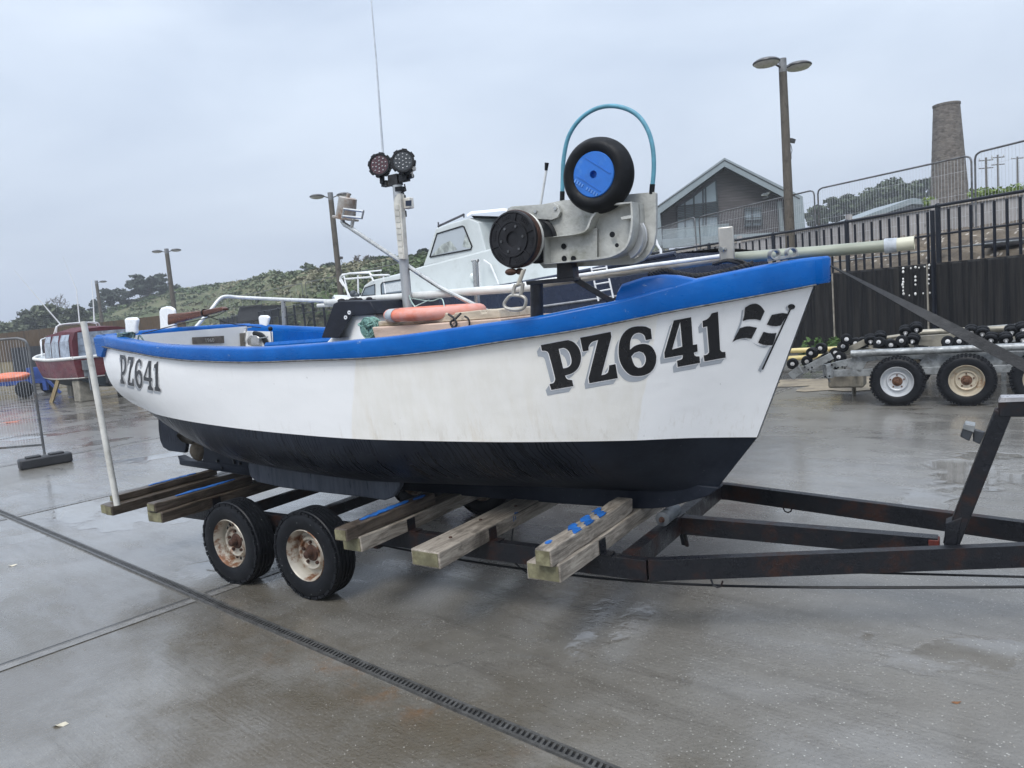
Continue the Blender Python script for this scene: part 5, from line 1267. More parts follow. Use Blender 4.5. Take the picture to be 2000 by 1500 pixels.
for k in range(41):
    f = k/40; rr = rb_*1.03+(rt_-rb_*1.03)*f**.9; c0 = cb_.lerp(ct_, f)
    rows.append([c0+Vector((math.cos(a)*rr*(1+random.uniform(-.008,.008)), math.sin(a)*rr, 0)) for a in np.linspace(0,2*math.pi,40,endpoint=False)])
for e in (.82,.8): rows.append([ct_+Vector((math.cos(a)*rt_*e, math.sin(a)*rt_*e, -.0 if e > .81 else -1.)) for a in np.linspace(0,2*math.pi,40,endpoint=False)])
m.grid(rows, True); m.build('stack', STONE, ch, smooth=40)
m = MB(); m.lathe([(-.0,rt_*1.0),(-.02,rt_*1.05),(.10,rt_*1.05),(.12,rt_*.8)], ct_, (0,0,1), 40); m.build('stack_rim', STONE, ch)
# low house roof by the trees
YH = 66.
hs = thing('metal_roofed_house', at(1750,410,YH), 'long low house with a grey metal roof, left of the stone chimney', 'house')
m = MB(); P_ = [at(q[0],q[1],YH) for q in ((1655,434),(1783,386.5),(1822,391),(1822,400),(1783,398),(1660,440))]
m.prism(P_, Vector((0,7,0))); m.build('roof', M('pale grey roof', (.21,.25,.27), .5, 0, .1, 2), hs, smooth=0)
m = MB(); m.prism([at(q[0],q[1],YH+.4) for q in ((1655,436),(1783,392),(1820,396),(1820,440),(1655,460))], Vector((0,6,0))); m.build('wall', M('grey boarding', (.13,.14,.15), .7, 0, .3, 3), hs, smooth=0)
# utility poles
for k, (q, lo, lab) in enumerate((((1921,308),(1927,385),'left distant wooden utility pole behind the fence at far right'), ((1941,303),(1950,385),'tallest of the distant utility poles behind the fence at far right'), ((1986,306),(1988,380),'distant T-topped utility pole nearest the right edge'))):
    Y = 95+8*k; a, b = at(*lo, Y), at(*q, Y); b.x, b.y = a.x, a.y
    up = thing('utility_pole', a, lab, 'utility pole', 'utility poles beyond the fence')
    m = MB(); m.tube([a-Vector((0,0,3)), b], [.17,.12], 8); m.build('pole', POLEW, up)
    m = MB()
    for dz in ((.35,1.3) if k < 2 else (.25,)): m.bar(b+Vector((-.9,0,-dz)), b+Vector((.9,0,-dz)), .1, .12)
    m.build('crossarm', POLEW, up)
    for sx_ in (-.8, .8):
        m = MB(); m.lathe([(0,.05),(.1,.07),(.2,.03)], b+Vector((sx_,0,-.25)), (0,0,1), 8); m.build('insulator', DIFF, up)
# ================================================================== OTHER BOATS
def loft_hull(L, secs, n=40, m_=14, full=.9):
    """secs: (x fraction, half breadth at deck, deck z, half breadth at chine, chine z, keel z) ; returns deck edge, side rows, bottom rows (local x fwd, y port)"""
    xs = [s[0] for s in secs]; out = []
    for i in range(n+1):
        f = i/n; v = [float(pchip(xs, [s[k] for s in secs], np.array([f]))[0]) for k in range(1, 6)]; out.append((f*L, *v))
    return out
def hull_parts(root, fr, L, secs, side_mat, bot_mat, rake=.5, names=('hull','hull_bottom')):
    st = loft_hull(L, secs); zmax = max(s[2] for s in st)
    def xx(x, z, f): return x+rake*max(0, (f-.75)/.25)*(z-secs[-1][2])
    rs, rb = [], []
    for (x, bd, zd, bc, zc_, zk) in st:
        f = x/L; rs.append([]); rb.append([])
        for k in range(9):
            e = k/8; z = zc_+(zd-zc_)*e; rs[-1].append(Vector((xx(x,z,f), -(bc+(bd-bc)*e**.75), z)))
        for k in range(7):
            e = k/6; z = zk+(zc_-zk)*e**1.3; rb[-1].append(Vector((xx(x,z,f), -bc*e, z)))
    mir = lambda rows: [[Vector((p.x,-p.y,p.z)) for p in r] for r in rows]
    m = MB(); m.grid(rs); m.grid(mir(rs)); m.grid([rs[0], mir(rs)[0]]); h = m.build(names[0], side_mat, root, fr, smooth=50)
    m = MB(); m.grid(rb); m.grid(mir(rb)); m.grid([rb[0], mir(rb)[0]]); b = m.build(names[1], bot_mat, root, fr, smooth=50)
    return st, rs, mir(rs), h
# ---- white cabin cruiser with a navy hull behind the fishing boat
sS = at(1303,497,8.6); bw = at(652,574,16.2); d0 = Vector((bw.x-sS.x, bw.y-sS.y, 0)); d0.normalize(); n0 = Vector((d0.y, -d0.x, 0))
if n0.y < 0: n0 = -n0
sC = sS+n0*1.05; dC = Vector((bw.x-sC.x, bw.y-sC.y, 0)); LC = dC.length; dC.normalize(); nC = Vector((dC.y,-dC.x,0)); nC = nC if nC.y > 0 else -nC
frC = Matrix.Translation((sC.x, sC.y, 0)) @ Matrix.Rotation(math.atan2(dC.y, dC.x), 4, 'Z')
cru = thing('cabin_cruiser', (sC+dC*LC*.45)*1., 'white cabin cruiser with a navy hull and trapezoid wheelhouse window, behind the fishing boat', 'boat')
cru.location.z = 0; WORLD[cru.name] = Matrix.Translation(cru.location)
zs, zb_ = sS.z, bw.z
stC, rsC, rpC, hC = hull_parts(cru, frC, LC, [(0,1.05,zs,.95,1.15,.72),(.3,1.22,zs-.15,1.08,1.12,.6),(.6,1.18,zs-.19,.95,1.15,.58),(.85,.75,zb_-.2,.45,1.25,.66),(1,.03,zb_-.08,.02,1.45,1.0)], NAVY, M('dull red bottom paint', (.10,.03,.028), .7, 0, .3, 4), .55)
m = MB()
for rws in (rsC, rpC):
    m.tube([r[-1]+Vector((0,0,-.0)) for r in rws], .028, 8)
m.build('toe_rail', NAVY, cru, frC)
m = MB(); m.tube([r[5].lerp(r[6],.2)+Vector((0,-.012,0)) for r in rsC[1:38]], .014, 6); m.tube([r[5].lerp(r[6],.2)+Vector((0,.012,0)) for r in rpC[1:38]], .014, 6); m.build('rubbing_band', M('grey rubbing band', (.33,.34,.36), .4), cru, frC)
m = MB(); m.grid([[a[-1], a[-1].lerp(b[-1],.5)+Vector((0,0,.06)), b[-1]] for a, b in zip(rsC, rpC)]); m.build('deck', GEL, cru, frC)
PCR = sC-nC*.70                                      # upright plane of the cabin side
cp = lambda px, py, off=0.: onpl(px, py, PCR, dC, off)
def slab(px, off, th, name, mat, par=cru, bev=.0, smooth=0):
    pts = [cp(*q, off) for q in px]; m = MB(); m.prism(pts, nC*th); return m.build(name, mat, par, bevel=bev, smooth=smooth)
GELS = M('grey-white cabin paint', (.56,.60,.60), .4, 0, .05, 2, second=(.47,.50,.49), sc=2.5, st=(.5,.75))
slab([(700,600),(702,581),(711,557),(724,547.5),(779,534),(826,519),(846,514),(948,488),(985,478),(1060,500),(1122,527),(1122,560),(900,600)], 0, 1.36, 'cabin', GELS, bev=.03)
wh = slab([(826,520),(834,498),(851,446),(877,436.5),(915,426),(934,434),(949,490),(948,494)], .02, 1.32, 'wheelhouse', GELS, bev=.02)
slab([(706,578),(713,562),(732,555.5),(732.5,576)], -.006, .01, 'window', GLASS); 
slab([(745,575),(744,556),(747,552),(790,545),(794,548),(794,571)], -.006, .01, 'window', GLASS)
wq = [(839.5,502),(853.5,456.5),(903,441.5),(906,443),(921.5,481),(919.5,487)]
wn = slab(wq, .014, .01, 'window', NT('sky-filled window glass').set((.40,.44,.47), .08, 0, spec=.7))  # sky seen through the wheelhouse is painted into the pane colour
def frame_loop(px, off, r, par):
    pts = [cp(*q, off) for q in px]; m = MB(); m.tube(pts+[pts[0]], r, 6, False); m.build('window_frame', BLACK, par)
frame_loop(wq, .01, .012, wn)
frame_loop([(706,578),(713,562),(732,555.5),(732.5,576)], -.008, .009, cru); frame_loop([(745,575),(744,556),(747,552),(790,545),(794,548),(794,571)], -.008, .011, cru)
slab([(843,500),(862,478),(880,470),(893,488)], .0135, .006, 'window_haze', M('pale things in the cabin', (.35,.38,.36), .5, 0, .4, 9), wn)
slab([(903,482),(909,456),(920,481),(918,485)], .0135, .006, 'window_haze', M('pale things in the cabin', (.3,.3,.3)), wn)
slab([(751,572),(750,556),(786,549),(787,567)], -.0075, .005, 'curtain', M('white curtain', (.5,.53,.55), .8, 0, .12, 40), cru)
m = MB(); m.tube([cp(856,442,.2), cp(906,419,.2)], .02, 8); m.tube([cp(857,446,.2), cp(856,434,.2)], .014, 6); m.tube([cp(906,425,.2), cp(906,418,.2)], .014, 6); m.build('grab_rail', M('dark tube', (.09,.09,.1), .35, .5), cru)
rows = []
for o_ in (0.02,.5,1.0,1.30):
    rows.append([cp(q[0], q[1], o_)+Vector((0,0,.05*math.sin(o_*2.2))) for q in ((912,424),(921,418),(945,416),(985,412),(1010,418),(1040,470))])
m = MB(); m.grid(rows); m.build('canopy_cover', M('white tarpaulin', (.66,.68,.70), .5, 0, .06, 6, bump=.4, bs=5), cru, smooth=60)
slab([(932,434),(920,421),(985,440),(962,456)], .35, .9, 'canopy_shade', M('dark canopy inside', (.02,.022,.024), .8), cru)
m = MB(); C_ = lambda *a: [cp(*q) for q in a]
WT = M('white painted tube', (.70,.71,.72), .35, 0, .06, 8)
for pts in (C_((665,541),(668,538),(682,534),(722,533),(726,538),(760,537)), C_((684,581),(666,544),(672,539),(681,582)), C_((674,545),(726,541)), C_((699,538),(700,582)), C_((722,533),(730,550)), C_((749,540),(754,575)), [cp(665,541,.02), cp(664,548,.0), cp(671,558,0)]):
    m.tube(pts, .017, 8)
m.tube([cp(668,536,1.2), cp(745,528,1.4)], .016, 8); m.build('pulpit_rail', WT, cru)
m = MB()
for a, b in (((1155,523),(1169,588)), ((1184,519),(1198,582))): m.tube([cp(*a,-.62), cp(*b,-.62)], .011, 8)
for f in (.06,.28,.5,.72): m.tube([cp(1155+14*f,523+65*f,-.62), cp(1184+14*f,519+63*f,-.62)], .010, 6)
m.build('boarding_ladder', WT, cru)
for ps, o_, r_ in (([(1281,468),(1284,478),(1290,487),(1294,517)],-.3,.015), ([(945,508),(958,517),(972,549),(975,560)],-.1,.014), ([(936,508),(937,560)],-.1,.012)):
    m = MB(); m.tube([cp(*q, o_) for q in ps], r_, 8); m.build('hand_rail', WT, cru)
m = MB(); m.sphere(cp(923,541,-.02), .05, 10, 8, (1,1,1.3)); m.build('cabin_lamp', GEL, cru)
m = MB(); m.sphere(cp(690,574,-.1), .07, 10, 8); m.sphere(cp(697,577,-.1), .05, 10, 8); m.build('anchor_gear', M('dark gear', (.05,.06,.07), .5), cru)
for k, (f, y_) in enumerate(((.1,0),(.4,0),(.7,0))):
    m = MB(); m.box((LC*f,0,.30), (.5,.4,.60)); tag(m.build('timber_block', W1, None, frC, bevel=.02), ('timber block under the stern of the white cabin cruiser','timber block under the middle of the white cabin cruiser','timber block under the bow of the white cabin cruiser')[k], 'block', 'blocks under the cabin cruiser')
for k, (f, s_) in enumerate(((.25,-1),(.25,1),(.65,-1),(.65,1))):
    m = MB(); m.tube([(LC*f,s_*1.5,0),(LC*f,s_*1.0,1.12)], .05, 8); m.box((LC*f,s_*1.5,.03), (.25,.25,.06)); m.build('prop', W1, cru, frC)

# ---- red boat on blocks at the left
p0 = at(143,701,22.5); pb = at(69,705,26.3); dR = Vector((pb.x-p0.x, pb.y-p0.y, 0)); 
dR.normalize(); dR = (Matrix.Rotation(R(5),3,'Z') @ dR); nR = Vector((-dR.y, dR.x, 0))      # nR to port
sR = p0-nR*.95; LR = 5.2
frR = Matrix.Translation((sR.x, sR.y, 0)) @ Matrix.Rotation(math.atan2(dR.y, dR.x), 4, 'Z')
red = thing('red_boat', (sR.x+dR.x*2, sR.y+dR.y*2, 0), 'maroon cabin boat with a maroon canvas canopy, standing on concrete blocks at the left', 'boat')
REDP = M('faded maroon paint', (.10,.008,.016), .35, 0, .3, 2, second=(.15,.05,.045), sc=1.6, st=(.42,.7), stretch=(1,1,2))
zd = p0.z
stR, rsR, rpR, hR = hull_parts(red, frR, LR, [(0,.95,zd,.88,.72,.38),(.35,1.05,zd-.02,.96,.70,.36),(.65,1.0,zd+.03,.82,.74,.36),(.87,.62,zd+.10,.40,.84,.42),(1,.05,zd+.16,.03,1.0,.66)], REDP, M('dark bottom paint', (.02,.028,.034), .6, 0, .3, 5), .5)
m = MB()
for rws in (rsR, rpR): m.tube([r[-1]+Vector((0,0,.02)) for r in rws], .05, 10)
m.tube([rsR[0][-1]+Vector((0,0,.02)), rpR[0][-1]+Vector((0,0,.02))], .045, 8); m.build('gunwale', M('worn white fender', (.66,.66,.64), .5, 0, .1, 8), red, frR)
m = MB()
for rws in (rsR, rpR): m.tube([r[0]+Vector((0,0,.03)) for r in rws], .02, 6)
m.tube([rsR[0][0]+Vector((0,0,.03)), rpR[0][0]+Vector((0,0,.03))], .02, 6); m.build('boot_stripe', M('pale boot stripe', (.45,.46,.42), .6), red, frR)
m = MB(); m.grid([[a[-1], b[-1]] for a, b in zip(rsR, rpR)]); m.build('deck', M('grey deck', (.33,.36,.37), .6), red, frR)
CANV = M('maroon canvas', (.075,.008,.016), .7, 0, .2, 4, bump=.3, bs=10)
def Rl(x, y, z): return Vector((x, y, zd+z))
sec = lambda x, w, h: [Rl(x,-w,0), Rl(x,-w*.98,h*.6), Rl(x,-w*.86,h*.9), Rl(x,-w*.5,h), Rl(x,0,h*1.03), Rl(x,w*.5,h), Rl(x,w*.86,h*.9), Rl(x,w*.98,h*.6), Rl(x,w,0)]
S0, S1, S2 = sec(.05,.92,.88), sec(1.2,.95,.95), sec(2.9,.84,.86)
cy = lambda x: .92+.03*min(x,1.2) if x < 1.2 else .955-.068*(x-1.2)
m = MB(); m.grid([S0,S1,S2]); m.add(S0, [tuple(range(9))]); m.build('canopy', CANV, red, frR, smooth=40)
VIN = M('creased clear vinyl', (.24,.28,.34), .15, 0, .5, 3, bump=.5, bs=7, second=(.36,.40,.46), sc=4)
def vin(quad):
    m = MB(); m.add([Vector(q) for q in quad], [(0,1,2,3)]); m.build('canopy_window', VIN, red, frR, smooth=0)
vin([Rl(.035,.78,.06), Rl(.035,.72,.78), Rl(.035,-.72,.78), Rl(.035,-.78,.06)])
for xa, xb in ((.28,1.05),(1.13,1.95),(2.03,2.80)):
    vin([Rl(xa,cy(xa)+.012,.05), Rl(xa,cy(xa)*.98+.012,.53), Rl(xb,cy(xb)*.98+.012,.53), Rl(xb,cy(xb)+.012,.05)]); vin([Rl(xa+.03,cy(xa)*.98+.010,.535), Rl(xa+.06,cy(xa)*.905+.012,.74), Rl(xb-.06,cy(xb)*.905+.012,.74), Rl(xb-.03,cy(xb)*.98+.010,.535)])
m = MB(); m.grid([[Rl(2.88,-.8,0),Rl(2.88,-.8,.5),Rl(2.92,-.72,.80),Rl(2.92,.72,.80),Rl(2.88,.8,.5),Rl(2.88,.8,0)], [Rl(3.6,-.6,.05),Rl(3.25,-.68,.48),Rl(3.05,-.66,.80),Rl(3.05,.66,.80),Rl(3.25,.68,.48),Rl(3.6,.6,.05)]]); m.build('cabin_front', GEL, red, frR, smooth=30)
m = MB(); m.add([Rl(2.95,.80,.2),Rl(2.98,.76,.68),Rl(3.06,.71,.68),Rl(3.3,.70,.2)], [(0,1,2,3)]); m.build('window', GLASS, red, frR, smooth=0)
m = MB()
for yy in (-.55,.55):
    m.tube(cat_spline([Rl(2.1,yy*1.2,.78), Rl(2.05,yy*1.15,1.02), Rl(2.0,yy*.9,1.1), Rl(2.0,0,1.12)], 5), .025, 8)
m.tube([Rl(2.3,.68,.78), Rl(2.2,.6,1.05), Rl(2.15,.4,1.1), Rl(2.15,-.4,1.1), Rl(2.2,-.6,1.05), Rl(2.3,-.68,.78)], .022, 8); m.build('radar_arch', WT, red, frR)
m = MB(); m.tube([Rl(2.05,.5,1.08), Rl(2.2,.95,1.9), Rl(2.35,1.5,2.9)], [.025,.018,.006], 6); m.tube([Rl(2.05,-.05,1.1), Rl(2.05,-.1,2.2), Rl(2.1,.15,3.3)], [.022,.014,.005], 6); m.tube([Rl(2.05,-.5,1.1), Rl(2.05,-.55,1.7), Rl(2.05,-.6,2.5)], [.025,.018,.008], 6); m.build('aerial', WT, red, frR)
m = MB(); m.tube(cat_spline([Rl(4.1,.55,.1), Rl(4.15,.55,.62), Rl(4.4,.35,.72), Rl(4.8,.0,.78), Rl(4.4,-.35,.72)], 5), .018, 8); m.tube([Rl(3.6,.75,.1), Rl(4.2,.5,.66)], .014, 6); m.build('pulpit_rail', WT, red, frR)
m = MB(); m.box(Rl(-.10,.62,-.22), (.14,.26,.30)); m.tube([Rl(-.08,.62,-.3), Rl(-.12,.62,-1.0)], .02, 6); m.box(Rl(-.05,.62,-.42), (.06,.20,.3)); m.build('motor_bracket', M('grey bracket', (.16,.175,.19), .5), red, frR)
m = MB(); m.bar(Rl(-.03,-.02,-.85), Rl(-.03,-.02,-.5), .03, .3); m.sphere(Rl(-.12,0,-.86), .08, 10, 6); m.build('stern_gear', M('dark stern gear', (.04,.04,.042), .5), red, frR)
text_on('Ko', .36, Rl(-.012,.02,-.36), (0,-1,0), (0,0,1), 'boat_name', M('green sign paint', (.03,.17,.10), .5), red, frR, .35, .008, .006)
text_on('HA', .13, Rl(-.012,-.22,-.52), (0,-1,0), (0,0,1), 'home_port', M('white sign paint', (.7,.7,.7), .5), red, frR, 0, .006, .006)
CB_ = M('stained concrete block', (.22,.205,.17), .85, 0, .3, 5, bump=.4)
for k, (x_, y_, w_, lab) in enumerate(((.5,.62,.55,'tall concrete block stack under the near corner of the maroon boat'),(.5,-.62,.5,'concrete block under the far stern corner of the maroon boat'),(3.2,0,.45,'concrete block under the bow of the maroon boat'))):
    m = MB(); m.box((x_,y_,.34), (w_,w_*.8,.68 if k < 2 else .62)); tag(m.build('concrete_block', CB_, None, frR, bevel=.03), lab, 'block', 'blocks under the maroon boat')
for k, (a, b, lab) in enumerate((((1.9,1.15,0),(1.7,.9,.74),'slanting timber prop on the bow side of the maroon boat'),((-.05,.45,0),(.02,.5,.74),'upright yellowish timber prop under the transom of the maroon boat'))):
    m = MB(); m.bar(a, b, .10, .10); tag(m.build('timber_prop', wood('yellow timber', (.2,.14,.07), (.38,.30,.17), .8, 2), None, frR), lab, 'prop', 'props of the maroon boat')
# ---- far left: reed fence, board gate, hut, blue trailer with an orange kayak
YR = 41.
t = NT('reed screen')
v = t.mapping(scale=(14,14,.6)); n1 = t.noise(1, 5, .7, v); x, y, z = t.sep()
REED = t.set(t.mix(t.step(n1, .35, .7), (.26,.22,.135), (.11,.095,.065)), .9)
BRB = M('brown board fence', (.10,.068,.040), .8, 0, .4, 2, second=(.042,.032,.024), sc=2, st=(.42,.62), stretch=(3,3,.25))
rf = thing('reed_fence', at(50,745,YR), 'reed and brown board fence at the far left, behind the maroon boat', 'fence')
a, b = gnd(-260,768), gnd(190,742); b = a+(b-a).normalized()*24; fdv = (b-a).normalized()
m = MB(); m.grid([[a.lerp(b,k/30)+Vector((0,0,0)), a.lerp(b,k/30)+Vector((0,0,1.45))] for k in range(31)]); m.build('reed_screen', REED, rf, smooth=0)
m = MB(); nb_ = Vector((fdv.y,-fdv.x,0)); nb_ = -nb_ if nb_.y > 0 else nb_
m.grid([[a.lerp(b,k/30)+Vector((0,0,1.2))+nb_*.03, a.lerp(b,k/30)+Vector((0,0,2.5+.25*k/30))+nb_*.03, a.lerp(b,k/30)+Vector((0,0,2.5+.25*k/30))-nb_*.03] for k in range(31)]); m.build('board_top', BRB, rf, smooth=0)
gt = thing('board_gate', gnd(45,760), 'dark boarded double gate in the reed fence, left of the maroon boat', 'gate')
for k in range(2):
    g1, g2 = onpl(27+19*k,720,a+nb_*.2,fdv), onpl(45+19*k,720,a+nb_*.2,fdv); m = MB(); m.bar(Vector((g1.x,g1.y,.9)), Vector((g2.x-.03,g2.y,.9)), .06, 1.9); m.build('gate_leaf', M('dark gate boards', (.016,.019,.024), .7, 0, .4, 2, stretch=(3,3,.3)), gt, smooth=0)
m = MB(); g1, g2 = onpl(62,712,a+nb_*.2,fdv), onpl(100,708,a+nb_*.2,fdv); m.bar(Vector((g1.x,g1.y,1.1)), Vector((g2.x,g2.y,1.1)), .05, 1.5); m.build('gate_side_panel', M('dark gate boards', (.02,.02,.02)), gt, smooth=0)
ht = thing('hut', at(10,720,43), 'low brown hut with a thin blue roof edge at the far left', 'hut')
m = MB(); q = [at(-120,664,42.5), at(38,655,42.5)]; m.bar(q[0], q[1], .3, .16); m.build('roof', M('blue-grey roof', (.08,.11,.17), .5), ht)
m = MB(); m.prism([q[0]-Vector((0,0,.08)), q[1]-Vector((0.2,0,.08)), Vector((q[1].x-.2,q[1].y,0)), Vector((q[0].x,q[0].y,0))], Vector((0,3,0))); m.build('wall', BRB, ht, smooth=0)
m = MB(); p = at(81,650,42); m.box(p, (.16,.16,.16)); m.bar(at(60,654,42), at(80,651,42), .08, .08); tag(m.build('security_camera', WHITE), 'small white box camera on the brown fence at the far left', 'camera')
bt_ = thing('blue_trailer', gnd(60,772), 'blue flat trailer at the far left with an orange kayak on it', 'trailer')
BLT = M('blue trailer paint', (.012,.045,.20), .5, 0, .3, 4); tb = gnd(92,772); td = (gnd(-120,790)-tb).normalized(); tn_ = Vector((td.y,-td.x,0)); tn_ = tn_ if tn_.y > 0 else -tn_
m = MB()
for o_ in (0,1.5): m.bar(tb+tn_*o_+Vector((0,0,.55)), tb+td*5+tn_*o_+Vector((0,0,.55)), .1, .14)
for s_ in (0.2,1.4,2.6,3.8,4.8): m.bar(tb+td*s_+Vector((0,0,.5)), tb+td*s_+tn_*1.5+Vector((0,0,.5)), .08, .1)
m.bar(tb+Vector((0,0,.2)), tb+Vector((0,0,1.25)), .14, .14); m.bar(tb+tn_*1.5+Vector((0,0,.2)), tb+tn_*1.5+Vector((0,0,1.2)), .14, .14); m.box(tb+td*.4+tn_*.7+Vector((0,0,.8)), (1.0,.5,.5)); m.bar(tb+td*-.5+Vector((0,0,.05)), tb+td*.1+Vector((0,0,.8)), .08, .08)
m.build('trailer_frame', BLT, bt_)
for o_, s_ in ((0,.7),(1.5,.7)):
    m = MB(); m.lathe([(-.09,.15),(-.09,.27),(-.07,.30),(.07,.30),(.09,.27),(.09,.15),(.07,.0)], tb+td*s_+tn_*(o_-.15)+Vector((0,0,.30)), tn_, 24); m.build('wheel', RUBBER, bt_)
m = MB(); k0, k1 = tb+td*.75+tn_*.5, tb+td*2.45+tn_*.5; rows = []
for k in range(17):
    f = k/16; w_ = .30*math.sin(math.pi*min(1,max(0,f)))**.5+.01; c0 = k0.lerp(k1,f)+Vector((0,0,.74+.08*abs(2*f-1)**3))
    rows.append([c0+tn_*(w_*math.cos(a_))+Vector((0,0,.22*math.sin(a_)*min(1,w_*3))) for a_ in np.linspace(0,2*math.pi,14,endpoint=False)])
m.grid(rows, True); tag(m.build('kayak', M('orange kayak plastic', (.60,.15,.07), .45, 0, .15, 3)), 'orange upturned kayak on the blue trailer at the far left', 'kayak')
m = MB(); wb = at(-20,735,30); rows = []
for k in range(9):
    f = k/8; c0 = Vector((wb.x-3+3.6*f, wb.y-.2, 0)); w_ = .9*(1-f**3)+.02; rows.append([c0+Vector((0,w_*e,1.25+.25*f+.15*abs(e))) for e in (-1,-.5,0,.5,1)]+[c0+Vector((-.2*f,w_*.6*e,.62+.25*f)) for e in (1,0,-1)])
m.grid(rows, True); m.f += [tuple(range(8)), tuple(64+k for k in range(8))]
m.prism([Vector((wb.x-2.6,wb.y+.5,1.4)), Vector((wb.x-.2,wb.y+.5,1.5)), Vector((wb.x-.6,wb.y+.5,2.1)), Vector((wb.x-2.4,wb.y+.5,2.2))], (0,-1.0,0))
tag(m.build('white_boat', GEL, smooth=30), 'white boat bow just entering the picture at the far left edge', 'boat')
tr2 = thing('dark_trailer', gnd(-30,790), 'dark flat boat trailer under the white boat at the far left edge', 'trailer')
m = MB(); c0 = Vector((wb.x-1.2, wb.y, 0))
for o_ in (-.5,.5): m.bar(c0+Vector((-2.5,o_,.5)), c0+Vector((2.6,o_,.5)), .09, .12)
for s_ in (-2,-.8,.6,2): m.bar(c0+Vector((s_,-.7,.5)), c0+Vector((s_,.7,.5)), .08, .1)
m.build('trailer_frame', BLACK, tr2)
for o_ in (-.75,.75):
    m = MB(); m.lathe([(-.08,.0),(-.08,.26),(.08,.26),(.08,0)], c0+Vector((-.6,o_,.27)), (0,1,0), 20); m.build('wheel', RUBBER, tr2)

# ================================================================== GALVANISED TRAILERS AT THE RIGHT
g1, g2 = gnd(1753,793), gnd(1890,793); gd = (g2-g1).normalized(); gn = Vector((-gd.y, gd.x, 0)); gn = gn if gn.y > 0 else -gn
GP = lambda px, py, off=0.: onpl(px, py, g1, gd, off)
ga = thing('roller_trailer', (g1+g2)/2+gn*.8, 'front galvanised roller trailer with big black off-road tyres, near the right edge', 'trailer', 'stacked roller trailers')
RIMW = M('clean pale rim', (.5,.52,.54), .4, .2, .06, 5); RIMR = M('rust-streaked cream rim', (.46,.41,.32), .5, .2, .12, 5, second=(.22,.11,.04), sc=5, st=(.5,.68)); HUBR = M('rusty hub', (.12,.06,.035), .7, .3, .4, 25, bump=.3)
gs = (g2-g1).length
for k in range(3):
    c0 = g1+gd*(gs*k*.99)+gn*.11+Vector((0,0,.335))
    wheel('wheel', .338, .23, .205, ga, c0, Matrix(), -gn, False, RIMW if k == 0 else RIMR, 22, HUBR, .010)
    wheel('wheel', .338, .23, .205, ga, c0+gn*1.75, Matrix(), gn, False, RIMR, 22, HUBR, .010)
m = MB()
m.tube([GP(1662,691,.15), GP(2110,672,.15)], .05, 14); 
def ch_(a, b, off, w=.06, h=.11): m.bar(GP(*a,off), GP(*b,off), w, h)
ch_((1625,729),(2110,716),.22,.06,.10); ch_((1625,731),(2110,700),1.55,.06,.10); ch_((1549,733),(1625,695),.1,.06,.10); ch_((1585,722),(1665,706),.3,.05,.08); ch_((1633,712),(1712,697),.25,.05,.09); ch_((1712,697),(2100,690),.3,.05,.09)
ch_((1545,735),(1565,720),.1,.1,.12)
for q in ((1615,738),): m.bar(GP(1616,712,.12), GP(1618,738,.12), .09, .14); m.bar(GP(1617,738,.12), GP(1621,746,.12), .02, .02)
m.bar(GP(1680,700,.2), GP(1668,722,.2), .02, .2); m.bar(GP(1835,693,.25), GP(1815,722,.25), .02, .3); m.bar(GP(1950,690,.25), GP(1935,712,.25), .02, .2)
for s_ in (-.6,0.02,.4,gs*.5,gs,gs*1.6,gs*2.2): m.bar(g1+gd*s_+gn*.2+Vector((0,0,.46)), g1+gd*s_+gn*1.6+Vector((0,0,.46)), .06, .08)
for k in range(3): m.bar(g1+gd*(gs*k*.99)+gn*.2+Vector((0,0,.335)), g1+gd*(gs*k*.99)+gn*1.8+Vector((0,0,.335)), .06, .06)
m.build('trailer_frame', GALV, ga, bevel=.004)
for q in ((1573,716),(1580,721),(1586,726),(1587,717),(1619,706),(1626,712),(1632,717),(1638,717),(1646,716),(1651,718),(1613,735),(1617,737),(1621,734)):
    m = MB(); m.lathe([(0,.0),(0,.014),(.004,.012),(.004,0)], GP(*q,.10)-gn*.05, -gn, 8); m.build('bolt_hole', BLACK, ga)
m = MB(); m.box(GP(1655,742,1.0), (.5,.4,.2), Matrix.Rotation(math.atan2(gd.y,gd.x),3,'Z')); tag(m.build('stone_block', CB_, bevel=.03), 'stained stone block holding up the left end of the roller trailers', 'block')
gb = thing('roller_trailer', (g1+g2)/2+gn*1.9, 'second galvanised roller trailer, lying behind the one with the big tyres', 'trailer', 'stacked roller trailers')
m = MB()
m.tube([GP(1800,649,1.2), GP(2110,634,1.2)], .042, 12); m.tube([GP(1640,673,1.1), GP(1800,650,1.1)], .03, 8)
for a_, b_2, o_ in (((1795,662),(1870,657),1.0),((1795,668),(1840,672),1.0),((1660,681),(1745,690),1.0),((1700,668),(2110,652),2.1),((1590,716),(1690,668),.8),((1560,728),(1620,690),.7)): m.bar(GP(*a_,o_), GP(*b_2,o_), .05, .09)
for px in (1700,1780,1860,1940,2020): m.bar(GP(px,678,1.0), GP(px+2,676,2.2), .05, .07)
for px in (1665,1775,1905,2050): m.bar(Vector((GP(px,690,1.1).x, GP(px,690,1.1).y, 0)), GP(px,664,1.1), .05, .05)
m.build('trailer_frame', M('tan galvanised tube', (.30,.28,.23), .5, .35, .2, 6, second=(.22,.22,.22), sc=4), gb, bevel=.003)
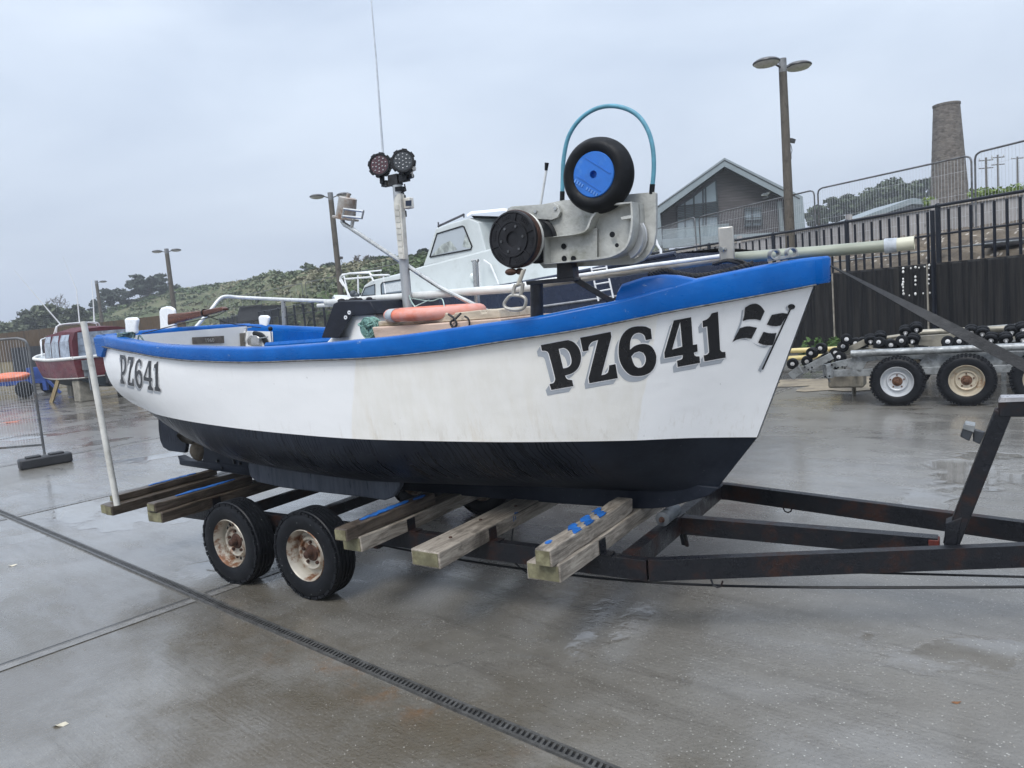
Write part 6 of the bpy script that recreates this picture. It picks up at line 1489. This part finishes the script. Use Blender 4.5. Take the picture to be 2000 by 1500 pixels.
RC_ = [(335,512,.5),(430,495,.7),(465,440,.5),(525,410,.6),(618,440,.7),(670,400,.8),(692,350,.6),(755,375,.9),(800,372,.9),(853,350,.7),(915,372,.6),(920,330,.8),(985,385,.6),(1065,362,.6),(1140,347,.6),(1086,292,.8),(1157,272,.8),(1068,410,.7),(1370,367,.6),(1448,362,.6),(1600,300,.8),(1524,290,.9),(1660,341,.6),(1750,341,.6),(1790,290,.8),(1862,272,.8),(1866,340,.6),(650,470,.6),(560,480,.7)]
for k, (x_, y_, o_) in enumerate(RC_):
    c0 = GP(1450+x_/3.409, 560+y_/3.409, o_); tilt = (y_ < 355 and k not in (6,)); ax = (-gn*(.75 if tilt else 1)+Vector((0,0,-.55 if tilt else random.uniform(-.1,.25)))+gd*random.uniform(-.25,.25)).normalized()
    m = MB(); m.lathe([(-.055,.035),(-.055,.07),(-.04,.084),(-.008,.085),(-.004,.078),(.004,.078),(.008,.085),(.04,.084),(.055,.07),(.055,.035),(.045,.03)], c0, ax, 18)
    r_ = m.build('roller', RUBBER, gb, smooth=40)
    m = MB(); m.lathe([(.04,.032),(.058,.03),(.06,.0)], c0, ax, 12); m.lathe([(-.11,.014),(.10,.014)], c0, ax, 8); m.build('roller_hub', M('pale roller hub', (.6,.6,.6), .4, .3), r_, smooth=40)
gcx = thing('roller_trailer', (g1+g2)/2+gn*3.2, 'rearmost tan roller trailer frame, closest to the dark wall', 'trailer', 'stacked roller trailers')
m = MB(); m.tube([GP(1905,643,2.4), GP(2110,628,2.4)], .04, 10); m.bar(GP(1880,664,2.4), GP(2110,650,2.4), .05, .08); m.bar(GP(1880,668,3.3), GP(2110,655,3.3), .05, .08)
for px in (1890,1960,2040): m.bar(GP(px,665,2.4), GP(px,664,3.4), .05, .07); m.bar(Vector((GP(px,690,2.5).x,GP(px,690,2.5).y,0)), GP(px,662,2.5), .05, .05)
m.build('trailer_frame', GALV, gcx)
yb = thing('yellow_barrier', gnd(1560,712), 'two cream-yellow pipes of a low barrier at the foot of the dark wall', 'barrier')
YEL = M('cream-yellow pipe', (.58,.48,.22), .45, 0, .1, 4)
for y0, y1 in ((686,681),(702,694)):
    m = MB(); m.tube([at(1470,y0+2,14.5), at(1640,y1,13.6)], .045, 12); m.build('barrier_pipe', YEL, yb)
m = MB()
for px in (1500,1632): m.tube([gnd(px,722) if px < 1600 else gnd(px,720), at(px,680,14.2)], .04, 8)
m.build('barrier_post', BLACK, yb)

# ================================================================== PLANTS, HILL, TREES
def leafmat(name, a, b, c, sc=.6):
    t = NT(name); n1 = t.noise(sc, 3, .6); n2 = t.noise(sc*7, 3, .6)
    col = t.mix(t.step(n1, .38, .62), a, b); col = t.mix(t.step(n2, .5, .75), col, c)
    t.set(col, .75, spec=.25); return t.m
def leaf_quads(mm, c, rad, n, size, flat=1.):
    for _ in range(n):
        while True:
            p = Vector((random.uniform(-1,1), random.uniform(-1,1), random.uniform(-1,1)))
            if p.length < 1: break
        p = p*(.55+.45*random.random()) if p.length > .3 else p
        q = c+Vector((p.x*rad[0], p.y*rad[1], p.z*rad[2])); s = size*random.uniform(.6,1.4)
        a = Vector((random.gauss(0,1), random.gauss(0,1), random.gauss(0,1)*flat)).normalized(); b = a.cross(Vector((random.gauss(0,1)*flat, random.gauss(0,1)*flat, random.gauss(0,1)))).normalized()
        mm.add([q-a*s-b*s*.5, q+a*s*.3-b*s*.55, q+a*s, q-a*s*.2+b*s*.6], [(0,1,2,3)])
SCRUB = leafmat('hillside scrub leaves', (.085,.11,.06), (.12,.145,.08), (.15,.16,.10), .12)
GORSE = leafmat('green bush leaves', (.065,.10,.04), (.095,.14,.055), (.115,.145,.07), .3)
PINEL = leafmat('dark cypress leaves', (.042,.056,.046), (.058,.074,.058), (.07,.088,.068), .5)
DRY = leafmat('dry grass blades', (.17,.165,.10), (.22,.205,.135), (.13,.14,.08), .5)
BARE = M('bare bark', (.10,.085,.07), .9, 0, .3, 5)
SIL = [(-400,662),(-100,650),(0,643),(50,634),(90,622),(130,612),(175,603),(215,600),(250,588),(300,575),(340,562),(380,558),(430,553),(500,543),(545,530),(600,530),(640,524),(700,516),(780,506),(830,500),(900,496),(1000,494),(1290,490)]
def sil(px): return float(np.interp(px, [s[0] for s in SIL], [s[1] for s in SIL]))
def front(px):
    d = ray(px, 640)
    if px < 330: return 92.
    for k in range(len(LINE)-1):
        a, b = LINE[k], LINE[k+1]; fa = a.x*d.y-a.y*d.x; fb = b.x*d.y-b.y*d.x
        if fa*fb <= 0:
            p = a.lerp(b, fa/(fa-fb)); return min(92., p.y)
    return 92.
cols = list(range(-400, 1300, 12)); rows = []; HG = {}
for px in cols:
    yf = front(px)+3.2; yr = yf+22+.25*yf; zr = at(px, sil(px)+5, yr).z; r_ = []
    for k in range(19):
        f = k/16; Y = yf+(yr-yf)*f; p = at(px, 640, Y)
        zb0 = float(np.interp(px, (560, 760), (.95, 1.9))); z = zb0+(zr-zb0)*(1-(1-min(f,1))**1.7) if f <= 1 else zr-(f-1)*8
        z += .35*math.sin(p.x*.35+1.3*math.sin(p.y*.2))*math.sin(p.y*.28)*(min(1,f*3))*(1-f**3 if f < 1 else 0)
        r_.append(Vector((p.x, Y, z)))
    rows.append(r_)
m = MB(); m.grid(rows)
t = NT('rough hillside')
n1 = t.noise(.11, 5, .65); n2 = t.noise(.7, 5, .7)
c = t.mix(t.step(n1, .4, .6), (.08,.10,.05), (.14,.14,.085)); c = t.mix(t.step(n2, .5, .7), c, (.065,.08,.04))
HILLM = t.set(c, .9, 0, t.bump(n2, .8, .3), spec=.1)
tag(m.build('hill', HILLM, smooth=60, fix=False), kind='structure')
ms, md_, mg_ = MB(), MB(), MB()
nr = len(rows)
for _ in range(2300):
    i = random.randrange(nr-1); k = random.random()**1.1*15.6; j = int(k); f = k-j
    p = rows[i][j].lerp(rows[i][j+1], f).lerp(rows[i+1][j].lerp(rows[i+1][j+1], f), random.random())
    pat = math.sin(p.x*.16+2*math.sin(p.y*.07))+math.sin(p.y*.21+p.x*.05)
    up = k/16
    if up < .30 and random.random() < .42 or pat > 1.25:
        leaf_quads(md_, p+Vector((0,0,.12)), (1.0,1.0,.25), 12, .22, .45)
    else:
        sz = random.choice((.6,.7,.8,.9,1.0,1.5))*(1.1 if pat < -.2 else .85)*(.7 if up > .85 else 1)
        leaf_quads(mg_ if (pat < -.4 and random.random() < .7) else ms, p+Vector((0,0,.12*sz)), (1.3*sz,1.3*sz,.42*sz), 30, .21, .45)
tag(ms.build('hillside_scrub', SCRUB, smooth=0, fix=False), 'grey-green scrub covering the hill behind the boats', 'scrub', kind='stuff')
tag(mg_.build('hillside_bushes', GORSE, smooth=0, fix=False), 'greener bushes in patches on the hill behind the boats', 'bushes', kind='stuff')
tag(md_.build('hillside_grass', DRY, smooth=0, fix=False), 'pale dry grass on the lower slope of the hill', 'grass', kind='stuff')
m = MB(); m.grid([[lp(s_, .35, wz(s_)-.02), lp(s_, 1.6, wz(s_)+.05), lp(s_, 3.6, wz(s_)+.35)] for s_ in np.arange(41, cum[-1], 1.)])
tag(m.build('gravel_strip', M('pale gravel', (.33,.31,.27), .9, 0, .35, 3, bump=.6, bs=14, second=(.17,.16,.12), sc=1.2), smooth=50, fix=False), kind='structure')
# ground behind the concrete wall
CWY = [(1150,500),(1290,494),(1440,467),(1550,447),(1697,419),(2000,370),(2130,345),(2500,290)]
cwy = lambda px: float(np.interp(px, [s[0] for s in CWY], [s[1] for s in CWY]))
rows2 = []
for px in range(1150, 2500, 30):
    d = ray(px, 450); best = None
    for k in range(len(CW)-1):
        a, b = CW[k], CW[k+1]; fa = a.x*d.y-a.y*d.x; fb = b.x*d.y-b.y*d.x
        if fa*fb <= 0: best = a.lerp(b, fa/(fa-fb)).y
    yw = (best or (16. if px > 2000 else 40.))+.25
    rows2.append([Vector((at(px,450,yw).x, yw, 3.3)), Vector((at(px,450,yw+3).x, yw+3, at(px,cwy(px)+9,yw+3).z)), *[at(px, cwy(px)+8, Y) for Y in (47, 70, 110, 180)]])
m = MB(); m.grid(rows2); tag(m.build('upper_ground', M('rough grass', (.09,.10,.045), .95, 0, .35, .8, bump=.6, bs=6, second=(.15,.13,.08), sc=.6), smooth=60, fix=False), kind='structure')
WEED = leafmat('fresh weed leaves', (.10,.16,.03), (.15,.21,.05), (.20,.22,.07), 1.5)
for k, (x0, x1, y0, y1, Y, n, lab) in enumerate(((1895,2060,380,362,23.5,70,'bright green weeds growing along the top of the pale wall at far right'),(1806,1822,394,390,30.,14,'bright green weed tuft at the left foot of the stone chimney'))):
    m = MB()
    for j in range(n):
        f = random.random(); p = at(x0+(x1-x0)*f, y0+(y1-y0)*f+4, Y+random.uniform(0,1.5)); leaf_quads(m, p+Vector((0,0,.05)), (.22,.22,.16+.12*random.random()), 16, .06)
    tag(m.build('weeds', WEED, smooth=0, fix=False), lab, 'weeds')
m = MB()
for j in range(18):
    px = random.choice([random.gauss(1592,8), random.gauss(1622,9), random.uniform(1570,1640)]); Y = 17.9+random.uniform(-.3,.3); p = at(px, 700, Y); p.z = 0; hh_ = random.uniform(.12,.5)
    for q_ in range(4): leaf_quads(m, p+Vector((0,0,hh_*(q_+.5)/4)), (.14,.14,.12), 9, .055)
tag(m.build('weeds', leafmat('dark weed leaves', (.03,.07,.02), (.06,.11,.03), (.09,.13,.04), 2), smooth=0, fix=False), 'leafy weeds at the foot of the dark wall behind the stacked rollers', 'weeds')

def tree(name, base, H, W, label, group, style='cypress', mat=PINEL, dens=1., leaf=.22):
    root = thing(name, base, label, 'tree', group); b = Vector(base)
    m = MB(); lean = random.uniform(-.08,.08)
    tp = [b, b+Vector((lean*H*.3,0,H*.35)), b+Vector((lean*H,0,H*.8))]
    m.tube(cat_spline(tp, 5), [H*.035*(1-.75*k/10) for k in range(11)], 8)
    cl = []
    nb = int(17*dens)
    for k in range(nb):
        f = .32+.66*k/(nb-1); a = k*2.4+random.uniform(-.5,.5)
        if style == 'cypress': rr = W*.5*(1.0-abs(f-.55)*.9)*random.uniform(.6,1.2)
        elif style == 'round': rr = W*.5*math.sqrt(max(.05, 1-(2*(f-.62)/.78)**2))*random.uniform(.5,1.)
        else: rr = W*.5*random.uniform(.6,1.)*(1-.4*f)
        e = b+Vector((lean*H*f+rr*math.cos(a), rr*math.sin(a)*.8, H*f+random.uniform(-.03,.05)*H)); s_ = b+Vector((lean*H*f*.8, 0, H*max(.22, f-.2)))
        mid = s_.lerp(e,.5)+Vector((0,0,-.03*H)); m.tube([s_, mid, e], [H*.012,H*.008,H*.003], 5); cl.append((e, mid))
    m.build('trunk', BARE, root)
    if style != 'bare':
        m = MB()
        for e, mid in cl:
            s_ = W*random.uniform(.13,.2); fl = .26 if style == 'cypress' else .6
            leaf_quads(m, e, (s_*1.25,s_*1.1,s_*fl), int(62*dens), leaf); leaf_quads(m, mid.lerp(e,.55), (s_*.9,s_*.9,s_*fl), int(30*dens), leaf)
        for k in range(int(6*dens)): leaf_quads(m, b+Vector((lean*H*.8+random.uniform(-.12,.12)*W, random.uniform(-.1,.1)*W, H*random.uniform(.55,.95))), (W*.17,W*.15,W*.08), int(45*dens), leaf)
        m.build('crown', mat, root, smooth=0, fix=False)
    else:
        m = MB()
        for e, mid in cl:
            for j in range(9):
                a = e.lerp(mid, random.random()*.7); d = Vector((random.gauss(0,1), random.gauss(0,.6), abs(random.gauss(.7,.6)))).normalized(); L_ = H*random.uniform(.08,.18)
                q_ = a+d*L_*.5+Vector((random.uniform(-.1,.1),0,0)); m.tube([a, q_, a+d*L_+Vector((random.uniform(-.2,.2),0,.05))], [.035,.025,.012], 4)
        m.build('twigs', BARE, root)
    return root
def tree_px(name, cx, ytop, ybase, wpx, Y, label, group, style, mat, dens=1., leaf=.22):
    a, b = at(cx, ybase, Y), at(cx, ytop, Y); H = b.z-a.z; tree(name, a, H, wpx/FPX*Y, label, group, style, mat, dens, leaf)
G1 = 'trees on the hill at the left'
tree_px('cypress_tree', 298, 538, 590, 84, 128, 'dark flat-topped cypress with the widest crown, behind the twin-headed lamp post at the left', G1, 'cypress', PINEL, 1.3, .3)
tree_px('cypress_tree', 224, 566, 606, 62, 126, 'dark cypress behind the single-headed lamp post', G1, 'cypress', PINEL, 1.1, .3)
tree_px('cypress_tree', 192, 588, 622, 34, 122, 'smallest dark cypress, left of the single-headed lamp post', G1, 'cypress', PINEL, .8, .28)
tree_px('bare_tree', 122, 578, 640, 66, 105, 'leafless twiggy tree above the maroon boat', G1, 'bare', BARE)
GREYL = leafmat('grey-green bush leaves', (.065,.08,.052), (.10,.118,.07), (.13,.14,.09), .3)
tree_px('bushy_tree', 92, 602, 668, 90, 98, 'grey-green bushy tree behind the maroon boat aerials', G1, 'round', GREYL, 1.5, .3)
tree_px('bushy_tree', 160, 598, 660, 44, 100, 'small grey-green tree just right of the leafless tree', G1, 'round', GREYL, .9, .28)
tree_px('bushy_tree', 30, 632, 672, 96, 100, 'low grey-green bush at the far left end of the hill', G1, 'round', GREYL, 1.3, .3)
tree_px('shrub', 602, 516, 534, 34, 88, 'pale sparse shrub on the hill skyline beside the left half of the mast', 'shrubs on the hill skyline', 'round', leafmat('pale shrub leaves', (.10,.13,.08), (.15,.18,.11), (.2,.22,.14), 1), .5, .16)
tree_px('shrub', 645, 517, 534, 40, 86, 'dark rounded shrub on the skyline just behind the wooden lamp post', 'shrubs on the hill skyline', 'round', PINEL, .9, .22)
tree_px('shrub', 730, 504, 524, 36, 84, 'dark shrub on the skyline left of the aluminium mast', 'shrubs on the hill skyline', 'round', GREYL, .9, .22)
tree_px('shrub', 764, 502, 545, 60, 72, 'bright green bush on the hill behind the aluminium mast', 'shrubs on the hill skyline', 'round', GORSE, 1.1, .2)
tree_px('shrub', 829, 488, 515, 26, 70, 'dark upright shrub against the front of the cruiser wheelhouse', 'shrubs on the hill skyline', 'round', PINEL, .7, .2)
for k, cx in enumerate((698,716)): tree_px('bare_tree', cx, 500, 524, 20, 86, ('leafless sapling nearest the wooden lamp post on the skyline','leafless sapling nearer the mast on the skyline')[k], 'saplings on the hill skyline', 'bare', BARE)
G2 = 'trees beside the chimney'
MIDG = leafmat('hazy green pine leaves', (.055,.078,.05), (.08,.105,.066), (.10,.12,.075), .3)
tree_px('pine_tree', 1640, 384, 452, 66, 88, 'spreading pine farthest left behind the mesh fence, between the lamp post and the chimney', G2, 'cypress', MIDG, 1.3, .24)
tree_px('pine_tree', 1690, 384, 440, 64, 92, 'low middle pine behind the grey roof', G2, 'round', MIDG, 1.2, .24)
tree_px('pine_tree', 1742, 356, 430, 96, 95, 'broad dark pine above the grey metal roof', G2, 'round', MIDG, 1.8, .26)
tree_px('pine_tree', 1798, 350, 425, 54, 98, 'tall pine touching the left side of the stone chimney', G2, 'cypress', MIDG, 1.3, .26)
tree_px('pine_tree', 1600, 404, 455, 50, 96, 'small pine showing just right of the tall lamp post', G2, 'round', MIDG, 1.0, .24)

HZ = NT('damp air')
for n_ in list(HZ.n):
    if n_.type != 'OUTPUT_MATERIAL': HZ.n.remove(n_)
pv = HZ.n.new('ShaderNodeVolumePrincipled'); pv.inputs['Color'].default_value = (.86,.90,.96,1); pv.inputs['Density'].default_value = .0013; pv.inputs['Anisotropy'].default_value = .2
HZ.l.new(pv.outputs[0], HZ.n['Material Output'].inputs['Volume'])
m = MB(); m.box((0,200,18), (700,500,38.)); tag(m.build('haze', HZ.m, smooth=0), 'thin damp air that pales the far hill', 'haze', kind='stuff')
# ---- more mesh fence along the hill foot, dim with distance
lf = [((596,552),(780,514),'mesh fence panel in front of the hill, behind the aluminium mast'),((513,569),(589,553.5),'mesh fence panel in front of the hill, left of the wooden lamp post'),((405,591),(508,570),'mesh fence panel on the hill foot above the tiller')]
for a, b, lab in lf: site_fence(gnd(*a,5.3), gnd(*b,5.3), 2.7, 2.6, lab, 'distant mesh fence panels at the hill foot', 1.4, .003, .03)
sh = thing('dark_hut', at(505,620,60), 'small black flat-roofed hut behind the railing, right of the tiller', 'hut')
m = MB(); m.prism([at(*q,66) for q in ((464,612),(468,601),(510,597),(511,622),(464,630))], Vector((1.2,3,0))); m.build('hut_wall', M('dark hut', (.02,.022,.026), .7), sh, smooth=0)
m = MB(); m.bar(at(466,601,65.9)+Vector((0,0,.06)), at(512,597,65.9)+Vector((0,0,.06)), .3, .1); m.build('hut_roof', M('dark hut', (.03,.03,.03)), sh, smooth=0)
bf = thing('board_fence', at(300,640,84), 'dark brown board fence in the distance between the maroon boat and the white rudder head', 'fence')
m = MB(); a, b = at(150,668,88), at(345,641,84); a.z = b.z = 0
n_ = 40
for k in range(n_): p = a.lerp(b,(k+.5)/n_); m.bar(p, p+Vector((0,0,3.1-.4*random.random())), .52*(b-a).length/n_*1.8, .08, (b-a))
m.build('boards', M('dark red-brown boards', (.07,.045,.035), .85, 0, .4, 1.5, second=(.03,.03,.03), sc=.7, st=(.5,.6)), bf, smooth=0)
m = MB(); m.bar(a+Vector((0,0,2.2)), b+Vector((0,0,2.2)), .1, .15); m.build('fence_rail', BLACK, bf)

# ================================================================== SKY, SUN, CAMERA
wd = bpy.data.worlds.new('World'); SC.world = wd; wd.use_nodes = True; nt = wd.node_tree; N = nt.nodes; L = nt.links
for n in list(N): N.remove(n)
out = N.new('ShaderNodeOutputWorld'); bg1 = N.new('ShaderNodeBackground'); bg2 = N.new('ShaderNodeBackground'); mx = N.new('ShaderNodeMixShader')
SUN_EL, SUN_AZ = R(52), R(205)          # azimuth clockwise from +Y
sky = N.new('ShaderNodeTexSky'); sky.sky_type = 'NISHITA'; sky.sun_disc = False; sky.sun_elevation = SUN_EL; sky.sun_rotation = SUN_AZ; sky.air_density = 1.5; sky.dust_density = 4.
bg1.inputs[1].default_value = .08; L.new(sky.outputs[0], bg1.inputs[0])
tc = N.new('ShaderNodeTexCoord'); mp = N.new('ShaderNodeMapping'); mp.inputs['Scale'].default_value = (1,1,3.2); L.new(tc.outputs['Generated'], mp.inputs[0])
n1 = N.new('ShaderNodeTexNoise'); n1.inputs['Scale'].default_value = 1.7; n1.inputs['Detail'].default_value = 6; n1.inputs['Roughness'].default_value = .5; n1.inputs['Distortion'].default_value = .3; L.new(mp.outputs[0], n1.inputs['Vector'])
rp_ = N.new('ShaderNodeValToRGB'); e = rp_.color_ramp.elements; e[0].position = .34; e[0].color = (.365,.43,.54,1); e[1].position = .66; e[1].color = (.495,.56,.66,1); L.new(n1.outputs['Fac'], rp_.inputs[0])
sp_ = N.new('ShaderNodeSeparateXYZ'); L.new(tc.outputs['Generated'], sp_.inputs[0])
ht_ = N.new('ShaderNodeValToRGB'); e = ht_.color_ramp.elements
e[0].position = 0.; e[0].color = (.84,.84,.86,1); e[1].position = 1.; e[1].color = (2.9,2.75,2.6,1)
for p_, c_ in ((.12,(.90,.90,.90,1)),(.28,(1.04,1.04,1.03,1)),(.45,(1.15,1.14,1.12,1))):
    q_ = e.new(p_); q_.color = c_
L.new(sp_.outputs[2], ht_.inputs[0])
ml = N.new('ShaderNodeMix'); ml.data_type = 'RGBA'; ml.blend_type = 'MULTIPLY'; ml.inputs[0].default_value = 1; L.new(rp_.outputs[0], ml.inputs[6]); L.new(ht_.outputs[0], ml.inputs[7])
L.new(ml.outputs[2], bg2.inputs[0]); bg2.inputs[1].default_value = 1.0
mx.inputs[0].default_value = .93; L.new(bg1.outputs[0], mx.inputs[1]); L.new(bg2.outputs[0], mx.inputs[2]); L.new(mx.outputs[0], out.inputs[0])
sl = bpy.data.lights.new('sun', 'SUN'); sl.energy = 1.5; sl.angle = R(25); sl.color = (1, .97, .93); so = bpy.data.objects.new('sun', sl); COL.objects.link(so)
sv = Vector((math.sin(SUN_AZ)*math.cos(SUN_EL), math.cos(SUN_AZ)*math.cos(SUN_EL), math.sin(SUN_EL)))
so.rotation_euler = sv.to_track_quat('Z', 'Y').to_euler(); so.location = sv*40
cam = bpy.data.cameras.new('camera'); cam.sensor_width = 36; cam.lens = FPX/2000*36; cam.clip_end = 2000; cam.clip_start = .05
co_ = bpy.data.objects.new('camera', cam); COL.objects.link(co_)
bx_ = -cF
co_.matrix_world = Matrix(((cR.x,cU.x,bx_.x,0),(cR.y,cU.y,bx_.y,0),(cR.z,cU.z,bx_.z,CAMH),(0,0,0,1)))
SC.camera = co_
SC.view_settings.view_transform = 'Standard'; SC.view_settings.look = 'None'; SC.view_settings.exposure = .66; SC.view_settings.gamma = 1
SC.render.resolution_x = 1024; SC.render.resolution_y = 768
SC.cycles.max_bounces = 8; SC.cycles.transparent_max_bounces = 12
